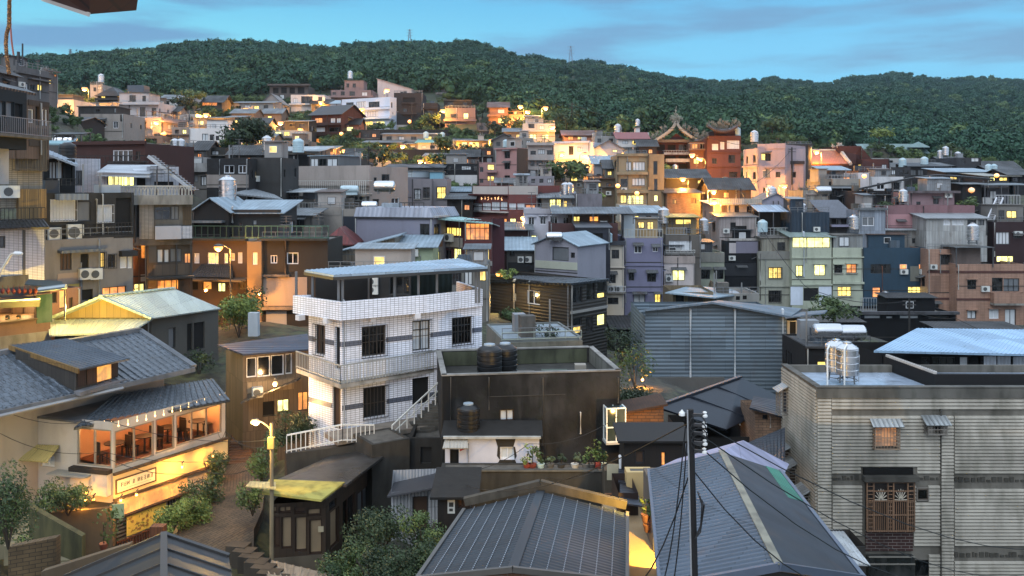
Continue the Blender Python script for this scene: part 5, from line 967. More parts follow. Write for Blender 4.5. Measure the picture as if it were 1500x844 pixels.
b=Lf('red brown flat roofed house with a wide glazed bay, above the white tiled penthouse',108,213,212,270,78,7,plaster('#5c332c',.35),D1=76,roof=('flat',.5));b.w('f 165 220 194 237 dW4;f 199 222 206 234 s');b.ledge('f',106,215,207,212,.3,plaster('#5c332c',.3));b.ledge('f',164,218,236,238.5,.6,paint('#2c2a2a'));b.rail('f',108,215,229,241,.9,'#2c2c2e',.5)
b=Lf('grey terrace with black railing and pale blue wall left of the red brown house',66,108,212,270,82,6,plaster('#5d5c5c',.6));b.rail('f',66,108,197,212,0,'#303234',.5);b.patch('f',72,108,206,212.5,paint('#8fb9c6'));b.canopy(72,118,196,194,2,DARKM,.4,4)
b=Lf('dark house with two lit windows right of the red brown house',219,252,213,250,128,7,plaster('#4d4a46',.5),roof=('sf',.4,.5),rm=DARKM);b.w('f 230 216 236 221 y;f 240 217 247 222 l')
b=Lf('small white walled house with a flat dark roof below the two lit windows',229,282,229,260,113,7,plaster('#9c9c9a',.4),roof=('flat',.2));b.ledge('f',226,284,226,230,.6,DARKM);b.w('f 232 232 240 238 d;f 262 232 270 238 w')
b=Lf('grey house with patterned concrete balustrade and a lamp beneath',255,304,239,330,92,6,plaster('#73706b',.5),roof=('flat',.3));b.ledge('f',254,306,239,252,.5,concrete('#8f8f8e',.9));b.w('f 264 256 275 266 d;f 279 256 290 267 h;f 294 258 302 272 w')
b=Lf('charcoal house with two white framed windows in a row',303,364,232,320,90,6,plaster('#3a393b',.35),roof=('flat',.3));b.w('f 328 242 343 254 dW2;f 349 242 361 254 dW2');b.patch('f',303,364,256,275,plaster('#93857a',.4));b.pipe('f',322,234,256,.05)
b=Lf('big blank grey concrete block beside the charcoal house',366,414,231,320,93,7,plaster('#494846',.5),roof=('flat',.2))
b=Lf('grey upper house with blue tinted glass penthouse in the centre left',400,452,247,320,108,7,plaster('#5b5955',.5),roof=('flat',.3));b.room(414,449,226,247,plaster('#2c2f33',.4),4,t0=1.);b.canopy(400,468,221,219,4,sheet('#8b9498',.4),.6,3)
b=Lf('beige parapet house with a long glass penthouse and lattice railings',438,541,245,330,106,8,plaster('#9a8d82',.45),D1=101,roof=('flat',.4));b.room(449,492,229,245,plaster('#6d7175',.3),4,t0=.6,wins='451 232 462 244 w;463 232 474 244 d;475 232 490 244 w',roof=BLUE);b.w('f 463 284 470 300 d;f 475 285 483 300 w;f 488 286 494 299 d;f 512 294 516 299 d');b.balcony('f',388,545,265,284,287,1.3,'#b4b3ac',gap=.3);b.ac('f',526,290,.9,.7);b.ac('f',533,290,.9,.7);b.ledge('f',437,543,243,272,.3,plaster('#a09186',.5))
m=MB();c=P(512,283,99.5);m.lathe(c+Vector((-1,0,.45)),[(.05,-.1),(.4,0),(.45,.3),(.45,1.7),(.4,2),(.05,2.1)],14,(1,0,0));m.box(c+Vector((0,0,-.2)),1.8,.5,.3);tag(m.build('covered_tank',paint('#a8bcc2',.5),None,True,loc=c),'white lying tank behind the lattice railing','water tank')
b=Lf('concrete stack with small balconies under a long thin metal roof',382,460,292,345,96,6,plaster('#77736b',.6),roof=('flat',.2));b.w('f 414 296 424 309 d;f 430 296 440 308 w;f 446 297 452 308 d');b.balcony('f',410,462,297,312,315,.9,'#8e8f8d',gap=.3);b.canopy(360,468,281,276,5,sheet('#a7b0b4',.4),-.6,4,over=1.)
b=Lf('beige block with a tall dark blue doorway left of the lilac house',455,526,306,380,90,6,plaster('#968c7e',.5),roof=('flat',.3));b.w('f 504 318 519 350 kD;f 464 312 470 330 d');b.patch('f',503,527,317,352,paint('#1c2b3e'),'blue_panel');b.patch('f',460,500,303,316,plaster('#8d8579',.6))
b=Lf('grey house with a window awning beside the green railed deck',408,458,316,350,84,5,plaster('#6e6a61',.6),roof=('sf',.5,.4),rm=GREYM);b.w('f 430 322 446 331 dae')
b=Lf('small house with a dark red hipped roof in the centre left',476,512,351,400,80,5,plaster('#7d7972',.5),roof=('hip',1.1,.5),rm=sheet('#7a2e2a',.4));b.w('f 482 354 490 361 d')
b=Lf('lilac grey flats with grilled windows and a flat roof',551,603,260,340,122,8,plaster('#77717b',.3),D1=118,roof=('flat',.3));b.room(553,598,251,260,plaster('#9fb0b8',.3),4,t0=1.,wins='556 254 564 259 d;582 254 590 259 d')
b=Lf('middle bay of the lilac grey flats with two tall windows',603,632,262,340,117.5,8,plaster('#827a80',.3),roof=('flat',.3));b.w('f 607 277 616 292 wgS;f 620 275 629 290 dgS')
b=Lf('right bay of the lilac grey flats with a bright window and blue rooftop shed',632,655,262,340,119,8,plaster('#857d83',.3),roof=('flat',.3));b.w('f 640 274 653 291 lgS;f 640 304 651 310 d');b.room(629,648,252,262,paint('#6d9db0'),3)
b=Lf('dark stair house under the restaurant with stepped roofs',655,692,292,345,112,6,plaster('#38332f',.5),roof=('sf',.6,.5),rm=DARKM);b.w('f 662 296 670 303 k;f 680 300 688 308 o')
b=Lf('grey tin roofed lane house beneath the dark storeyed house',657,692,281,320,124,6,plaster('#78756f',.5),roof=('sf',.6,.5),rm=sheet('#6f8592',.4));b.w('f 664 285 672 291 d')
b=Lf('lilac blue house with a metal clad parapet and two corner windows',520,634,318,410,85,7,plaster('#7c7d94',.25),roof=('none',),D1=82.5);b.w('f 615 328 629 347 dN2;r 636 328 645 347 d2');b.ledge('f',519,635,318,321,.15,paint('#2d3036'));m=MB();q=b.loc;W=b.faces['f'][2];d=b.faces['r'][2];h=.95;e=.25
m.slab(q(-.1,-.1,b.zt+.01),q(W+.1,-.1,b.zt+.01),q(W-.5,e,b.zt+h),q(0,e,b.zt+h),.05);m.slab(q(W+.1,-.1,b.zt+.01),q(W+.1,d,b.zt+.01),q(W-.5,d,b.zt+h),q(W-.5,e,b.zt+h),.05);m.slab(q(0,e,b.zt+h),q(W-.5,e,b.zt+h),q(W-.5,d,b.zt+h),q(0,d,b.zt+h),.05);m.build('roof',sheet('#8f94a0',.5,True,.2),b.root)
b.ledge('r',634,650,315.5,318,.6,sheet('#a9adb0',.3));b.patch('r',635,648,350,362,plaster('#94603c',.3));b.w('r 636 369 645 388 y2')
b=Lf('maroon and glass shop house with lit upper rooms and a turquoise roof edge',648,680,322,410,86,6,plaster('#6a2733',.3),D1=84,roof=('none',));b.w('f 653 333 675 346 l3;f 664 363 675 385 y2;f 652 366 661 385 d2');b.ac('f',660,348,1.,.8);b.patch('f',649,678,348,362,plaster('#8d857c',.5));b.pipe('f',674,324,386,.07)
b=Lf('glass fronted bay of the shop house with three red floor bands',680,720,322,415,83,6,plaster('#77342e',.3),roof=('none',));b.w('f 682 327 717 352 o5t;f 682 362 717 382 l5t;f 682 390 717 398 d4');b.ledge('f',680,720,353,358,.15,plaster('#7a2e2e',.2));b.ledge('f',679,721,383,389,.4,concrete('#9a9a98'))
m=MB();m.slab(P(642,320,83.5),P(722,327,81.5),P(712,323,88),P(640,313,91),.12,.4);tag(m.build('canopy_roof',sheet('#8fb5b4',.4,True,.2),None,loc=P(680,322,84)),'turquoise sheet roof over the maroon and glass shop house','roof')
b=Lf('corrugated timber coloured shed with a pale sloping roof',500,578,368,420,76,6,sheet('#8a8274',.3,True,.5),roof=('ss',1.2,.3),rm=BLUE);b.rail('f',500,557,372,384,.5,'#6d6f6e',.6)
b=Lf('pale green walled house with an air conditioner, right of the corrugated shed',578,634,362,420,76.5,6,plaster('#92ab7c',.35),roof=('sf',.6,.5),rm=BLUE);b.w('f 580 365 597 386 w3');b.ac('f',605,370,1.,.65);b.pipe('f',616,375,386,.04)
b=Lf('dark lower walls behind the white roof terrace',480,620,396,470,66,5,plaster('#3f3d3c',.5));b.w('f 516 410 526 429 w2;f 570 405 600 432 d3');b.ac('f',546,412,.9,.7);b.ac('f',546,424,.9,.7)
b=Lf('pale shop front with dark shutters right of the green terrace screens',655,716,388,470,70,5,plaster('#77766e',.5));b.w('f 662 396 676 418 d3;f 680 396 692 418 w2;f 700 394 712 412 l2')
BR=plaster('#6a523a',.3)
b=Lf('brown building washed by lamp light, five narrow windows in a row',265,362,352,480,70,6,BR,roof=('flat',.1),D1=69);BB=b;b.w('f 269 371 281 386 oW;f 284 371 292 386 wW1;f 304 370 320 387 lW3;f 328 371 334 386 lW1;f 337 371 344 382 oW1;f 348 370 355 386 wW1');b.ledge('f',262,364,349,352,.5,concrete('#4a4a46'));b.w('f 268 412 290 425 k1;f 296 412 310 425 o1;f 318 414 330 428 y2;f 334 412 345 424 s;f 349 414 360 424 s')
b.rail('f',280,362,331,349,.3,'#2d5348',.5,'railing');m=MB();a,z=b.sz('f',292,403);e_,_=b.sz('f',340,403);z2=b.sz('f',300,387)[1];m.slab(b.at('f',a,z,1.4),b.at('f',e_+.8,z,1.4),b.at('f',e_,z2,.05),b.at('f',a+.2,z2,.05),.1,.22,.06);m.build('tiled_awning',rooftile('#45484c',.4,.4),b.root)
b.ledge('f',225,372,405,407.5,2.2,concrete('#5d564c'))
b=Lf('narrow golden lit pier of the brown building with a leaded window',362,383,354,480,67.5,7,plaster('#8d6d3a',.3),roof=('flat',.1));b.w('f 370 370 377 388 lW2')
b=Lf('dark brown right wing with two white windows under the green railing',383,480,352,480,68,6,plaster('#4a4236',.35),roof=('flat',.1));b.w('f 396 374 406 386 dW2;f 420 370 437 387 dW2;f 396 419 407 431 h;f 424 416 432 433 dW1;f 433 416 439 433 dW1');b.ledge('f',380,482,349,352,.6,concrete('#4a4a46'));b.rail('f',362,482,331,349,.3,'#3d6a60',.5);b.ledge('f',383,425,402,405,.3,concrete('#77706a'));b.patch('f',384,450,406,448,plaster('#a08a74',.35));b.ledge('f',382,450,449,453,.5,concrete('#85796c'));b.patch('f',390,420,456,479,plaster('#9c9a96',.3));b.pipe('f',419,352,402,.1,'#5b4c3c')
b=Lf('dark gabled house with a pale blue roof slope above the green railing',282,335,309,400,75,7,plaster('#313233',.4),roof=('gv',1.1,.35),rm=BLUE);b.w('f 285 328 322 344 k3');b.ledge('f',281,330,323,326,.9,GREYM)
b=Lf('dark grey side house with a curved drainpipe, joined to the dark gabled house',335,410,312,400,76,6,plaster('#454442',.5),roof=('sf',.9,.5),rm=BLUE);b.w('f 348 326 355 340 d1;f 370 322 376 330 w');b.pipe('f',341,303,326,.09,'#a3a4a2');b.ledge('f',335,412,307,312,.4,paint('#2a2b2c'))
m=MB();m.slab(P(338,283,86),P(415,292,84),P(402,285,91),P(370,276,92),.12,.4);o=thing('open_shelter','open metal shelter with a pale pitched roof behind the dark gabled house','shelter',P(375,305,87));m.build('roof',sheet('#8a9298',.4),o)
for x,y,D_ in((340,284,86.3),(371,285,86.5),(412,292,84.3)):m=MB();m.bar(P(x,y,D_),P(x,312,D_),.14);m.build('post',paint('#8a8c8c'),o)
b=Lf('white tiled penthouse with sliding glass doors behind an arched balustrade',148,215,250,300,61,3,WT,roof=('none',),D1=61.8,nb=True);b.w('f 157 252 197 273 w5W;f 200 252 213 272 k1');m=MB();m.slab(b.loc(-.1,-.9,b.zt-.1),b.loc(3.4,-.9,b.zt-.25),b.loc(3.4,3,b.zt+.5),b.loc(-.1,3,b.zt+.5),.3);m.build('roof',sheet('#a7adb3',.3,False,.3),b.root)
b.w('f 157 252 197 273 y4')
b=Lf('white tiled side wall of the penthouse with a dark window',107,147,232,300,60,3,WT,roof=('flat',.1),D1=61.2,nb=True);b.w('f 111 250 121 272 d')
b=Lf('white tiled wing with a steel stair slanting across it',215,262,244,300,61.8,3,WT,roof=('flat',.2),D1=62.6,nb=True);b.w('f 226 266 254 272 k1');m=MB();p0,p1=P(217,229,60.8),P(280,278,60.2);m.bar(p0,p1,.14,.2);m.bar(p0+Z*.0-Vector((0,-.7,0)),p1+Vector((0,.7,0)),.14,.2)
for i in range(16):q=p0.lerp(p1,i/15);m.obox(q,Vector((.3,0,0)),Vector((0,.7,0)),Z*.04)
m.build('outdoor_stair',paint('#9ba0a5'),b.root)
b=Lf('stained stack with a mossy beam and tiled pillar under the penthouse',196,281,288,355,58.5,3,concrete('#6f6b62',.9),roof=('flat',.1),D1=60,nb=True);b.w('f 226 303 250 322 d2t;f 250 302 262 322 h2;f 197 300 204 348 k1');b.patch('f',204,225,300,350,tilewall('#8d8b86','#4b4a47',.24,.09,.9));b.patch('f',227,265,331,350,plaster('#9c9fa8',.3),'white_box',.5);b.patch('f',265,281,331,349,WT,'tiled_ledge',.4);b.patch('f',268,280,303,330,wood('#5c4a2e'));b.ledge('f',150,282,286,300,.4,concrete('#918f88',.95))
a,z0,e,z1=b.rect('f',150,271,281,286,False);m=MB();n_=26
for i in range(n_):
 x=a+(e-a)*(i+.5)/n_;r=(e-a)/n_*.36;pts=[b.at('f',x-r,z0,.3),b.at('f',x-r,z0+.35,.3),b.at('f',x-r*.5,z0+.52,.3),b.at('f',x,z0+.57,.3),b.at('f',x+r*.5,z0+.52,.3),b.at('f',x+r,z0+.35,.3),b.at('f',x+r,z0,.3)];m.tube(pts,.035,5)
m.bar(b.at('f',a,z0+.62,.3),b.at('f',e,z0+.62,.3),.12,.09);m.build('arched_balustrade',concrete('#a9a79f',.6),b.root)
b=Lf('stained lower flat with notices in its windows below the tiled pillar',216,282,352,480,59,3,concrete('#5d5347',.7),roof=('flat',.1),D1=60.3);b.w('f 230 365 239 385 w1;f 240 365 248 385 w1;f 249 364 258 384 h1;f 258 364 266 384 h1;f 270 371 280 386 o2');b.patch('f',225,282,387,403,wood('#6d5d4a',.5));b.patch('f',218,229,356,385,paint('#3d4144'));b.w('f 230 404 262 425 o3');b.ledge('f',214,284,404,407,.9,concrete('#54504a'))
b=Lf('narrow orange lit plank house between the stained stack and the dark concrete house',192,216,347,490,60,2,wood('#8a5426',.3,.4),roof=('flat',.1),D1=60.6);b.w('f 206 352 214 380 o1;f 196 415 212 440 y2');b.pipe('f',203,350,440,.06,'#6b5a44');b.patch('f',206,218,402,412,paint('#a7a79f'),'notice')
b=Lf('dark concrete house with a white grilled window and two air conditioners',64,196,283,350,53,2.5,concrete('#45433f',.8),roof=('flat',.2),D1=57,nb=True);b.w('f 74 293 111 323 wWg;f 113 295 133 324 h1;f 142 301 165 325 wWg;f 170 290 192 340 k1');b.ac('f',78,342,.7,.75);b.ac('f',108,340,.95,1.);b.ledge('f',80,122,284,293,.9,sheet('#8d969c',.3));b.ledge('f',117,191,344,349,.5,concrete('#3b3936'));b.rail('f',117,189,327,344,.45,'#35302a',.22);b.pipe('f',141,292,342,.06,'#8a8578');b.pipe('f',157,333,350,.07,'#8a8578')
b=Lf('pale stained flat with hooded windows under the dark concrete house',66,195,352,500,52.5,3,plaster('#857f77',.65),roof=('flat',.1),D1=56.5);b.w('f 88 369 105 396 s3;f 118 372 130 393 k2;f 147 370 154 392 l1g;f 158 373 169 392 dg;f 176 376 186 393 w1W;f 187 376 196 393 w1W');b.ledge('f',84,148,365,369,.7,GREYM);b.ledge('f',174,197,367,375,.5,paint('#23231f'));b.patch('f',84,116,400,416,plaster('#a58b70',.4));b.ac('f',123,401,.75,.7);b.ac('f',138,401,.75,.7);b.w('f 120 424 136 440 k1;f 150 420 185 445 o3');b.patch('f',98,116,416,440,paint('#c2a04a'),'yellow_panel');b.pipe('f',118,385,420,.05)
b=Lf('black timber bay house under a tilted tin roof',64,110,232,290,55.5,2,wood('#25221f',.2),roof=('none',),D1=57.5,nb=True);b.w('f 73 237 93 262 w4B;f 96 240 106 266 k1');b.rail('f',68,108,262,272,.6,'#4a463f',.3);m=MB();m.slab(P(60,222,55.2),P(115,243,55.2),P(112,237,60),P(62,216,60),.1,.3);m.build('roof',sheet('#8a97a5',.3),b.root)
b=Lf('dark teal house with louvred shutters and a railed balcony at the left edge',-70,39,118,205,39,2,plaster('#2f3a3e',.3),roof=('none',),D1=44.5,nb=True);b.w('f -20 147 8 172 h2;f 9 149 21 172 h1;f 22 152 33 174 k2');b.rail('f',-60,61,171,196,.5,'#84868a',.16,ends=False);b.ledge('f',-60,61,196,200,.55,concrete('#6e6a63'))
m=MB();m.slab(P(-70,112,38.6),P(54,137,45.9),P(40,131,49.5),P(-70,104,42),.14);m.build('roof',sheet('#54585a',.3),b.root)
b=Lf('weathered wooden bay with white shutters beside the dark teal house',39,72,146,226,48.2,2,wood('#6d5a4b',.25),roof=('flat',.1),D1=50.2,nb=True);b.w('f 41 160 50 180 hW1;f 52 156 58 184 k1;f 60 160 65 184 wW1;f 66 161 70 184 wW1');b.patch('f',41,72,148,156,wood('#544437',.3),'transom');b.patch('f',42,70,188,215,plaster('#54483e',.6))
b=Lf('house with bamboo blinds hung over tiled walls at the left edge',-60,62,203,300,46.5,3,tilewall('#8f8878','#57534a',.3,.11,.6),roof=('flat',.1),D1=50,nb=True);b.patch('f',22,63,205,251,wood('#7d7566',.12,.7),'bamboo_blind',.5);b.rail('f',11,63,206,250,.62,'#5e574b',.14,ends=False);b.patch('f',-60,9,203,262,plaster('#a9aaa8',.3));b.ac('f',11,281,1.,.7);b.patch('f',24,65,277,320,wood('#8d7449',.12,.6),'cane_screen',.25)
b=Lf('white tiled house with a black balustrade above, lowest at the left edge',-60,65,334,420,46,3,WT,roof=('flat',.1),D1=49,nb=True);b.w('f -20 346 8 364 d2');b.rail('f',-60,62,305,323,.5,'#26282a',.2,ends=False);m=MB();a,z0=b.sz('f',-60,336);e,_=b.sz('f',66,336);z2=b.sz('f',0,323)[1];m.slab(b.at('f',a,z0,.8),b.at('f',e,z0,.8),b.at('f',e,z2,-.3),b.at('f',a,z2,-.3),.12,.2,.06);m.build('roof',rooftile('#4b4c4e',.3,.3),b.root);b.patch('f',33,37,337,418,paint('#4a4a46'),'joint',.05)
b=Lf('grey slatted strip house above the counter awning at the left edge',-60,66,412,440,45,3,concrete('#5c5d5c',.8),roof=('flat',.1),D1=49.3,nb=True)
b=Lf('white walled house with a slanting tiled eave at the extreme left',-80,13,206,262,40,2,plaster('#9c9c9a',.3),roof=('none',),D1=44.5,nb=True);m=MB();m.slab(P(-60,206,40.5),P(17,208,44.5),P(8,190,46.5),P(-60,186,43),.15);m.build('roof',rooftile('#3d3d3f',.3,.3),b.root)
b=Lf('open fronted bar with a lit counter and a pinkish parapet at the left edge',-70,74,442,520,43.5,3.5,plaster('#7a544c',.6),roof=('none',),D1=47);a,z0,e,z1=b.rect('f',-60,443,52,472,True);b.holes['f'].append((a,z0,e,b.zt-.08));p,t,L,n=b.faces['f'];CB=b
m=MB();m.obox(b.at('f',.1,z0-.06,-3.7),t*(L-.2),n*3.6,Z*.05);m.build('floor',wood('#7a5a38'),b.root);m=MB();m.obox(b.at('f',.1,z0,-3.8),t*(L-.2),n*.05,Z*(b.zt-z0));m.build('back_wall',plaster('#d0a548',.2),b.root)
m=MB();m.slab(P(-70,445,42.6),P(59,441,45.8),P(59,430,50),P(-70,431,47.4),.3);m.build('awning',paint('#202326'),b.root);m=MB();m.bar(P(-70,445,42.4),P(58,438,45.6),.12,.1);m.build('awning_tube',paint('#8f979c',.4,.5),b.root)
b.patch('f',-70,74,493,520,concrete('#77757a',.7),'base_wall');b.ledge('f',-60,52,471.5,473.5,.35,wood('#6d5136',.1,.4,False),'counter_top')
m=MB();m.obox(b.at('f',b.sz('f',53,450)[0],z0-.3,.006),t*.8,n*.06,Z*(b.zt-z0+.25));m.build('glass_screen',glass('#39544a',.1),b.root)
m=MB()
for x in(17,33):m.obox(P(x,470,48),Vector((.7,0,0)),Vector((0,.2,0)),Z*1.0)
m.build('shelf',wood('#5a3a20'),b.root)
light(b.root,P(8,451,46.9)-OFF[b.root.name],90,(1.,.62,.24),.3);light(b.root,P(36,452,47.4)-OFF[b.root.name],60,(1.,.66,.28),.3)
for i in range(9):
 c=P(-12+i*8,426.5,44.2+.19*i);m=MB();m.lathe(c,[(.03,-.14),(.09,-.06),(.1,0),(.09,.06),(.03,.14)],10);m.bar(c+Z*.13,c+Z*.3,.02);tag(m.build('paper_lantern',paint('#6d1f1c',.8),None,True,loc=c),'small red lantern hanging along the bar awning at the left edge','lantern','red lanterns along the bar awning')
m=MB();m.slab(P(36,416,44.4),P(97,421,44),P(90,412,47),P(40,409,47),.06);o=tag(m.build('shade_canopy',paint('#3c4a48',.7),None,loc=P(60,418,45)),'dark green shade canopy over the entrance beside the bar','awning');OFF[o.name]=P(60,418,45);m=MB();m.tube([P(57,424.5,43.9),P(97,419.5,43.9)],.13,8);m.build('roller',paint('#8f9ba0',.4,.4),o,True);m=MB();m.bar(P(95,421,44),P(95,470,44),.06);m.build('post',paint('#4a4a48'),o)
b=Lf('orange lit entrance house with a doorway beside the bar',74,118,425,520,49,3,plaster('#96633a',.4),roof=('flat',.1),D1=50.5);b.w('f 87 424 97 452 o1;f 76 428 84 444 k1;f 101 436 107 458 s1');light(b.root,P(88,430,47.5)-OFF[b.root.name],160,(1.,.55,.18),.2)
def person(px,py,D,top,hair,label,arm):
 """seated figure behind the counter, one skinned surface from hips to hands"""
 s=P(px,py,D);root=thing('person',label,'person',s-Z*.62,'two guests at the bar counter');off=OFF[root.name]
 J=[(0,0,0,.15),(0,0,.2,.145),(0,-.02,.42,.16),(0,-.03,.5,.07),(0,-.06,.58,.055),(0,-.08,.66,.085),(0,-.09,.75,.09),(0,-.08,.83,.06),(-.19,-.02,.44,.06),(-.25,-.08,.2,.045),(-.14,-.3,.14 if arm else.1,.035),(-.1,-.36,.17,.03),(.19,-.02,.44,.06),(.25,-.1,.2,.045),(.12,-.3,.12,.035),(.08,-.36,.13,.03),(0,-.172,.705,.02)]
 E=[(0,1),(1,2),(2,3),(3,4),(4,5),(5,6),(6,7),(2,8),(8,9),(9,10),(10,11),(2,12),(12,13),(13,14),(14,15),(5,16)]
 me=bpy.data.meshes.new('body');me.from_pydata([j[:3]for j in J],E,[]);o=bpy.data.objects.new('body',me);COL.objects.link(o);o.parent=root
 sk=o.modifiers.new('skin','SKIN')
 for v,j in zip(me.skin_vertices[0].data if me.skin_vertices else[],J):v.radius=(j[3],j[3])
 sub=o.modifiers.new('sub','SUBSURF');sub.levels=sub.render_levels=2;me.materials.append(paint('#b98a68',.6,0,.1));OFF[o.name]=off
 m=MB();m.lathe(off+Vector((0,-.02,-.02)),[(.2,0),(.185,.2),(.205,.4),(.12,.5),(.07,.52)],14);m.build('shirt',paint(top,.8),root,True)
 m=MB();m.lathe(off+Vector((0,-.05,.6)),hair,14);m.build('hair',paint('#15110f',.5),root,True)
def skin_ok():pass
person(12,468,46.1,'#c9c4bd',[(.1,-.14),(.125,.02),(.125,.14),(.11,.22),(.05,.275),(.01,.28)],'long haired person in a pale top at the bar counter',True)
person(28,468,46.4,'#16171a',[(.1,.12),(.118,.17),(.1,.24),(.05,.275),(.01,.28)],'short haired person in a black shirt at the bar counter',False)
o=thing('street_lamp','unlit pale curved lamp arm poking in at the left frame edge','street lamp',P(-14,440,40));m=MB();m.tube([P(-14,440,40),P(0,400,40),P(11,381,40),P(16,373,40),P(24,371,40)],.06,7);m.build('arm',paint('#b3aea0',.4),o,True);m=MB();m.lathe(P(20,371,40),[(.02,-.02),(.09,.05),(.1,.3),(.05,.42)],10,(1,0,-.05));m.build('lamp_head',paint('#b9bcbc',.4),o,True)
w=lambda X,Y:(CX+X*F/Y,Y)
b=Lf('long barn like house whose pale green tin roof glows yellow at the gable',75,222,466,545,48,5,plaster('#5d5c54',.6),poly=[(80,48),(222,48.5),(320,52.2),(180,52)],roof=('none',));Y_=b
b.w('r 247 480 257 510 h1;r 274 474 282 515 k1;r 284 472 300 512 k1');T1=sheet('#a2aeac',.2,True,.25,.45,.15,.02,False)
rf0,rf1,e0,e1,l0,l1=P(147,435,47.6),P(255,423,51.8),P(222,466.5,47.9),P(324,452,52.2),P(70,467,47.6),P(170,455,52.)
m=MB();m.slab(e0,e1,rf1,rf0,.08,.2,.03);m.slab(l1,l0,rf0,rf1,.08,.2,.03);m.build('roof',T1,b.root);m=MB();m.bar(rf0+Z*.06,rf1+Z*.06,.3,.08);m.bar(rf0,e0,.2,.12);m.bar(rf0,l0,.2,.12);m.build('ridge_cap',sheet('#a9bdb0',.3,True,.1),b.root)
m=MB();m.face([P(84,466.5,48),P(219,466,48),P(147,437,48)]);m.build('gable',wood('#8d7a4a',.4,.3),b.root);m=MB();m.slab(P(72,491,46.3),P(190,487,46.5),P(224,466.5,48.2),P(70,467,48.2),.08,.2,.03);m.build('skirt_roof',T1,b.root)
light(b.root,P(112,450,44.4)-OFF[b.root.name],1200,(1.,.64,.1),.2)  # unseen light without a fitting, makes the gable glow
for x,y,lab in((302,425,'lamp glowing under the deck left of the shrubs'),(196,430,'lamp behind the glowing tin roof'),(380,430,'lamp washing the golden pier')):wall_lamp(x,y,58 if x==196 else 66,420,lab,.14,out=.6)
tank(95,218,83,'lying blue white tank on the railed grey terrace','lying',1.);tank(99,238,66,'black capped tank beside the red brown house','black',.95);tank(265,226,118,'left steel tank of the pair above the patterned balustrade','steel',.95);tank(256,226,118,'right hand neighbour in the pair of steel tanks above the patterned balustrade','steel',.95)
tank(391,226,110,'steel tank on the white roof right of the big blank block','steel',1.05);tank(437,224,108,'pale tank beside the blue glass penthouse','pale',1.1);tank(563,284,99,'lying tank left of the lilac grey flats','lying',1.15);tank(541,309,87,'pale lying tank on the lilac blue house','lying',.75);tank(333,302,80,'steel tank on a stand above the dark gabled house','steel',1.25)
m=MB();c=P(574,310,86);m.box(c,1.9,1.2,.85);tag(m.build('roof_box',sheet('#9da9b3',.2),None,loc=c),'pale metal box on the roof of the lilac blue house','roof box');c=P(604,309,85.5);o=thing('drying_rack','black lattice rack on the roof of the lilac blue house','rack',c);m=MB();m.box(c,2.5,.8,.08);m.build('shelf',paint('#2a2b2c'),o)
for i in range(6):m=MB();m.bar(c+Vector((-1.2+i*.48,-.4,.06)),c+Vector((-1.2+i*.48,-.4,.8)),.06);m.build('upright',paint('#2a2b2c'),o)
m=MB();m.bar(c+Vector((-1.25,-.4,.82)),c+Vector((1.25,-.4,.82)),.07);m.build('top_rail',paint('#2a2b2c'),o)
NEAR=None
def V(*a):return Vector(a)
def flat(name,label,cat,pts,th,mat,corr=0,amp=.03,parent=None):
 """a loose sheet roof as a thing of its own, or a roof part when parent is given"""
 m=MB();q=[P(*p)for p in pts];m.slab(q[0],q[1],q[2],q[3],th,corr,amp)
 if parent:return m.build(name,mat,parent)
 o=m.build(name,mat,None,loc=q[0]);return tag(o,label,cat)
NAVYROOF=sheet('#4b5866',.2,True,.3,.38,.3,.02,False)
WT2=tilewall('#d6d9e2','#85898f',.22,.1,.3);BAND=tilewall('#6a7180','#4b4f58',.22,.1,.2)
W0=Bld('white tiled corner house with grey bands, grilled windows and a roofed terrace',501,706,466,660,40,4,WT2,name='house',poly=[(501,40),(706,44.2),(672,47.6),(452,41.7)],roof=('none',))
b=W0;b.w('f 530 478 565 521 dg3t;f 604 470 630 513 wg2t;f 662 465 691 504 dg3t;f 532 567 566 611 kg;f 604 553 629 592 k1;l 462 476 476 519 sg2;l 490 479 498 541 kD1;l 487 565 499 628 sD1')
for z in(-7.52,-10.5):
 for f in 'fl':
  p,t,L,n=b.faces[f];m=MB();H_=sorted([h for h in b.holes[f]if h[1]<z+.13 and h[3]>z-.13]);x=0.
  for h in H_+[(L,0,L,0)]:
   if h[0]-x>.1:m.obox(b.at(f,x,z-.12,.003),t*(h[0]-x-.02),n*.012,Z*.24)
   x=h[2]+.02
  m.build('grey_band',BAND,b.root)
par=[V(*P(429,434,41.6)[:2],0),V(*P(499,434,39.3)[:2],0),V(*P(625,434,41.7)[:2],0),V(*P(707,434,44.1)[:2],0)]
bk=[b.poly[2].copy(),b.poly[3].copy()];zt_,zb_=-5.42,-6.28;m=MB();ring=par
for i in range(3):
 a,e=ring[i],ring[i+1];t=(e-a).normalized();n=V(t.y,-t.x,0);ex=.0
 m.obox(V(a.x,a.y,zb_),e-a,-n*.14,Z*(zt_-zb_))
m.obox(V(par[0].x,par[0].y,zb_),bk[1]-par[0],V(.14,.1,0),Z*(zt_-zb_));m.obox(V(par[3].x,par[3].y,zb_),bk[0]-par[3],V(-.14,-.05,0),Z*(zt_-zb_));m.build('terrace_parapet',WT2,b.root)
m=MB();poly=par+bk;m.face([V(p.x,p.y,zb_+.18)for p in poly]);m.face([V(p.x,p.y,zb_+.02)for p in poly][::-1]);m.build('terrace_floor',concrete('#8d8a86',.5),b.root)
for px,D_,f in((545,40.6,'f'),(610,41.6,'f'),(440,41.,'l'),(480,40.1,'l')):c=P(px,470,D_);m=MB();m.box(V(c.x,c.y-.02,zb_-.24),.3,.35,.25,b.faces[f][1]);m.build('beam_end',plaster('#c3c3c6',.3),b.root)
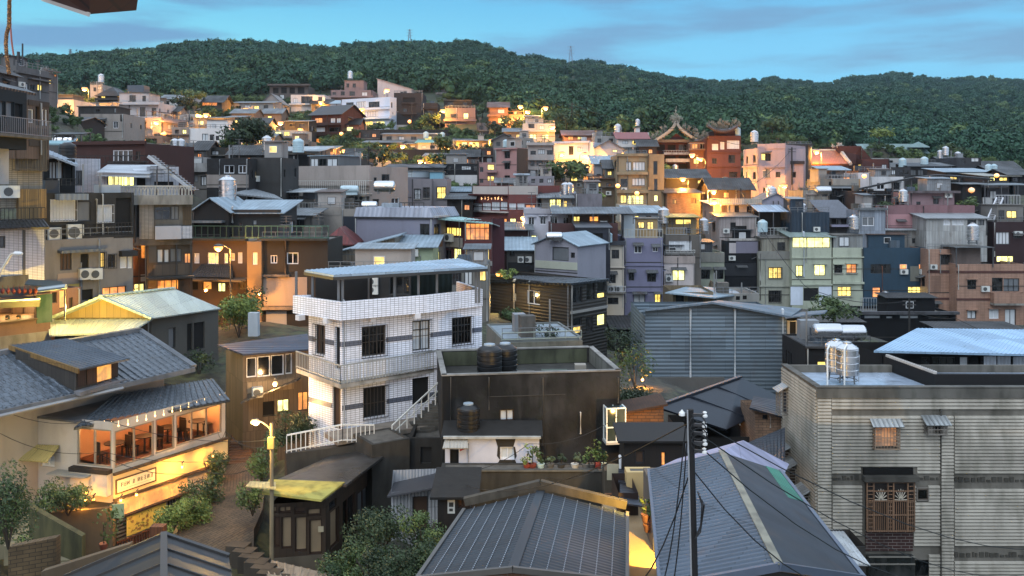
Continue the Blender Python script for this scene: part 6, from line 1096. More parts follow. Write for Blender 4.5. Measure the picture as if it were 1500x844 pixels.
q=[P(446,396,41.9),P(489,404.5,39.6),P(714,391,43.6),P(672,386.6,47.2)];z_=-4.22;q=[V(p.x,p.y,z_+(.12 if i==3 else 0))for i,p in enumerate(q)];m=MB();m.slab(q[1],q[2],q[3],q[0],.14,.22,.03);m.build('terrace_roof',sheet('#93a8b8',.2,True,.2,.4,.2,.02,False),b.root)
m=MB();m.bar(q[1]-Z*.16,q[2]-Z*.16,.08,.14);m.bar(q[0]-Z*.16,q[1]-Z*.16,.08,.14);m.build('eave_beam',paint('#3a3e40',.5),b.root)
for px,D_ in((496,40.),(502,40.1),(578,41.7),(613,42.1),(640,42.8),(697,43.8),(702,43.9),(458,41.6),(434,42.2),(540,44.5),(640,46.8)):
 c=P(px,430,D_);m=MB();m.bar(V(c.x,c.y,zb_+.2),V(c.x,c.y,z_-.1),.11 if D_<44 else.08);m.build('post',paint('#6d7174',.5,.2),b.root)
m=MB();a,e=P(602,430,45.6),P(662,430,46.6);m.obox(V(a.x,a.y,zb_+.2),V(e.x-a.x,e.y-a.y,0),V(0,.05,0),Z*1.9);m.build('green_screen',sheet('#1d3a30',.3,True,.3),b.root)
m=MB();a,e=P(462,430,43.5),P(545,430,44.9);m.obox(V(a.x,a.y,zb_+.2),V(e.x-a.x,e.y-a.y,0),V(0,.05,0),Z*1.7);m.build('dark_fill',paint('#26282a',.7),b.root)  # dark sheet added to darken the space under the terrace roof
bal=[P(434,541,42.6),P(499,564,39.2),P(655,529,43.2)];bal=[V(p.x,p.y,0)for p in bal];m=MB();fl=bal+[b.at('f',b.sz('f',655,529)[0],0,.004),b.at('f',0,0,.006),b.at('l',.02,0,.004)]
fl=[V(p.x,p.y,0)for p in fl];zf=-9.2
m.face([V(p.x,p.y,zf)for p in fl]);m.face([V(p.x,p.y,zf-.2)for p in fl][::-1])
for i in range(3):a,e=fl[i],fl[i+1];m.face([V(a.x,a.y,zf-.2),V(e.x,e.y,zf-.2),V(e.x,e.y,zf),V(a.x,a.y,zf)])
a,e=fl[5],fl[0];m.face([V(a.x,a.y,zf-.2),V(e.x,e.y,zf-.2),V(e.x,e.y,zf),V(a.x,a.y,zf)]);m.build('balcony',concrete('#a39f97',.7),b.root)
for i in range(2):
 a,e=bal[i],bal[i+1];d=e-a;N_=int(d.length/.17);m=MB()
 for k in range(N_+1):p=a+d*k/N_;m.bar(V(p.x,p.y,zf),V(p.x,p.y,zf+.84),.03)
 m.bar(V(a.x,a.y,zf+.86),V(e.x,e.y,zf+.86),.06);m.bar(V(a.x,a.y,zf+.12),V(e.x,e.y,zf+.12),.04);m.build('railing',paint('#9a9c98',.5,.2),b.root)
b.pipe('f',503,440,640,.05,'#9fa2a4')
m=MB();m.obox(P(494,646,37.6),V(3.8,2.4,0),V(-.9,1.3,0),-Z*.2);m.build('doorstep',concrete('#8a8176',.6),b.root)
o=thing('courtyard_railing','white painted railing round the yard in front of the white tiled house','railing',P(415,660,37));A0,A1,A2=P(420,664,37),P(502,648,37.6),P(548,648,38.2)
for a,e in((A0,A1),(A1,A2)):
 m=MB();N_=int((e-a).length/.2)
 for k in range(N_+1):p=a.lerp(e,k/N_);m.bar(p,p+Z*.75,.03)
 m.bar(a+Z*.78,e+Z*.78,.06);m.bar(a+Z*.1,e+Z*.1,.04);m.build('railing_run',paint('#c2c3bf',.5),o)
m=MB();m.obox(A0-Z*1.4,A2-A0,V(-.2,.4,0),Z*1.38);m.build('plinth',concrete('#4d4a44',.8),o)
o=thing('outdoor_stair','mossy concrete stair with a white handrail right of the white tiled house','stair',P(590,660,39));s0,s1=P(575,648,39),P(648,580,41.5);m=MB()
for i in range(14):p=s0.lerp(s1,i/13);m.obox(p+V(0,-.1,-.5),V(1.25,.2,0),V(-.2,.55,0),Z*.5)
m.build('steps',concrete('#5d5b55',.9),o);m=MB()
m.bar(s0+V(0,-.15,.8),s1+V(0,-.15,.85),.06);m.bar(s0+V(0,-.15,.45),s1+V(0,-.15,.45),.04)
for i in range(8):p=s0.lerp(s1,i/7)+V(0,-.15,0);m.bar(p-Z*.1,p+Z*.82,.05)
m.build('handrail',paint('#b9bab4',.5),o)
b=Bld('stained concrete stair wall left of the black walled house',545,600,652,700,36.5,2.,concrete('#4a4843',.95),name='garden_wall',cat='wall',D1=37.5,roof=('flat',.02))
b=Bld('dark stained block under the white handrail stair',598,650,642,720,37.8,3,concrete('#33322f',.9),roof=('flat',.3));b.w('f 616 655 632 680 k1')
BK=mottled('#3f3e3d')
b=Bld('black weathered house with a walled roof terrace and a small pinkish window',648,908,551,700,36.6,5.6,BK,D1=37.6,roof=('flat',.75),rm=concrete('#4d4c47',.9));K=b;b.w('f 732 600 753 617 wB2')
m=MB()
for key in 'frbl':
 p,t,L,n=b.faces[key];m.obox(b.at(key,-.03,b.zt+.004,.05),t*(L+.06),-n*.24,Z*.06)
m.build('coping',concrete('#8d8b86',.7),b.root);b.patch('b',0,0,0,0,BK)if False else None
p,t,L,n=b.faces['b'];m=MB();m.obox(b.at('b',.3,b.zt-.72,-.17),t*(L-.6),-n*.012,Z*.68);m.build('inner_wall',concrete('#565a45',1.),b.root);p,t,L,n=b.faces['r'];m=MB();m.obox(b.at('r',.25,b.zt-.72,-.17),t*(L-.5),-n*.012,Z*.68);m.build('inner_wall',concrete('#77776f',.9),b.root)
b.pipe('f',850,604,635,.03,'#b9b6ae');b.ledge('f',715,828,579,580,.02,concrete('#55534e'))
m=MB();a,z0,e,z1=b.rect('f',884,593,911,641,False);p,t,L,n=b.faces['f']
for s_ in(a,(a+e)/2,e):
 for oo in(.03,.62):m.bar(b.at('f',s_,z0,oo),b.at('f',s_,z1,oo),.05)
for zz in(z0,(z0+z1)/2-.1,z1):m.bar(b.at('f',a,zz,.62),b.at('f',e,zz,.62),.05);m.bar(b.at('f',a,zz,.03),b.at('f',a,zz,.62),.05);m.bar(b.at('f',e,zz,.03),b.at('f',e,zz,.62),.05)
bay=m.build('glazed_bay',paint('#c5cac6',.4),b.root);m=MB();m.obox(b.at('f',a+.03,z0+.04,.05),t*(e-a-.06),n*.55,Z*(z1-z0-.06));m.build('pane',glass('#3c4a48',.1),bay);m=MB();m.obox(b.at('f',a-.05,z0-.1,.01),t*(e-a+.1),n*.7,Z*.09);m.build('sill',concrete('#a9aaa4',.4),bay)
for x,y0,y1 in((660,553,640),(795,553,688),(905,553,590),(716,553,600)):K.pipe('f',x,y0,y1,.03,'#55534f')
for i,(px,D_,w_,h_,c_)in enumerate(((770,38.6,.8,.5,'#6b675e'),(812,39.6,1.2,.35,'#4c5a4a'),(850,38.8,.5,.8,'#8a8478'))):
 c=P(px,300,D_);c.z=K.zt-.75;m=MB();m.box(c,w_,.5,h_);tag(m.build('storage_box',paint(c_,.7),None,loc=c),['grey box left of the middle on the black house roof terrace','long low green crate on the black house roof terrace','pale upright box at the right of the black house roof terrace'][i],'box')
tank(717,550,38.6,'left black plastic tank on the black house roof terrace','black',.86);tank(740,547,39.8,'black plastic tank half behind its twin on the black house roof terrace','black',.86)
tank(686,632,35.9,'dark tank with a pale lid on the lean-to roof below the black wall','black',.72)
b=Bld('whitewashed lean-to with a bare brown patch around its window',652,790,640,705,35.3,1.1,plaster('#b9bac8',.2),roof=('sf',.22,.15),rm=concrete('#2f2e2c',.8));b.w('f 733 655 754 673 wW2;f 659 651 672 690 kD1');m=MB();at=lambda x,y,o=.012:b.at('f',*b.sz('f',x,y),o)
for q in([(725,641),(756,641),(752,654.5),(729,654.5)],[(729,654.5),(732.5,654.5),(732.5,674),(728,668)],[(754.5,654.5),(752,654.5),(754,674),(757,668)],[(732,673.6),(754.6,673.6),(760,687),(724,687)]):m.face([at(*p)for p in(q[3],q[2],q[1],q[0])])
m.build('bare_render_patch',plaster('#4b4230',.4),b.root);m=MB();m.slab(at(650,650,.6),at(687,650,.6),at(685,642,.05),at(652,642,.05),.05,.12,.02);m.build('awning',sheet('#b0aba0',.12,True,.5,.5,.1,.02,False),b.root);m=MB();m.face([at(674,661),at(683,657),at(683,651),at(674,651)]);m.build('red_notice',paint('#b01f2a',.7),b.root);b.ledge('f',650,792,637.5,640.5,.25,concrete('#a9a79f',.7));b.pipe('f',686,650,690,.025)
TP=Bld('stained concrete terrace wall carrying a row of plant pots',645,905,689,790,34.2,.9,concrete('#4d4a43',.95),name='terrace_wall',cat='wall',roof=('flat',.02));TP.ledge('f',645,905,688,690.5,.06,concrete('#6f6c64',.8))
for i,(px,h,kd,c,lab)in enumerate(((772,.8,'light','#a0452e','first terracotta pot of the terrace wall, in front of the white patch'),(780,.7,'mid','#8f3f2c','reddish leaved pot right beside the first terracotta pot'),(792,.55,'mid','#a9bdb8','pale pot third along the terrace wall'),(806,.5,'grey','#6f6a62','low grey pot in the middle of the terrace wall'),(822,.45,'dark','#4a4843','dark low pot in the middle of the terrace wall'),(842,.5,'grey','#b0afa8','white rimmed pot right of the middle of the terrace wall'),(858,.55,'mid','#7a756c','leafy pot before the tall staked plant on the terrace wall'),(867,1.1,'light','#5a5650','tall staked plant on the terrace wall'),(876,.75,'light','#b0402e','bright red pot under the glazed bay'),(884,.5,'mid','#9fb3ad','last pale pot at the right end of the terrace wall'))):pot_plant(px,688.5,34.6,h,lab,kd,c,70)
b=Bld('small concrete pier with a mesh box at the end of the pot terrace',886,911,690,800,33.2,.9,concrete('#5b5346',.8),name='pier',cat='pier',roof=('flat',.05));b.patch('f',889,908,680,703,paint('#a59f88'),'mesh_box');b.pipe('f',908,668,760,.06,'#c2c4c4');b.ledge('f',886,911,722,732,.15,brick('#96643c'))
b=Bld('brown shack with a white poster below the pot terrace',641,692,728,800,30.5,2.2,wood('#33251a',.2),roof=('sf',.15,.25),rm=concrete('#2c2b29',.8));b.w('f 671 732 688 744 sB2');m=MB();a,z=b.sz('f',661,752);p,t,L,n=b.faces['f'];m.obox(b.at('f',a-.13,z,.01),t*.26,n*.015,Z*.5);m.build('poster',paint('#bdbbb2'),b.root);m=MB();m.obox(b.at('f',a-.08,z+.24,.027),t*.16,n*.004,Z*.16);m.obox(b.at('f',a-.07,z+.08,.027),t*.13,n*.004,Z*.1);m.build('poster_figure',paint('#4a4640'),b.root)
b=Bld('small white corrugated shed with a dark plank door',573,642,722,785,32.6,2.6,sheet('#b4b8bd',.13,True,.4),roof=('none',),D1=32.8);b.w('f 604 727 627 778 sD1');flat('roof','','',[(567,727,32.1),(647,712,32.1),(643,690,35.8),(580,703,35.8)],.06,paint('#3c3e44',.5),0,.03,b.root);m=MB();m.face([b.loc(0,0,b.zt),b.loc(1.8,0,b.zt),b.loc(1.8,0,b.zt+.25)]);m.build('gable',sheet('#b4b8bd',.13,True,.4),b.root)
b=Bld('old glazed shed with a dark felt roof and a mossy yellow lit eave',393,475,733,850,33,6,wood('#54402c',.25),poly=[(395,32.6),(477,33),(556,38.2),(470,38)],roof=('none',));S=b
b.w('f 399 742 406 752 p1B;f 408 742 427 752 p2B;f 431 743 448 753 s1B;f 450 745 470 756 p1B;f 400 757 410 802 s1B;f 412 757 428 804 p1B;f 432 757 450 808 p1B;f 453 761 472 812 p1B;r 482 733 493 745 d1;r 484 746 497 800 p1B;r 502 728 521 795 d2B;r 524 712 552 770 hB3');b.patch('f',396,476,815,850,plaster('#7a6a4e',.8),'base_wall',.04);b.patch('r',480,548,800,840,concrete('#77756d',.8),'base_wall',.05);b.patch('f',466,474,771,779,paint('#b5a98c'),'notice')
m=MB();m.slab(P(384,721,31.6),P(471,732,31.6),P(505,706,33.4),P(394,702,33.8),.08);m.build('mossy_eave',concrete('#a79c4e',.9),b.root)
m=MB();m.slab(P(398,706,33.6),P(507,710,33.2),P(588,648,38.8),P(545,641,41),.1);m.build('roof',concrete('#4f4d4b',.9,.5,.25),b.root);m=MB();m.face([S.at('r',0,S.zt),S.at('r',S.faces['r'][2],S.zt),S.at('r',S.faces['r'][2],-11.7),S.at('r',0,-11.75)]);m.build('upper_wall',sheet('#6b6a66',.3,True,.6),b.root)
b=Bld('weathered timber house with white window frames under a blue tarpaulin roof',356,452,518,700,43,3,wood('#7a6a56',.25,.6),poly=[(356,43),(455,44.5),(440,48),(331,46)],roof=('none',));b.w('f 361 524 376 553 dW1;f 377 522 396 552 dW1;f 397 520 416 550 dW1;f 418 518 428 548 dW1;f 406 585 424 604 y2B;f 436 574 452 602 o2;f 385 588 402 610 k1');m=MB();m.slab(P(318,505,44.2),P(357,519,42.3),P(459,511,43.9),P(450,489,49),.08);m.build('roof',sheet('#39455f',.5,True,.6,.35),b.root);m=MB();m.slab(P(352,590,41.2),P(434,557,42.8),P(440,553,44.2),P(360,584,43.4),.06);m.build('porch_roof',sheet('#4a463f',.3),b.root);b.patch('f',362,430,556,573,wood('#8d7d66',.25),'cladding_strip');b.ac('f',376,573,.5,.5)
m=MB();q=[P(330,600,42.6),P(434,606,42.3),P(434,620,42.3),P(330,640,42.)];m=MB()
wall_lamp(403,562,42.3,130,'round paper lantern glowing under the porch roof',.13,(1.,.6,.25),.3,1.6,'paper_lantern',None)
light(b.root,P(420,600,41.2)-OFF[b.root.name],140,(1.,.55,.2),.2)
u=V(.515,.857,0);v=V(-.857,.515,0)
CF=Bld('restaurant house with wide open windows glowing orange and a yellow sign wall',165,330,620,812,35,5,plaster('#aaa295',.45),name='restaurant',cat='restaurant',poly=[(165,35),(330,40),(205,42.6),(-60,37)],roof=('none',));b=CF
b.zt=-9.75
def hole(f,x0,y0,x1,y1,cols,col='#7d776c',name='window'):
 a,z0,e,z1=b.rect(f,x0,y0,x1,y1);b.holes[f].append((a,z0,e,z1));p,t,L,n=b.faces[f];m=MB()
 for i in range(cols+1):s_=a+(e-a-.07)*i/cols;m.obox(b.at(f,s_,z0+.06,-.1),t*.07,n*.07,Z*(z1-z0-.12))
 for zz in(z0,z1-.06):m.obox(b.at(f,a,zz,-.1),t*(e-a),n*.08,Z*.06)
 m.build(name,paint(col,.5),b.root);return a,z0,e,z1
hole('l',113,628,163,683,2);hole('f',168,624,226,677,2);hole('f',228,611,256,661,1);hole('f',258,600,325,644,3)
zf=-11.75;inner=[b.poly[0]+V(.1,.35,0),b.poly[1]+V(-.25,.0,0),b.poly[1]+v*2.9,b.poly[0]+v*2.6+V(0,.2,0)]
def fc(zz,flip=False):q=[V(p.x,p.y,zz)for p in inner];return q[::-1]if flip else q
m=MB();m.face(fc(zf));m.build('upper_floor',wood('#7d4a28',.15,.4),b.root);m=MB();m.face(fc(-9.85,True));m.build('ceiling',wood('#a8622c',.2,.4),b.root);m=MB();a,e=inner[3],inner[2];m.face([V(a.x,a.y,zf),V(e.x,e.y,zf),V(e.x,e.y,-9.85),V(a.x,a.y,-9.85)]);a,e=inner[2],inner[1];m.face([V(a.x,a.y,zf),V(e.x,e.y,zf),V(e.x,e.y,-9.85),V(a.x,a.y,-9.85)]);m.build('inner_wall',plaster('#b0743c',.25),b.root)
rr=random.Random(8)
for k,(du,dv)in enumerate(((.9,1.2),(2.2,1.0),(3.6,1.3),(5.,1.))):
 c=b.poly[0]+u*du+v*dv;c.z=zf;o=thing('cafe_table','dark round table inside the orange lit restaurant windows','table',c,'tables in the restaurant');m=MB();m.lathe(c,[(.03,.7),(.42,.7),(.42,.74),(.02,.745)],14);m.build('tabletop',wood('#3a2416',.2),o);m=MB();m.lathe(c,[(.22,0),(.05,.05),(.04,.7)],8);m.build('pedestal',paint('#201812'),o)
 for s_ in(-1,1):
  c2=c+u*.62*s_;o=thing('cafe_chair','dark chair at a table inside the orange lit restaurant windows','chair',c2,'chairs in the restaurant');m=MB();m.box(c2+Z*.42,.4,.4,.05,u);m.build('seat',paint('#241811'),o);m=MB();m.box(c2+Z*.47+u*.18*s_,.04,.4,.5,u);m.build('backrest',paint('#241811'),o)
  for(lx,ly)in((-.16,-.16),(.16,-.16),(.16,.16),(-.16,.16)):m=MB();m.bar(c2+u*lx+v*ly,c2+u*lx+v*ly+Z*.42,.04);m.build('leg',paint('#241811'),o)
for i in range(3):light(b.root,b.poly[0]+u*(.8+i*2.1)+v*.9+V(0,0,-10.2)-OFF[b.root.name],110,(1.,.46,.15),.15)
for i in range(13):
 c=b.poly[0]+u*(.25+i*.43)+V(.06,-.1,0);c.z=-9.93-.05*(i%2);m=MB();m.lathe(c,[(.01,-.05),(.035,-.02),(.035,.02),(.01,.05)],8);m.bar(c+Z*.04,c+Z*.2,.012);tag(m.build('festoon_bulb',lamp_m((1.,.6,.22),2.2),None,True,loc=c),'small warm bulb on the string along the restaurant windows','bulb','festoon bulbs along the restaurant windows')
for i in range(4):
 c=b.at('l',b.faces['l'][2]-.35-i*.35,-9.98,-.35);m=MB();m.lathe(c,[(.01,-.07),(.06,-.03),(.06,.03),(.01,.07)],8);m.bar(c+Z*.06,c+Z*.14,.015);tag(m.build('festoon_bulb',lamp_m((1.,.6,.22),2.2),None,True,loc=c),'small warm bulb inside the corner window of the restaurant','bulb','festoon bulbs in the corner window')
b.ledge('l',108,165,684,690,.3,wood('#2c221a',.2));b.patch('l',109,163,691,722,plaster('#a9a69f',.3),'bay_base',.25)
p,t,L,n=b.faces['f'];a,z0,e,z1=b.rect('f',166,690,235,726,False);m=MB();m.obox(b.at('f',0,-12.9,.004),t*5.9,n*.05,Z*.95);m.build('sign_wall',plaster('#cbb04e',.15),b.root);b.ledge('f',166,329,658,661,.12,wood('#5a4630',.2))if False else None
m=MB();m.obox(b.at('f',0.,-11.95,.004),t*5.9,n*.14,Z*.1);m.obox(b.at('f',0.,-13.0,.004),t*5.9,n*.16,Z*.1);m.build('moulding',wood('#5f4a33',.2),b.root)
m=MB();s0,s1,q0,q1=.14,1.95,-12.7,-12.2;m.obox(b.at('f',s0,q0,.056),t*(s1-s0),n*.03,Z*(q1-q0));sg=m.build('sign_board',paint('#cfc6a2',.5,0,.1),b.root);m=MB();w_=.05
m.obox(b.at('f',s0-w_,q0-w_,.056),t*(s1-s0+2*w_),n*.05,Z*w_);m.obox(b.at('f',s0-w_,q1,.056),t*(s1-s0+2*w_),n*.05,Z*w_);m.obox(b.at('f',s0-w_,q0,.056),t*w_,n*.05,Z*(q1-q0));m.obox(b.at('f',s1,q0,.056),t*w_,n*.05,Z*(q1-q0));m.build('sign_frame',wood('#7a5a2a',.2),sg)
m=MB();x=s0+.16
for g in(1,1,1,0,1,0,1,1,1,1,1):
 if g:
  for(x0,y0,x1,y1)in rr.sample([(0,0,.09,0),(0,.08,.09,.08),(0,.16,.09,.16),(.045,0,.045,.17),(0,0,0,.16),(.09,0,.09,.16),(.02,.03,.07,.13)],4):m.bar(b.at('f',x+x0,q0+.2+y0,.088),b.at('f',x+x1+.001,q0+.2+y1,.088),.018)
  x+=.155
 else:x+=.09
for i in range(22):xx=s0+.2+i*.065;m.bar(b.at('f',xx,q0+.09,.088),b.at('f',xx+.035,q0+.09+rr.uniform(0,.02),.088),.01)
m.build('sign_lettering',paint('#6a675a',.6),sg)
a0=.25;m=MB();m.obox(b.at('f',a0,-13.72,.004),t*3.4,n*.03,Z*.62);m.build('lit_window_strip',glow('#ff9a40',1.1,.9),b.root);m=MB();m.obox(b.at('f',.1,-13.78,.01),t*3.9,n*.2,Z*.08);m.build('shelf',wood('#4a3524',.2),b.root)
m=MB();m.obox(b.at('f',.55,-14.62,.12),t*1.9,n*.02,Z*.82);bn=m.build('floral_banner',paint('#c9b354',.7,0,.3),b.root);m=MB()
for i in range(26):
 c=b.at('f',.65+rr.random()*1.7,-14.5+rr.random()*.6,.146);r_=rr.uniform(.03,.08)
 for k in range(5):q=k*1.256;m.face([c,c+(t*math.cos(q)+Z*math.sin(q))*r_,c+(t*math.cos(q+.9)+Z*math.sin(q+.9))*r_])
m.build('floral_print',paint('#8a5a3c',.7),bn);m=MB()
for i in range(30):
 c=b.at('f',.62+rr.random()*1.75,-14.55+rr.random()*.68,.145);q=rr.random()*6.28;r_=.09;d1=t*math.cos(q)+Z*math.sin(q);d2=t*-math.sin(q)+Z*math.cos(q);m.face([c-d1*r_,c+d2*.02,c+d1*r_,c-d2*.02])
m.build('leaf_print',paint('#6d7a34',.7),bn)
m=MB()
for i in range(17):m.obox(b.at('f',.15+i*.13,-15.25,.1),t*.06,n*.05,Z*.5)
m.bar(b.at('f',.1,-14.72,.13),b.at('f',2.5,-14.72,.13),.06);m.build('slatted_guard',wood('#7a4a35',.3),b.root)
m=MB()
for i in range(6):m.obox(b.at('f',.05,-14.75+i*.15,.06),t*.5,n*.04,Z*.06)
for i in range(5):m.obox(b.at('f',2.6+i*.14,-15.,.06),t*.06,n*.05,Z*1.2)
m.build('louvres',wood('#30231a',.3),b.root)
for x,y,D_,e_,lab in((177,733,34.6,40,'lamp at the corner of the yellow sign wall'),(200,725,35.2,40,'second lamp along the lit strip under the sign wall'),(267,684,37.3,90,'lamp under the far end of the sign wall'),(127,722,34.7,30,'upper bulb in the planted entrance left of the sign wall'),(126,733,34.4,30,'lower left bulb in the planted entrance'),(137,732,34.4,0,'lower right bulb in the planted entrance'),(312,668,38.9,40,'bulb under the balcony at the restaurant end')):wall_lamp(x,y,D_,e_,lab,.05,out=.15,em=6.)
light(b.root,V(-15.6,33.2,-11.2)-OFF[b.root.name],50,(1.,.72,.2),.15)
b.patch('l',20,70,665,690,plaster('#a89a80',.5))if False else None;m=MB();m.slab(b.at('l',*b.sz('l',22,664),.8),b.at('l',*b.sz('l',90,668),.8),b.at('l',*b.sz('l',88,652),.05),b.at('l',*b.sz('l',30,650),.05),.05,.13,.025);m.build('side_awning',sheet('#a9a06a',.13,True,.5,.5,.1,.02,False),b.root);b.w('l 30 668 56 684 w2W;l 60 668 80 684 w2W');m=MB();m.obox(b.at('l',*b.sz('l',84,687),.005),b.faces['l'][1]*-.01+b.faces['l'][1]*1.9,b.faces['l'][3]*.6,-Z*.05);m.build('box_shelf',paint('#8a8a84'),b.root)
light(b.root,V(-19.4,33.2,-10.9)-OFF[b.root.name],45,(1.,.7,.22),.2)  # unseen light without a fitting, brightens the left wall
b.patch('r',0,0,0,0,BK)if False else None
RT=rooftile('#59626b',.3,.3,.5,.42);eR=P(336,572,39.6);m=MB()
m.slab(P(108,627,34.7),P(337,586,39.2),P(312,555,41.2),P(165,579,38.),.1,.3,.055);m.build('skirt_roof',RT,b.root)
m=MB();m.slab(P(20,606,36.4),P(110,617,35.1),P(197,593,37.7),P(100,577,39.7),.08);m.build('flat_sheet_roof',concrete('#5d6064',.6,.5,.2),b.root)
m=MB()
for i in range(24):pass
RRt,ERt=V(-18.6,42.6,-7.32),V(-15.06,40.4,-8.66);L_=10.5;RLt,ELt=RRt-u*L_,ERt-u*L_
house=Bld('main block of the restaurant house under a big dark tiled roof with a dormer',20,284,560,700,37,3,plaster('#9a9184',.5),cat='house',poly=[w(ELt.x-1.3,ELt.y+1.6),w(ERt.x-1.7,ERt.y+.7),w(RRt.x-.8,RRt.y+1.6),w(RLt.x-.5,RLt.y+1.6)],roof=('none',));house.zt=-8.95
m=MB();m.slab(ELt,ERt,RRt,RLt,.12,.32,.06);m.slab(RRt,RLt,RLt+v*4-Z*1.4,RRt+v*4-Z*1.4,.12);m.build('roof',rooftile('#5f6a75',.32,.34,.5,.4),house.root);m=MB();m.bar(RLt+Z*.06,RRt+Z*.06,.35,.2);m.bar(ERt+Z*.04,RRt+Z*.04,.3,.14);m.bar(ELt-v*.02-Z*.1,ERt-Z*.1,.2,.22);m.build('ridge_and_verge',concrete('#6d7278',.6),house.root);m=MB();m.tube([ELt-Z*.2-v*.12,ERt-Z*.2-v*.12-u*3.8],.08,6);m.build('gutter',paint('#8d9092',.4,.3),house.root)
d0,d1=P(117,541,35.2),P(190,525.5,37.8);d2,d3=P(98,496,39),P(15,506,37);m=MB();m.slab(d0,d1,d2,d3,.07,.22,.03);dr=m.build('dormer_roof',NAVYROOF,house.root);m=MB();m.bar(d0+V(-.04,0,-.08),d3+V(-.04,0,-.08),.08,.2);m.build('verge_board',wood('#8a6a34',.2),house.root)
dd=(d1-d0);m=MB();bz=-8.75;e0,e1=d0+dd*.02+v*.35,d0+dd*.86+v*.35
m.obox(V(e0.x,e0.y,-8.75),V(e1.x-e0.x,e1.y-e0.y,0),V(*v[:2],0)*.12,Z*.98);m.face([V(e0.x,e0.y,-8.75),V(d3.x+.4,d3.y-.3,-7.6),V(d3.x+.4,d3.y-.3,d3.z-.1),V(e0.x,e0.y,d0.z-.1)]);m.build('dormer_wall',wood('#4a4640',.25),house.root)
for k,(f0,f1,ma)in enumerate(((.04,.2,wood('#4a2c1c',.1)),(.22,.4,wood('#5a3822',.1)),(.42,.7,glow('#ff9c2c',.9)),(.72,.84,wood('#4a2c1c',.1)))):m=MB();q0=d0+dd*f0+v*.3;q1=d0+dd*f1+v*.3;m.obox(V(q0.x,q0.y,-8.45),V(q1.x-q0.x,q1.y-q0.y,0),V(*v[:2],0)*.03,Z*.68);m.build('dormer_window',ma,house.root)
m=MB();q0=d0+dd*-.02-v*.1;q1=d0+dd*.95-v*.1;m.obox(V(q0.x,q0.y,-8.72),V(q1.x-q0.x,q1.y-q0.y,0),V(*v[:2],0)*.45,Z*.16);m.build('dormer_sill',concrete('#77777a',.7),house.root)
o=thing('foreground_house','dark wet sheet metal roof at the bottom left corner','house',V(-9,21,-13));A=P(240,783,22);B_=P(240,880,18.6);B_=V(B_.x,B_.y,A.z);LM=sheet('#2c2b2b',.6,True,.5,.42,.0,.01,False)
le0,le1=P(95,845,22.3),None;le0=V(le0.x,le0.y,-10.25);re0=P(335,815,21.9);dv_=B_-A;m=MB();m.slab(A,B_,le0+dv_,le0,.06);m.slab(B_,A,re0,re0+dv_,.06);m.build('roof',LM,o);m=MB();m.bar(A+Z*.05,B_+Z*.05,.16,.06)
for i in range(1,4):t_=i/4;m.bar(A.lerp(B_,t_)+Z*.02,le0.lerp(le0+dv_,t_)+Z*.02,.03,.05);m.bar(A.lerp(B_,t_)+Z*.02,re0.lerp(re0+dv_,t_)+Z*.02,.03,.05)
m.bar(A,le0,.1,.1);m.bar(A,re0,.12,.12);m.build('ridge_and_seams',paint('#4a4846',.5,.2),o);m=MB();q0,q1=V(le0.x,le0.y,-13),V(re0.x,re0.y,-13);m.face([q0,q1,re0-Z*.1,A-Z*.1,le0-Z*.1][::-1]);m.face([V(q1.x,q1.y,-14),V(q1.x+dv_.x,q1.y+dv_.y,-14),re0+dv_-Z*.1,re0-Z*.1]);m.build('wall',plaster('#5a4e3e',.6),o)
o=thing('foreground_house','slate blue sheet roof with dotted seams at the bottom centre','house',V(1,23,-13));R0,R1=P(792,720,26.1),P(751,834,20.85);L0,L1=P(680,747,26.3),P(611,848,21.7);E0,E1=P(919,752,26),P(919,852,21.5);SL=sheet('#38434d',.16,True,.25,.42,.2,.012,True)
m=MB();m.slab(L0,L1,R1,R0,.07);m.slab(E1,E0,R0,R1,.07);m.build('roof',SL,o);m=MB();m.slab(R0+V(-.13,0,.03),R1+V(-.13,0,.03),R1+V(.13,0,.03),R0+V(.13,0,.03),.03);m.build('ridge_cap',paint('#2c353d',.4,.3),o);m=MB()
for(a,e,c,d)in((L0,L1,R1,R0),(E0,E1,R1,R0)):
 for i in range(1,7):
  f_=i/7
  for k in range(46):
   g=(k+.5)/46;p=a.lerp(d,f_).lerp(e.lerp(c,f_),g)+Z*.02;m.obox(p-V(.012,.03,0),V(.024,0,0),V(0,.055,0),Z*.012)
m.build('fixings',paint('#8b929a',.4,.3),o);m=MB()
for a,e in((R0,E0),(R0,L0)):m.bar(a+V(0,.28,.13),e+V(0,.28,.16),.22,.24)
m.build('coping_wall',concrete('#5f574a',1.),o);m=MB();m.bar(L0,L1,.1,.12);m.bar(E0,E1,.1,.12);m.bar(R1,L1,.1,.14);m.bar(R1,E1,.1,.14);m.build('verge',paint('#5d5a55',.5),o)
m=MB()
m.face([V(L0.x,L0.y,-14),V(L1.x,L1.y,-14),L1-Z*.1,L0-Z*.1][::-1]);m.face([V(E0.x,E0.y,-14),V(E1.x,E1.y,-14),E1-Z*.1,E0-Z*.1]);m.face([V(L1.x,L1.y,-14),V(E1.x,E1.y,-14),E1-Z*.1,R1-Z*.1,L1-Z*.1]);m.face([V(L0.x,L0.y+.1,-14),V(E0.x,E0.y+.1,-14),E0-Z*.1,R0-Z*.1,L0-Z*.1][::-1]);m.build('wall',brick('#7a5236'),o)
o=thing('foreground_house','blue grey corrugated roof with a rusty yellow ridge at the bottom right','house',V(6,22,-13));R0,R1=P(1057,662,24.5),P(1141,830,17.1);L0,L1=P(950,689,25.4),P(967,862,17.9);E0,E1=P(1143,690,26.5),P(1266,848,19.3);CR=sheet('#5f6d7c',.2,True,.3,.38,.3,.02,False)
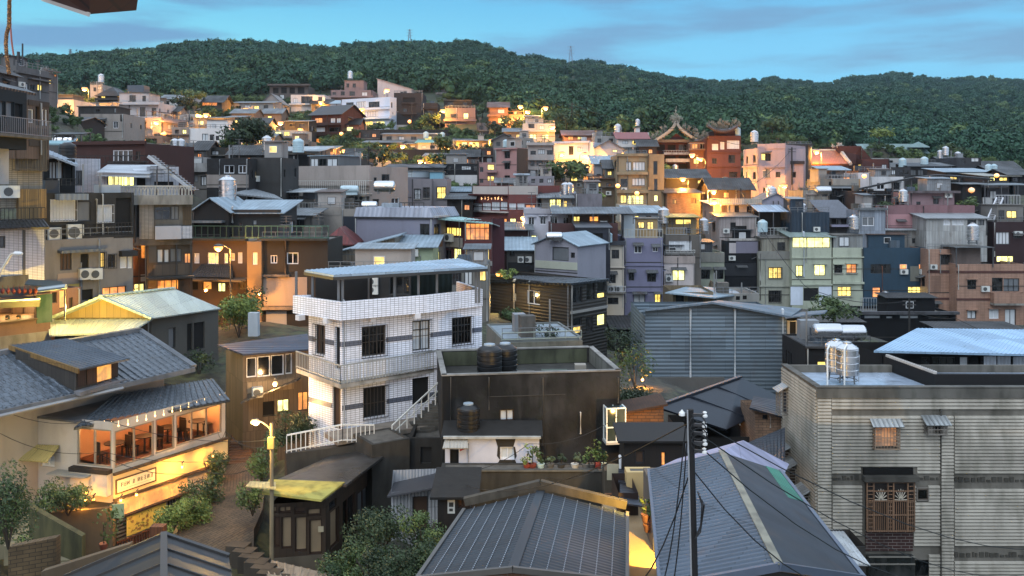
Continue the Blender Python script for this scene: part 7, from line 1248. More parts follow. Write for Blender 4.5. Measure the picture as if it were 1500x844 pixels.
m=MB();m.slab(L0,L1,R1,R0,.05,.19,.045);m.build('corrugated_slope',CR,o);m=MB();m.slab(E1,E0,R0,R1,.05);m.build('felted_slope',sheet('#3d4651',.9,True,.35,.5,.1,.008),o);m=MB();m.slab(R0+V(-.09,0,.06),R1+V(-.09,0,.06),R1+V(.09,0,.06),R0+V(.09,0,.06),.03);m.build('ridge_cap',paint('#8d8a78',.5,.3,.9),o)
bl=lambda a,b_:R0.lerp(R1,a).lerp(E0.lerp(E1,a),b_)+Z*.015;m=MB();m.slab(bl(.0,.74),bl(.0,1),bl(.36,1),bl(.36,.74),.02);m.build('green_sheet',sheet('#3d8a72',.2,True,.2),o);m=MB();m.bar(R1,L1,.1,.16);m.bar(R1,E1,.1,.16);m.bar(L0,L1,.08,.1);m.bar(E0,E1,.1,.12);m.build('verge',paint('#5f6b7c',.4,.3),o)
m=MB();m.face([V(L0.x+.25,L0.y,-14),V(L1.x+.25,L1.y,-14),L1+V(.25,0,-.1),L0+V(.25,0,-.1)][::-1]);m.face([V(E0.x-.2,E0.y,-14),V(E1.x-.2,E1.y,-14),E1+V(-.2,0,-.1),E0+V(-.2,0,-.1)]);m.face([V(L1.x+.25,L1.y,-14),V(E1.x-.2,E1.y,-14),E1+V(-.2,0,-.1),R1-Z*.1,L1+V(.25,0,-.1)]);m.build('wall',plaster('#3f3b36',.6),o)
o2=thing('foreground_house','pale lilac sheet roof tucked behind the blue grey corrugated one','house',V(6,28,-13));F0,F1=P(1089,645,28.2),P(1058,661,25.1);m=MB();m.slab(P(953,690,26),F1,F0,P(992,672,28.6),.05);m.slab(F1,P(1146,700,27.2),P(1156,680,29.6),F0,.05);m.build('roof',sheet('#9a9ab2',.8,True,.15,.5,.1,.006),o2);m=MB();m.obox(V(4.4,26.6,-13.5),V(3.6,0,0),V(0,2,0),Z*4.);m.build('wall',plaster('#6a655f',.5),o2)
b=Bld('yellow painted wall at the end of the lit alley',918,956,692,790,31,.6,plaster('#c9a02c',.2),name='alley_wall',cat='wall',roof=('flat',.02))  # strong yellow puts the alley's lamp glow into the wall colour
m=MB();m.obox(V(3.25,19,-11.75),V(1.25,0,0),V(0,11.9,0),Z*.3);struct(m.build('path',plaster('#a8823c',.3),None));o=wall_lamp(978,716,25.6,1500,'lamp hidden under the eave of the blue grey corrugated roof',.08,(1.,.58,.1),.2)  # path colour turned golden to carry the lamp glow
for i,(px,py,h)in enumerate(((946,765,.5),(952,772,.4),(949,779,.35))):pot_plant(px,py,27.2,h,['tallest potted plant in the lit alley','middle potted plant in the lit alley','lowest potted plant in the lit alley'][i],'mid')
b=Bld('small shed with two stepped slate roofs at the mouth of the lit alley',906,935,722,800,29.5,2,paint('#3a2620',.7),roof=('none',));flat('roof','','',[(908,736,28.8),(941,741,28.8),(931,712,31.4),(908,706,31.4)],.06,sheet('#454b57',.3),0,.03,b.root);flat('upper_roof','','',[(906,706,31.2),(926,709,31.2),(922,690,33),(906,686,33)],.06,sheet('#3c414d',.3),0,.03,b.root)
DK=sheet('#2b3442',.45,True,.3,.4,.2)
b=Bld('long dark house under the big blue black seamed roof',1000,1100,640,730,42,4,wood('#231d19',.3),roof=('none',));flat('roof','','',[(1064,629,41.2),(1152,586,47),(1085,553,46),(963,596,40)],.1,paint('#28303d',.4,.2),0,.03,b.root);m=MB()
for f_ in(.33,.66):a,e=P(963,596,40).lerp(P(1085,553,46),f_),P(1064,629,41.2).lerp(P(1152,586,47),f_);m.bar(a+Z*.05,e+Z*.05,.1,.08)
m.bar(P(962,596,40)+Z*.04,P(1085,553,46)+Z*.04,.2,.1);m.build('roof_seams',paint('#3b4350',.4,.2),b.root);flat('rear_slope','','',[(1085,553,46),(963,596,40),(925,617,40.5),(1040,575,46.5)],.1,sheet('#7a5a38',.3),0,.03,b.root)
b=Bld('rough brick house with a dark lean-to roof against the ribbed grey house',1106,1150,606,690,41,2.6,brick('#9a7d66','#5a5048',.7),roof=('none',));b.w('f 1117 607 1125 615 k1');flat('roof','','',[(1098,597,40.4),(1152,612,40.4),(1152,588,44),(1104,580,44)],.08,DK,0,.03,b.root);b.pipe('f',1128,610,626,.03,'#a9a29a')
flat('lean_to_roof','blue black lean-to roof below the rough brick house','roof',[(1096,662,35),(1150,690,33.5),(1150,626,39.6),(1082,654,38.4)],.08,DK,.4,.02)
b=Bld('dark timber shack glowing brown behind the utility pole',914,1004,646,740,33,1.4,wood('#2c1d12',.25),roof=('sf',.15,.25),rm=wood('#1f1712',.25));b.w('f 968 662 976 684 o1D;f 930 660 944 680 s1');flat('side_roof','','',[(985,656,33.2),(1008,664,33.2),(1004,632,36),(965,619,36)],.06,sheet('#56687c',.18,True,.3,.4,.2,.02,False),.2,.03,b.root)
b=Bld('stone walled hut catching orange light left of the utility pole',910,972,606,690,37.4,1.6,brick('#8a5c34','#4a3a2a',.4),roof=('ss',.35,.15),rm=brick('#5a3a22','#3a2c20',.5));light(b.root,P(922,628,35.6)-OFF[b.root.name],120,(1.,.55,.15),.2)
BH=sheet('#72838f',.3,False,.25,.45,.25);b=Bld('big blue grey metal clad hall with vertical downpipes',945,1152,463,620,66,8,BH,roof=('none',),name='metal_hall',cat='hall');HL=b;m=MB();zl=zof(455,66);m.face([b.at('f',0,b.zt),b.at('f',b.faces['f'][2],b.zt),b.at('f',b.sz('f',1044,445)[0],zof(444.5,66)),b.at('f',0,zl)]);m.build('gable',BH,b.root);ap=P(1044,442.5,65.4);m=MB();m.slab(P(936,454.5,65.4),ap,ap+V(2.4,8,-.95),P(936,454.5,65.4)+V(2.4,8,-1.05),.14);m.slab(ap,P(1158,463.5,65.4),P(1158,463.5,65.4)+V(3.6,8,-.55),ap+V(2.4,8,-.95),.14);m.build('roof',sheet('#6f7f8c',.5,True,.25,.4,.3),b.root)
for x,y1 in((1011,557),(1076,560),(1146,560)):b.pipe('f',x,453,y1,.09,'#b2b9bd')
b.patch('f',950,1060,552,600,plaster('#6a6964',.6),'concrete_base',.25);m=MB();a,z0,e,z1=b.rect('f',959,569,976,583);p,t,L,n=b.faces['f'];m.obox(b.at('f',a,z0,.255),t*(e-a),n*.05,Z*(z1-z0));fo=m.build('window',paint('#2c2a27'),b.root);m=MB();m.obox(b.at('f',a+.06,z0+.06,.306),t*(e-a-.12),n*.01,Z*(z1-z0-.12));m.build('pane',glow('#ffc066',1.8),fo)
b=Bld('white side porch of the metal hall with a lit eave',1153,1182,470,560,67,5,plaster('#a9a49a',.4),roof=('flat',.1));b.w('f 1157 468 1166 490 k2;f 1170 470 1177 490 d1');m=MB();m.slab(P(1150,465,65),P(1208,458,65),P(1212,454,72),P(1160,458,72),.1);m.build('eave',sheet('#6f7f8c',.5),b.root);light(b.root,P(1185,470,65.5)-OFF[b.root.name],90,(1.,.6,.2),.2)
b=Bld('bamboo slatted house with a pale blue roof behind the metal hall',986,1045,428,480,88,6,wood('#8a7a5e',.25,.5),roof=('none',));flat('roof','','',[(974,428.5,86.5),(1048,436,86),(1108,427,95),(1012,418,96)],.12,BLUE,0,.03,b.root);b.w('f 990 431 1002 446 k1;f 1008 431 1030 446 s3')
b=Bld('low white house with small dark windows right of the bamboo slatted house',1046,1112,430,480,90,5,plaster('#8a8a82',.6),roof=('flat',.2));b.w('f 1078 434 1084 440 k1;f 1088 433 1094 439 k1')
DG=sheet('#4d4944',.28,False,.35,.4,.3);b=Bld('dark grey metal building with big corner windows under a wet roof',705,835,417,540,72,6,DG,name='metal_building',cat='building',poly=[(705,80),(835,72),(889,75.8),(758,83.8)],roof=('none',));b.w('r 838 420 853 444 d2;r 859 414 872 440 d1;r 875 412 887 428 d1;r 875 428.5 887 437 l1;r 840 478 852 489 l1;r 840 466 852 477.5 d1;r 858 464 869 487 d1;r 875 460 887 477 y1');m=MB();rp=[P(700,411.5,80),P(836,415,71.4),P(894,408.5,75.8),P(760,401,84.5)];m.slab(*rp,.18);m.build('roof',sheet('#3f464d',.5,True,.3,.18,.5),b.root);b.pipe('f',755,410,500,.12,'#b3ab98');b.pipe('r',836,418,500,.08,'#9a9a96');b.ledge('r',835,889,452,455.5,.12,paint('#8d8c88'));light(b.root,P(727,440,75)-OFF[b.root.name],160,(1.,.62,.2),.2)
b=Bld('blue grey roof terrace with thin railings and planters behind the black house',735,852,497,580,54,6,plaster('#6f7774',.6),D1=55,roof=('flat',.1),rm=concrete('#7f8b93',.4));b.rail('f',735,852,486,497,0,'#a9b7ab',1.);b.ledge('f',735,852,500,512,.2,concrete('#75776c',.95));b.rail('b',735,852,478,488,0,'#a9b7ab',1.)if False else None
bush(805,500,55.5,1.1,1.5,'round planter shrub on the blue grey roof terrace','dark',220,3)
SB=concrete('#77736a',.9);b=Bld('large ribbed grey house filling the right foreground, with latticed windows',1197,1660,568,900,36,4.6,SB,roof=('flat',.34),rm=concrete('#98a6b6',.5,.35,.25));RH=b;SM=concrete('#a39e92',.7)
def cage(f,x0,y0,x1,y1,out,hood,lit=False,lat=0):
 a,z0,e,z1=b.rect(f,x0,y0,x1,y1,False);p,t,L,n=b.faces[f];o0=.07;m=MB();m.obox(b.at(f,a,z0,.03),t*(e-a),n*.05,Z*(z1-z0));fo=m.build('window',paint('#5e5348',.6),b.root);m=MB();m.obox(b.at(f,a+.08,z0+.08,.081),t*(e-a-.16),n*.01,Z*(z1-z0-.16));m.build('pane',glow('#e08a3c',.35)if lit else glass('#141311'),fo);m=MB();bw=.035
 for s_ in(a,e-bw):
  for oo in(.1,out):m.bar(b.at(f,s_+bw/2,z0,oo),b.at(f,s_+bw/2,z1,oo),bw)
 for zz in(z0,z1):m.bar(b.at(f,a,zz,out),b.at(f,e,zz,out),bw*1.3);m.bar(b.at(f,a,zz,.09),b.at(f,a,zz,out),bw);m.bar(b.at(f,e,zz,.09),b.at(f,e,zz,out),bw)
 nb=max(3,int((e-a)/.13))
 for i in range(1,nb):s_=a+(e-a)*i/nb;m.bar(b.at(f,s_,z0,out),b.at(f,s_,z1,out),.018)
 for i in range(1,7):zz=z0+(z1-z0)*i/7;m.bar(b.at(f,a,zz,out),b.at(f,a+(e-a)*.27,zz,out),.03);m.bar(b.at(f,e-(e-a)*.27,zz,out),b.at(f,e,zz,out),.03);m.bar(b.at(f,e,zz,.1),b.at(f,e,zz,out),.02);m.bar(b.at(f,a,zz,.1),b.at(f,a,zz,out),.02)
 m.bar(b.at(f,a,(z0+z1)/2,out),b.at(f,e,(z0+z1)/2,out),.03);m.build('window_cage',paint('#8d7a66' if lat else '#7d7870',.6),fo)
 if hood:m=MB();m.slab(b.at(f,a-.12,z1+.02,out+.15),b.at(f,e+.12,z1+.02,out+.15),b.at(f,e+.12,z1+.3,.05),b.at(f,a-.12,z1+.3,.05),.04);m.build('hood',sheet('#a9aeae',.2,True,.3,.3,.6),fo)
 return a,z0,e,z1
cg=[cage('f',1277,622,1314,655,.3,True,True,1),cage('f',1352,618,1380,632,.45,True),cage('f',1341,714,1359,732,.06,False)]
for x0,y0,x1,y1 in((1150,572,1156,606),(1152,660,1159,690),(1159,682,1169,712),(1177,722,1188,752)):(cage('l',x0,y0,x1,y1,.42,True))
a,z0,e,z1=b.rect('f',1267,704,1336,775,False);p,t,L,n=b.faces['f'];m=MB();m.obox(b.at('f',a,z0,.03),t*(e-a),n*.06,Z*(z1-z0));fo=m.build('lattice_door',paint('#2a1f18',.7),b.root);m=MB();W_=e-a
for i in range(25):s_=a+W_*i/24;m.bar(b.at('f',s_,z0,.2),b.at('f',s_,z0+(z1-z0)*.62,.2),.028)
for i in range(13):zz=z0+(z1-z0)*i/12;m.bar(b.at('f',a,zz,.21),b.at('f',a+W_*.14,zz,.21),.03);m.bar(b.at('f',e-W_*.14,zz,.21),b.at('f',e,zz,.21),.03);m.bar(b.at('f',a+W_*.44,zz,.21),b.at('f',a+W_*.56,zz,.21),.03)
for f_ in(0,.14,.44,.56,.86,1):m.bar(b.at('f',a+W_*f_,z0,.21),b.at('f',a+W_*f_,z1,.21),.05)
for zf_ in(0,.33,.62,.82,1):m.bar(b.at('f',a,z0+(z1-z0)*zf_,.22),b.at('f',e,z0+(z1-z0)*zf_,.22),.05)
m.build('lattice',wood('#8a6a50',.1,.5),fo);m=MB()
for c_ in(.29,.71):
 for i in range(9):q=math.pi*(i/8);c0=b.at('f',a+W_*c_,z0+(z1-z0)*.64,.22);m.bar(c0,c0+t*math.cos(q)*W_*.13+Z*(math.sin(q)*(z1-z0)*.22+.01),.025)
m.build('fan_grilles',paint('#b0a898',.6),fo);cg.append((a-.05,z0-.05,e+.05,z1+.1))
m=MB();m.obox(b.at('f',a-.15,z1+.05,.005),t*(W_+.3),n*.35,Z*.22);m.build('lintel',concrete('#55524b',.9),b.root);m=MB();m.obox(b.at('f',a-.1,z1+.28,.02),t*(W_+.1),n*.09,Z*.28);m.build('shadow_stain_board',plaster('#1b1a18',.3),b.root);cg.append((a-.2,z1,e+.2,z1+.56))  # near-black board stands for stain and shadow over the lintel
low=b.rect('f',1267,778,1336,806,False);m=MB();m.obox(b.at('f',low[0],low[1],.03),t*(low[2]-low[0]),n*.05,Z*(low[3]-low[1]));m.build('brick_panel',brick('#4a2620','#77706a',.6),b.root);cg.append(low);m=MB();lo2=b.rect('f',1268,811,1335,846,False);m.obox(b.at('f',lo2[0],lo2[1],.02),t*(lo2[2]-lo2[0]),n*.3,Z*(lo2[3]-lo2[1]));m.build('glass_case',glass('#2c302f',.2),b.root);m=MB()
for zz in(lo2[1],lo2[3]-.3,lo2[3]):m.bar(b.at('f',lo2[0],zz,.33),b.at('f',lo2[2],zz,.33),.05)
m.build('case_frame',paint('#7d7a72'),b.root);cg.append((lo2[0]-.03,lo2[1],lo2[2]+.03,lo2[3]+.05));wd=b.rect('f',1340,820,1359,842,False);m=MB();m.obox(b.at('f',wd[0],wd[1],.02),t*(wd[2]-wd[0]),n*.06,Z*(wd[3]-wd[1]));m.build('dark_window',glass(),b.root);cg.append(wd)
def ribs(f,s0,s1,z0,z1,pitch=.139):
 p,t,L,n=b.faces[f];m=MB();k=int((z1-z0)/pitch)
 bl_=[g for g in cg[:]]if f=='f' else[]
 for i in range(k):
  za=z0+(z1-z0)*i/k;zb2=za+(z1-z0)/k;cuts=sorted([(g[0],g[2])for g in bl_ if g[1]<zb2 and g[3]>za and g[2]>s0 and g[0]<s1]);x=s0;seg=[]
  for c0,c1 in cuts:
   if c0>x:seg.append((x,c0))
   x=max(x,c1)
  if x<s1:seg.append((x,s1))
  for x0,x1 in seg:
   at=b.at;zc=za+(zb2-za)*.3;zd=zb2-.02;q=lambda x,z,o:at(f,x,z,o)
   for z_a,o_a,z_b,o_b in((za,.008,zc,.008),(zc,.008,zc,.085),(zc,.085,zd,.06),(zd,.06,zb2,.008)):m.face([q(x0,z_a,o_a),q(x1,z_a,o_a),q(x1,z_b,o_b),q(x0,z_b,o_b)])
   for xx in(x0,x1):m.face([q(xx,zc,.008),q(xx,zc,.085),q(xx,zd,.06),q(xx,zb2,.008)])
 return m.build('ribbed_cladding',SM,b.root)
X=lambda px:b.sz('f',px,650)[0];Zz=lambda py:zof(py,36);LL=b.faces['f'][2]
ribs('f',.0,X(1217),Zz(880),Zz(574));ribs('f',X(1218),LL,Zz(600),Zz(574));ribs('f',X(1218),X(1376),Zz(694),Zz(609));ribs('f',X(1377),X(1396),Zz(880),Zz(609));ribs('f',X(1397.5),LL,Zz(694),Zz(609));ribs('f',X(1219),X(1262),Zz(785),Zz(711));ribs('f',X(1338),X(1376),Zz(800),Zz(711));ribs('f',X(1397.5),LL,Zz(800),Zz(716));ribs('f',X(1397.5),LL,Zz(880),Zz(822));ribs('f',X(1219),X(1262),Zz(880),Zz(800));ribs('f',X(1360),X(1376),Zz(880),Zz(812));ribs('l',.0,b.faces['l'][2],Zz(880),Zz(572))
m=MB();r2=random.Random(2)
for(x0,x1,y)in((1219,1258,699),(1338,1374,699),(1398,1640,702),(1398,1640,812)):
 s_=X(x0)
 while s_<X(x1):q=r2.uniform(.06,.2);m.obox(b.at('f',s_,Zz(y)-.1,.006),t*q,n*.04,Z*r2.choice((.08,.16,.2)));s_+=q+r2.uniform(.03,.1)
m.build('vent_blocks',concrete('#55524a',.9),b.root);m=MB();m.obox(b.at('f',-.06,b.zt+.004,.08),t*(LL+.1),-n*.3,Z*.05);p2,t2,L2,n2=b.faces['l'];m.obox(b.at('l',0,b.zt+.004,.08),t2*(L2-.3),-n2*.3,Z*.05);m.obox(b.at('f',-.06,b.zt-.42,.072),t*LL,n*.03,Z*.4);m.build('coping',concrete('#6d6b64',.95),b.root);b.pipe('f',1377,600,850,.035,'#4a4843')
q0,q1,q2=P(1297,522,41.),P(1369,553,37.2),P(1660,556,37.1);zr=b.zt-.34;m=MB()
for a_,e_ in((q0,q1),(q1,q2)):m.obox(V(a_.x,a_.y,zr+.01),V(e_.x-a_.x,e_.y-a_.y,0),V(0,.22,0),Z*.62)
m.build('roof_kerb',plaster('#2c2b2b',.5),b.root);m=MB()
for i in range(26):c=q0.lerp(q1,i/26);m.obox(V(c.x,c.y-.02,zr+.632),V(.12,-.1,0),V(.1,.16,0),Z*.1)
m.build('kerb_tiles',plaster('#a9a39a',.5),b.root)
tank(1225,555,38.6,'left steel tank of the strapped pair on the ribbed grey house','steel',.78);tank(1241,560,37.9,'right steel tank of the strapped pair on the ribbed grey house','steel',.78)
o=thing('tank_frame','white pipe frame strapping the pair of steel tanks on the ribbed grey house','pipe frame',P(1226,565,37.6));m=MB()
for px in(1212,1237):m.tube([P(px,566,37.4),P(px,512,37.4),P(px+3,506,37.6),P(px+6,510,38.4)],.04,6)
m.build('pipes',paint('#c9cbc8',.4),o,True)
b=Bld('dark house with a long pale blue corrugated roof behind the ribbed grey house',1292,1660,521,620,46.8,4,plaster('#24262b',.5),roof=('none',));b.w('f 1350 523 1363 545 d1;f 1366 523 1400 545 d3;f 1406 522 1420 545 w1;f 1424 522 1436 545 k1;f 1441 522 1459 544 h1;f 1460 522 1480 545 h1;f 1483 523 1520 546 h2');m=MB();m.slab(P(1280,514,45.8),P(1660,523,45.8),P(1660,485,50.8),P(1343,481,50.8),.1,.24,.03);m.build('roof',sheet('#93b0c9',.24,True,.15,.4,.2,.02,False),b.root);b.ledge('f',1440,1600,545.5,550,.12,paint('#3c4654'));b.patch('f',1441,1459,522,545,sheet('#b5bcc6',.2),'corrugated_panel',.02);b.patch('f',1461,1480,522,545,sheet('#b5bcc6',.2),'corrugated_panel',.02);b.patch('f',1484,1600,523,545,sheet('#b5bcc6',.2),'corrugated_panel',.02);light(b.root,P(1286,510,48)-OFF[b.root.name],20,(1.,.6,.2),.2)
b=Bld('railed deck with two lying tanks behind the ribbed grey house',1180,1275,508,600,58,5,plaster('#2c2c2e',.5),roof=('flat',.1),rm=concrete('#56585b'));b.rail('f',1183,1275,492,508,0,'#4a4d50',.9);b.ledge('f',1180,1276,507,510,.2,concrete('#4d4d4d'));tank(1212,500,60,'left dark lying tank on the railed deck','lying',.95);tank(1246,502,60,'right dark lying tank on the railed deck','lying',.95)
b=Bld('white corrugated lean-to roof against the foot of the ribbed grey house',1222,1268,800,860,33.6,1.6,plaster('#4a4640',.6),roof=('none',),name='lean_to',cat='shed');flat('roof','','',[(1236,826,31.6),(1275,828,31.6),(1234,776,35.4),(1208,776,35.4)],.04,sheet('#b9c0c4',.15,True,.4,.4,.2,.02,False),.15,.025,b.root)
o=thing('utility_pole','dark utility pole with insulators and cable coils in the right foreground','utility pole',P(1027,1250,13.5));c0,c1=P(1027,1250,13.5),P(1011,600,13.5);m=MB();m.tube([c0,c1],.072,10,.052);m.build('pole',concrete('#1f1d1c',.5),o,True);m=MB();m.tube([c0+V(-.06,-.035,0),c1+V(-.05,-.035,0)],.013,6);m.build('conduit',paint('#8d8f90',.5),o)
for k,(y,L_)in enumerate(((607,.21),(622,.2),(634,.21),(648,.21),(660,.2))):
 c=P(1012,y,13.5);m=MB();m.bar(c+V(-.12 if k==0 else 0,0,0),c+V(L_,-.05,0),.045);br=m.build('bracket',paint('#3a3a3a',.5),o);m=MB();m.lathe(c+V(L_,-.05,-.04),[(.015,0),(.042,.014),(.042,.04),(.02,.06),(.035,.085),(.014,.1)],10);m.build('insulator',paint('#c2c2bd',.4),br,True)
 if k==0:m=MB();m.lathe(c+V(-.14,0,-.03),[(.015,0),(.05,.014),(.05,.055),(.02,.085),(.014,.1)],10);m.build('insulator',paint('#c2c2bd',.4),br,True)
m=MB();rr=random.Random(6)
for k in range(4):cc=P(1018+k,622+k*9,13.4);m.tube([cc+V(math.cos(a*.5)*.13+.04,0,math.sin(a*.5)*.14)for a in range(11)],.01,5)
for k in range(3):m.tube([P(1022+k*3,720+k*6,13.4),P(1028+k*2,740,13.36),P(1026,770+k*5,13.4),P(1018,790,13.4)],.01,5)
m.build('cable_coils',paint('#141414',.6),o)
wires=[([(1012,618,13.5),(660,700,34.5)],'wire sagging from the pole to the pot terrace'),([(1012,612,13.5),(1560,800,30)],'upper wire crossing the felted roof to the lower right'),([(1012,628,13.5),(1500,842,30)],'second wire crossing the felted roof to the lower right'),([(1014,645,13.5),(1420,850,24)],'third wire crossing the felted roof to the lower right'),([(1016,690,13.5),(1330,860,16)],'lowest wire over the felted roof'),([(1004,625,13.5),(955,870,14)],'wire dropping left of the utility pole'),([(1006,650,13.5),(972,880,14)],'second wire dropping left of the utility pole'),([(1008,700,13.5),(880,860,16)],'wire running down across the lit alley'),([(398,645,31),(150,614,33),(0,600,34)],'wire from the lamp pole past the restaurant windows'),([(398,665,31),(150,662,33),(0,635,34)],'lower wire from the lamp pole past the restaurant'),([(398,650,31),(330,632,33),(318,628,38)],'lit wire between the lamp pole and the restaurant end'),([(398,668,31),(300,690,32),(150,668,32)],'slack wire under the restaurant balcony'),([(660,690,34),(775,650,33),(905,610,34)],'wire across the black wall under the glazed bay'),([(905,668,33),(800,700,29),(640,830,24)],'wire crossing the slate blue roof'),([(1335,455,98),(1400,466,90),(1500,500,80)],'thin wire in front of the tan tiled house')]
for pts,lab in wires:cable(pts,.011 if pts[0][2]<60 else.03,lab,sag=.35 if len(pts)>2 else.8)
b_=P(398,845,31);o=thing('lamp_pole','weathered lamp pole with a lit arm and cable boxes beside the old glazed shed','street lamp',b_);m=MB();m.tube([b_,P(398,620,31)],.085,8,.065);m.build('pole',concrete('#8d7f64',.5),o,True);m=MB();m.tube([P(398,632,31),P(392,624,31),P(383,618,31),P(374,617,31)],.03,6);m.build('arm',paint('#7d776a',.4,.3),o,True);m=MB();m.lathe(P(380,617,31),[(.03,0),(.1,.06),(.1,.25),(.04,.32)],10,(-1,0,-.1));m.build('lamp_head',paint('#8a8274'),o,True);m=MB();m.lathe(P(375,619.5,31),[(.02,-.1),(.1,-.05),(.12,0),(.06,.05)],10);m.build('bulb',lamp_m((1.,.7,.3),6.),o,True);m=MB();m.box(P(397,657,30.85),.22,.16,.4);m.build('junction_box',paint('#a3935c'),o);m=MB();m.slab(P(360,712,31.4),P(404,716,30.6),P(404,706,31.6),P(366,705,32.4),.04);m.build('shade_sheet',sheet('#9a9a78',.2),o)
light(o,P(370,628,30.6)-b_,420,(1.,.6,.16),.12)
pp=[((255,800),(372,812),32.4),((262,770),(372,775),34),((275,745),(385,745),35.6),((298,722),(388,715),37.4),((318,700),(380,692),39.2),((328,682),(368,676),41)]
m=MB();Q=[]
for(l_,r_,D_)in pp:
 a,e=P(*l_,D_),P(*r_,D_);Q.append((a,e));[EXTRA_BASES.append((*(a.lerp(e,t_)[:2]),a.lerp(e,t_).z-.35))for t_ in(-.3,0,.25,.5,.75,1,1.3)]
for(a,e),(c,d)in zip(Q,Q[1:]):
 m.face([a,e,d,c]);m.face([a-Z*.5,a,c,c-Z*.5]);m.face([e-Z*.5,d-Z*.5,d,e])
m.face([Q[0][0]-Z*.8,Q[0][1]-Z*.8,Q[0][1],Q[0][0]]);struct(m.build('path',brick('#6d5c46','#3a3026',.7),None))
o=thing('alley_stair','narrow brick stair climbing the lit alley beside the restaurant end','stair',P(340,680,41.2));m=MB()
for i in range(11):a=P(332+i*.6,680-i*4.2,41.2+i*.36);m.obox(a-Z*.5,V(1.15,0,0),V(0,.42,0),Z*.5)
m.build('steps',brick('#84593a','#5a4a38',.6),o)
o=thing('alley_stair','short stone steps at the lower end of the brown alley','stair',P(350,820,30));m=MB()
for i in range(7):a=P(330+i*9,800+i*8,31-i*.4);m.obox(a-Z*.6,V(.75,-.15,0),V(.1,.5,0),Z*.6)
m.build('steps',concrete('#4d453a',.9),o);flat('low_roof','grey corrugated low roof at the bottom beside the old glazed shed','roof',[(395,850,28.4),(470,862,27.6),(495,844,29.6),(378,816,30.6)],.06,sheet('#8a8276',.2,True,.4,.5,.1,.02,False),.2,.025)
o=thing('garden_stair','wide worn stone stair at the bottom left below the restaurant','stair',P(60,840,30));m=MB()
for i in range(11):a=P(112-i*9.6,852-i*8.6,28.6+i*.35);m.obox(a-V(1.2,0,.7),V(1.7,.35,0),V(-.18,.55,0),Z*.7)
m.build('steps',concrete('#8d8468',.9),o)
for lab,pts,th,mat in(('mossy sloping garden wall under the restaurant entrance',[(42,742,31.4),(120,786,29.6),(120,840,29.6),(42,800,31.4)],.25,concrete('#5d5a38',.95)),('low stone block wall at the bottom left stair',[(12,802,28),(82,788,28.6),(82,870,28.6),(12,870,28)],.3,brick('#7a6648','#4a4030',.7)),('long low ochre wall behind the bottom left roof',[(60,838,25.5),(190,797,28.2),(190,850,28.2),(60,900,25.5)],.25,plaster('#7a6440',.8))):
 q=[P(*p)for p in pts];m=MB();d=V(0,th,0);m.hexa([q[3],q[2],q[2]+d,q[3]+d,q[0],q[1],q[1]+d,q[0]+d]);m2=tag(m.build('garden_wall',mat,None,loc=q[3]),lab,'wall')
b=Bld('planted bank with an ochre wall left of the sign wall',62,165,752,830,33.8,1.2,plaster('#6f5a38',.8),name='planter',cat='planter',D1=34.4,roof=('flat',.05),rm=concrete('#3f3a2a',.9))
for px,pb,D_,h,w_,kd,n_,lab in((12,800,26.6,2.7,1.5,'mid',1500,'tall leafy bush at the left edge beside the stone stair'),(72,750,33.6,1.2,1.5,'mid',420,'left shrub in the planted bank by the restaurant entrance'),(100,752,33.7,1.1,1.6,'mid',420,'right shrub in the planted bank by the restaurant entrance'),(42,812,29.,.6,.9,'light',200,'small yellow green plant beside the stone stair'),(252,778,33.2,1.1,1.5,'light',700,'big leaved shrub lit yellow below the floral banner'),(275,768,34.4,1.2,1.5,'light',600,'second lit shrub right of the floral banner'),(296,745,36.,1.7,1.6,'mid',500,'darker shrub against the restaurant ground floor'),(312,712,38.2,1.6,1.3,'mid',420,'slim shrub by the end of the restaurant'),(383,705,36.4,2.,1.3,'mid',500,'climbing shrub beside the lamp pole'),(370,752,34.,1.2,1.1,'mid',320,'low shrub at the right side of the brown alley'),(415,650,40.2,1.5,1.6,'mid',500,'bush in the yard left of the white tiled house'),(440,640,41,1.1,1.2,'mid',300,'smaller bush before the timber house porch'),(500,856,28.2,1.,1.7,'mid',1000,'yellow green bush at the bottom left of the shrub patch'),(560,806,29.6,1.4,2.,'dark',1300,'tall white flowered bush before the white shed'),(598,852,27.,1.2,1.7,'dark',800,'bush right at the bottom edge of the shrub patch'),(618,808,29.,1.3,1.5,'mid',800,'bush between the white shed and the slate blue roof'),(545,856,27.4,1.2,1.7,'dark',500,'dark low bush in the middle of the shrub patch'),(530,800,31.,1.2,1.3,'dark',350,'dark shrub beside the glazed shed wall'),(350,494,57,2.9,3.2,'light',2600,'dense yellow lit shrub beneath the brown building'),(368,470,59,2.6,1.8,'dark',450,'dark climbing shrub right of the yellow lit one'),(292,548,50,1.6,2.,'dark',420,'dark shrub behind the big tiled roof'),(910,535,62,3.,2.6,'dark',650,'dark shrub between the two metal buildings'),(930,568,52,2.6,2.2,'light',600,'shrub lit gold between the two metal buildings'),(922,608,44,1.6,2.4,'dark',500,'low green shrub beside the metal hall base'),(745,412,78,1.2,2.,'light',260,'lamp lit bush behind the dark metal building'),(1422,305,120,1.6,2.6,'mid',260,'plants trailing over the pink terrace parapet'),(1300,305,119,1.2,2.6,'mid',220,'left planter greenery on the pink terrace'),(1340,236,210,3.,5.,'mid',300,'shrubs left of the water tanks near the wood')):
 bush(px,pb,D_,h,w_,lab,kd,n_,px,'shrubs and bushes among the houses','shrub',None)
light(thing('wall_lamp','hidden lamp lighting the gold shrub between the metal buildings','lamp',P(918,560,50),'small warm lamps under eaves and on walls'),V(0,0,0),260,(1.,.6,.15),.2)if False else None
wall_lamp(941,556,53,260,'lamp beside the gold lit shrub between the metal buildings',.1,out=.3)
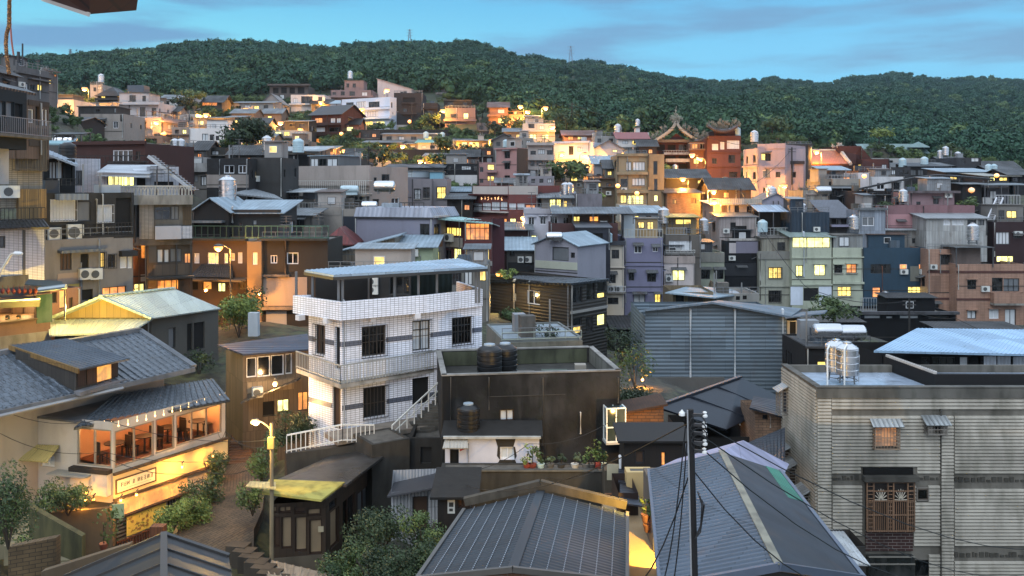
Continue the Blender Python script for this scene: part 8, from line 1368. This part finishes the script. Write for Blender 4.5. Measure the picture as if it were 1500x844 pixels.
pot_plant(152,806,31.4,1.5,'leafy plant in a terracotta pot beside the restaurant corner','light','#8a4a33',160);m=MB();c=P(164,760,33.2);m.obox(c,V(.42,.1,0),V(0,.04,0),Z*.55);tag(m.build('menu_board',paint('#8fa07a',.5),None,loc=c),'pale green menu board at the restaurant corner','board')
c=P(232,786,31.8);m=MB();m.box(c,.5,.35,.42);tag(m.build('wooden_crate',wood('#7a4a2a',.12),None,loc=c),'small wooden crate beside the lit shrub at the alley edge','crate')
c=P(372,492,55);BASES.append(tuple(c));m=MB();m.box(c,.62,.5,1.5);tag(m.build('metal_cabinet',paint('#a9b0b4',.5),None,loc=c),'tall white metal cabinet at the lit shrubs','cabinet')
for px,pb,D_,h,w_,kd,n_,lab in((360,236,138,7.,9.5,'dark',2200,'big dark spreading tree beside the clean white house'),(336,232,141,4.,4.,'mid',500,'lower light tree at the left foot of the big dark tree'),(654,236,178,5.4,4.6,'mid',800,'round green tree above the black storeyed house'),(836,278,138,5.,7.5,'mid',1300,'broad round tree left of the ochre block'),(1220,486,74,3.4,4.,'mid',900,'leafy tree between the metal hall and the railed deck'),(280,158,205,5.,8.,'mid',600,'tree cluster left of the two lamp pair'),(262,165,200,4.,5.,'dark',400,'tree below the long low white house at the upper left'),(632,190,240,5.,5.,'mid',450,'lamp lit tree below the dark grey blocks'),(620,192,241,5.,4.,'light',350,'small yellowish tree left of its lamp lit neighbour'),(706,178,250,6.,7.,'dark',500,'dark tree right of the mauve four storey house'),(560,250,160,4.5,3.,'dark',400,'dark cypress like tree left of the shrub lamp'),(540,256,150,4.5,3.,'dark',400,'dark narrow tree beside the glass penthouse'),(690,240,170,4.,6.,'mid',450,'shrubby tree below the yellow lit house'),(725,205,215,5.,6.,'dark',400,'tree on the bank below the orange verandah'),(745,196,225,5.,7.,'mid',450,'tree under the orange verandah, right of the bank'),(830,194,200,5.,6.,'mid',400,'tree lit by the brightest lamp'),(580,246,165,3.5,6.,'mid',400,'low tree left of the lamp in the shrubs'),(640,250,160,3.5,5.,'mid',350,'low tree right of the lamp in the shrubs'),(1288,215,220,5.,8.,'light',500,'yellow green tree at the left end of the long pavilion'),(1130,205,200,6.,8.,'mid',500,'bright tree crown at the wood edge behind the pale pink block'),(225,158,200,4.,5.,'mid',300,'tree behind the pale three storey block'),(1395,232,215,4.,6.,'mid',350,'round tree behind the slate house on the skyline'),(875,300,120,2.4,3.,'light',350,'yellow lit tree in the lane below the ochre block'),(690,405,79,2.,2.4,'dark',250,'dark tree behind the white house terrace')):
 tree(px,pb,D_,h,w_,lab,kd,n_,'tree',px,'trees standing among the houses')
for px,pb,h,D_,lab in((600,72,16,690,'left lattice pylon on the ridge'),(836,101,22,820,'taller lattice pylon on the ridge right of centre'),(103,90,9,630,'small faint mast on the ridge at the upper left')):
 b_=P(px,pb,D_);o=thing('power_pylon',lab,'pylon',b_,'pylons on the ridge');w_=h*.12;m=MB();r_=.28
 for sx in(-1,1):
  for sy in(-1,1):m.bar(b_+V(sx*w_,sy*w_,-4),b_+V(sx*.3,sy*.3,h),r_)
 for k in range(6):z0=h*k/6;wa=w_*(1-k/6)+.3;wb=w_*(1-(k+1)/6)+.3;m.bar(b_+V(-wa,0,z0),b_+V(wb,0,z0+h/6),r_*.7);m.bar(b_+V(wa,0,z0),b_+V(-wb,0,z0+h/6),r_*.7)
 m.build('tower',paint('#7a838c',.5),o)
 for k in(.68,.82,.96):m=MB();m.bar(b_+V(-h*.16,0,h*k),b_+V(h*.16,0,h*k),r_);m.build('crossarm',paint('#7a838c',.5),o)
for px,y0,y1,lab in((33,64,96,'thin mast on the slanted roof at the top left'),(27,76,92,'short chimney pipe on the slanted roof at the top left')):c=P(px,y1,104);m=MB();m.tube([c,P(px,y0,104)],.11 if y0<70 else.2,6);tag(m.build('antenna_mast',paint('#33363c'),None,loc=c),lab,'mast')
o=thing('roof_eave','brown timber corner of a near eave poking in at the top left','eave',P(100,-20,4));m=MB();q=[P(58,-3,4.),P(131,21,4.),P(132,-40,3.6),P(40,-40,3.6)];m.hexa([q[0],q[1],q[2],q[3],q[0]+V(0,.5,.12),q[1]+V(0,.5,.12),q[2]+V(0,.5,.12),q[3]+V(0,.5,.12)]);m.build('soffit',wood('#5a2c1a',.3,.4),o);m=MB();m.bar(P(132,14,4.05),P(130,-40,4.05),.02,.05);m.bar(P(134,-6,4.2),P(146,2,4.2),.05,.04);m.build('trim',paint('#4a2a1e'),o);m=MB();m.bar(P(62,-1.5,3.98),P(131,21.5,3.98),.012,.02);m.build('drip_edge',paint('#b9b0a4'),o)
o=thing('hanging_rope','twisted yellow rope hanging in two strands at the top left','rope',P(12,108,4));m=MB()
def twist(pts,r,tw):
 pts=[P(*p)for p in pts];out=[]
 for a,e in zip(pts,pts[1:]):
  for i in range(14):out.append(a.lerp(e,i/14))
 for s_ in(0,2.09,4.19):m.tube([p+V(math.cos(i*tw+s_)*r*.55,math.sin(i*tw+s_)*r*.55,0)for i,p in enumerate(out)],r*.6,6)
twist([(14,-20,4),(13.5,10,4),(13,38,4),(9.5,50,4),(8.5,64,4),(10,85,4),(13.5,110,4)],.0085,.9);m.build('rope_strand',wood('#c98a4a',.02,.2),o,True);m=MB();twist([(15.5,-20,4.05),(15.5,40,4.05),(17,60,4.05),(20,82,4.05)],.004,1.);m.build('thin_strand',paint('#b06a58',.7),o,True)
for px,py,pt,D_,lab in((1332,500,438,92,'thin dark pole in front of the navy house'),(838,200,150,205,'slim pole below the brightest lamp'),(700,300,236,128,'pole beside the salmon pink houses'),(540,268,214,126,'pole above the beige parapet house'),(1085,330,276,124,'pole above the fluted roof'),(603,196,150,238,'tall pole before the dark windowless block'),(1160,262,216,146,'pole by the pale pink block')):
 c=P(px,py,D_);o=thing('utility_pole',lab,'utility pole',c,'utility poles on the slope');h=(py-pt)*D_/F;m=MB();m.tube([c-Z,c+Z*h],.09+D_*.0002,6);m.build('pole',concrete('#3d3b39',.4),o)
 for q in(.86,.95):m=MB();m.bar(c+Z*h*q-V(.7,0,0),c+Z*h*q+V(.7,0,0),.09);m.build('crossarm',paint('#4a4846'),o)
for pts,lab in(([(1332,441,92),(1180,420,100),(1085,280,124)],'long wire climbing from the thin dark pole to the fluted roof'),([(700,240,128),(620,240,127),(540,217,126)],'wire between the poles above the lilac grey flats'),([(838,152,205),(720,150,220),(603,153,238)],'high wire across the upper slope'),([(1160,218,146),(1085,279,124)],'wire dropping from the pink block pole'),([(540,217,126),(320,240,110),(110,235,80)],'long wire over the left roofs'),([(838,153,205),(1000,190,165),(1160,219,146)],'wire passing in front of the temple')):
 cable(pts,.035,lab,sag=.9)
for px,pb,D_,h,w_,kd,n_,lab in((584,862,26.8,.9,1.5,'dark',900,'dark spreading bush at the bottom edge of the shrub patch'),(522,838,28.8,1.,1.5,'mid',700,'low bush in front of the old glazed shed'),(640,850,26.4,1.,1.,'mid',450,'small bush against the slate blue roof edge'),(560,842,28.2,.9,1.2,'mid',600,'pale leaved bush in the middle of the shrub patch')):bush(px,pb,D_,h,w_,lab,kd,n_,px,'shrubs and bushes among the houses')
for px,py,D,h,e,lab,*r in((124,130,205,7,2600,'highest lamp at the upper left, beside the tiny pale hut'),(229,179,165,8,2600,'lamp against the pale three storey block'),(98,158,146,6,1500,'lamp glowing on the blank whitewashed house'),(302,168,190,7,2200,'lamp in the trees above the clean white house'),(411,180,205,6,1500,'right lamp of the pair beside the big dark tree'),(395,179,206,6,1500,'left lamp of the pair beside the big dark tree'),(505,221,168,6,2200,'lamp over the concrete terrace below the timber inn, left of two'),(527,221,170,6,800,'smaller lamp right of the terrace lamp below the timber inn'),(567,132,262,7,1900,'lamp on the skyline above the pale blue house'),(649,162,237,7,2400,'lamp left of the mauve four storey house'),(799,158,215,9,4000,'brightest and highest lamp of the slope, centre'),(762,156,236,6,1800,'left lamp of the two at the orange verandah'),(773,164,236,5,1200,'lower lamp right of the orange verandah'),(809,186,180,7,1400,'lamp beneath the brightest one, on the grey white house'),(616,236,160,6,2600,'lamp in the shrubs above the lilac grey flats'),(823,225,148,6,600,'left lamp against the lilac white house'),(857,226,148,6,450,'right lamp against the lilac white house'),(1014,227,160,7,900,'left lamp of the temple pair'),(1026,233,160,7,800,'right lamp of the temple pair'),(1030,252,147,6,1700,'lamp below the temple pair'),(1045,280,130,6,2600,'starburst lamp above the fluted roof'),(190,150,210,6,1500,'small lamp on the lane above the pale three storey block'),(270,172,196,6,1500,'lamp among the trees right of the pinkish terraced house'),(345,190,170,6,1400,'lamp half behind the big dark tree'),(360,160,240,6,1500,'lamp before the grey and white row house'),(470,150,262,6,1500,'lamp on the lane between the brown pavilion and the mauve villa'),(530,160,246,6,250,'lamp at the left of the pale blue house front'),(590,214,192,6,1400,'lamp on the row house lane under the black walls'),(655,216,188,6,1400,'lamp left of the yellow lit house'),(720,206,196,6,1700,'lamp on the bank right of the yellow lit house'),(745,178,236,5,1300,'lamp below the orange verandah'),(900,232,150,6,1100,'lamp right of the lilac warehouse gable'),(1000,262,140,5,1100,'lamp under the temple balconies'),(1062,262,150,6,900,'lamp low on the temple gatehouse wall'),(1240,262,140,5,700,'lamp under the shelter house terrace'),(1046,295,120,5,900,'lamp shining on the end of the fluted roof'),(1196,222,160,7,1800,'lamp over the orange temple wing'),(1149,272,142,5,800,'lamp low on the pale pink apartment block'),(317,259,94,5,900,'lamp under the patterned balustrade on the left'),(732,402,80,5,900,'lamp in a bush behind the dark metal hall'),(320,363,64,6.5,900,'slim lamp in the lit yard left of centre'),(440,190,212,5,900,'lamp beside the tin roofed dark hut')):  # includes extra lamps added to spread amber light over the slope
 street_lamp(px,py,D,h,e*(2.2 if D>100 else.9),lab,.9,1 if int(px)%2 else-1,.2+D*.0024)  # bulbs swell with distance, their size standing in for lamp glare
for px,py,D,e,lab in((706,327,108,700,'lamp at street level of the red restaurant, left'),(766,320,107,700,'lamp at street level of the red restaurant, right'),(933,283,132,500,'lamp on the ochre block above its lit windows'),(905,272,132,500,'lamp at the left edge of the ochre block'),(880,262,139,400,'lamp in the lane left of the ochre block'),(870,233,147,300,'lamp on the lilac warehouse wall'),(600,178,243,0,'tiny lamp on the dark windowless block'),(548,183,251,250,'porch lamp of the pale blue house'),(500,196,218,600,'porch lamp of the timber inn'),(690,211,186,600,'eaves lamp of the yellow lit house'),(286,192,160,500,'lamp in the lane left of the clean white house'),(240,196,165,600,'lamp under the pinkish terraced house'),(1460,257,145,300,'eaves lamp at the far right edge'),(1266,258,138,200,'lamp beside the bright white wall house'),(1362,262,125,400,'lamp under the long arched canopy')):
 wall_lamp(px,py,D,e*1.2,lab,.14+D*.0018,out=.5)  # bulb size grows with distance to imitate glare
for b in BLD:b.dress();b.done()
setup();make_ground();make_hills();make_forest();make_cover()
def make_haze(d):
 m=MB();m.obox(Vector((-1500,-30,-60)),Vector((3000,0,0)),Vector((0,1700,0)),Z*330)
 n=bpy.data.materials.new('haze_air');n.use_nodes=True;t=n.node_tree;t.nodes.remove(t.nodes['Principled BSDF']);v=t.nodes.new('ShaderNodeVolumePrincipled');v.inputs['Color'].default_value=(.6,.82,1,1);v.inputs['Density'].default_value=d;v.inputs['Anisotropy'].default_value=.3
 t.links.new(v.outputs[0],t.nodes['Material Output'].inputs['Volume']);o=m.build('haze',n,None);o['kind']='stuff';o['label']='thin bluish evening haze over the hills';o['category']='haze'
make_haze(.00008)
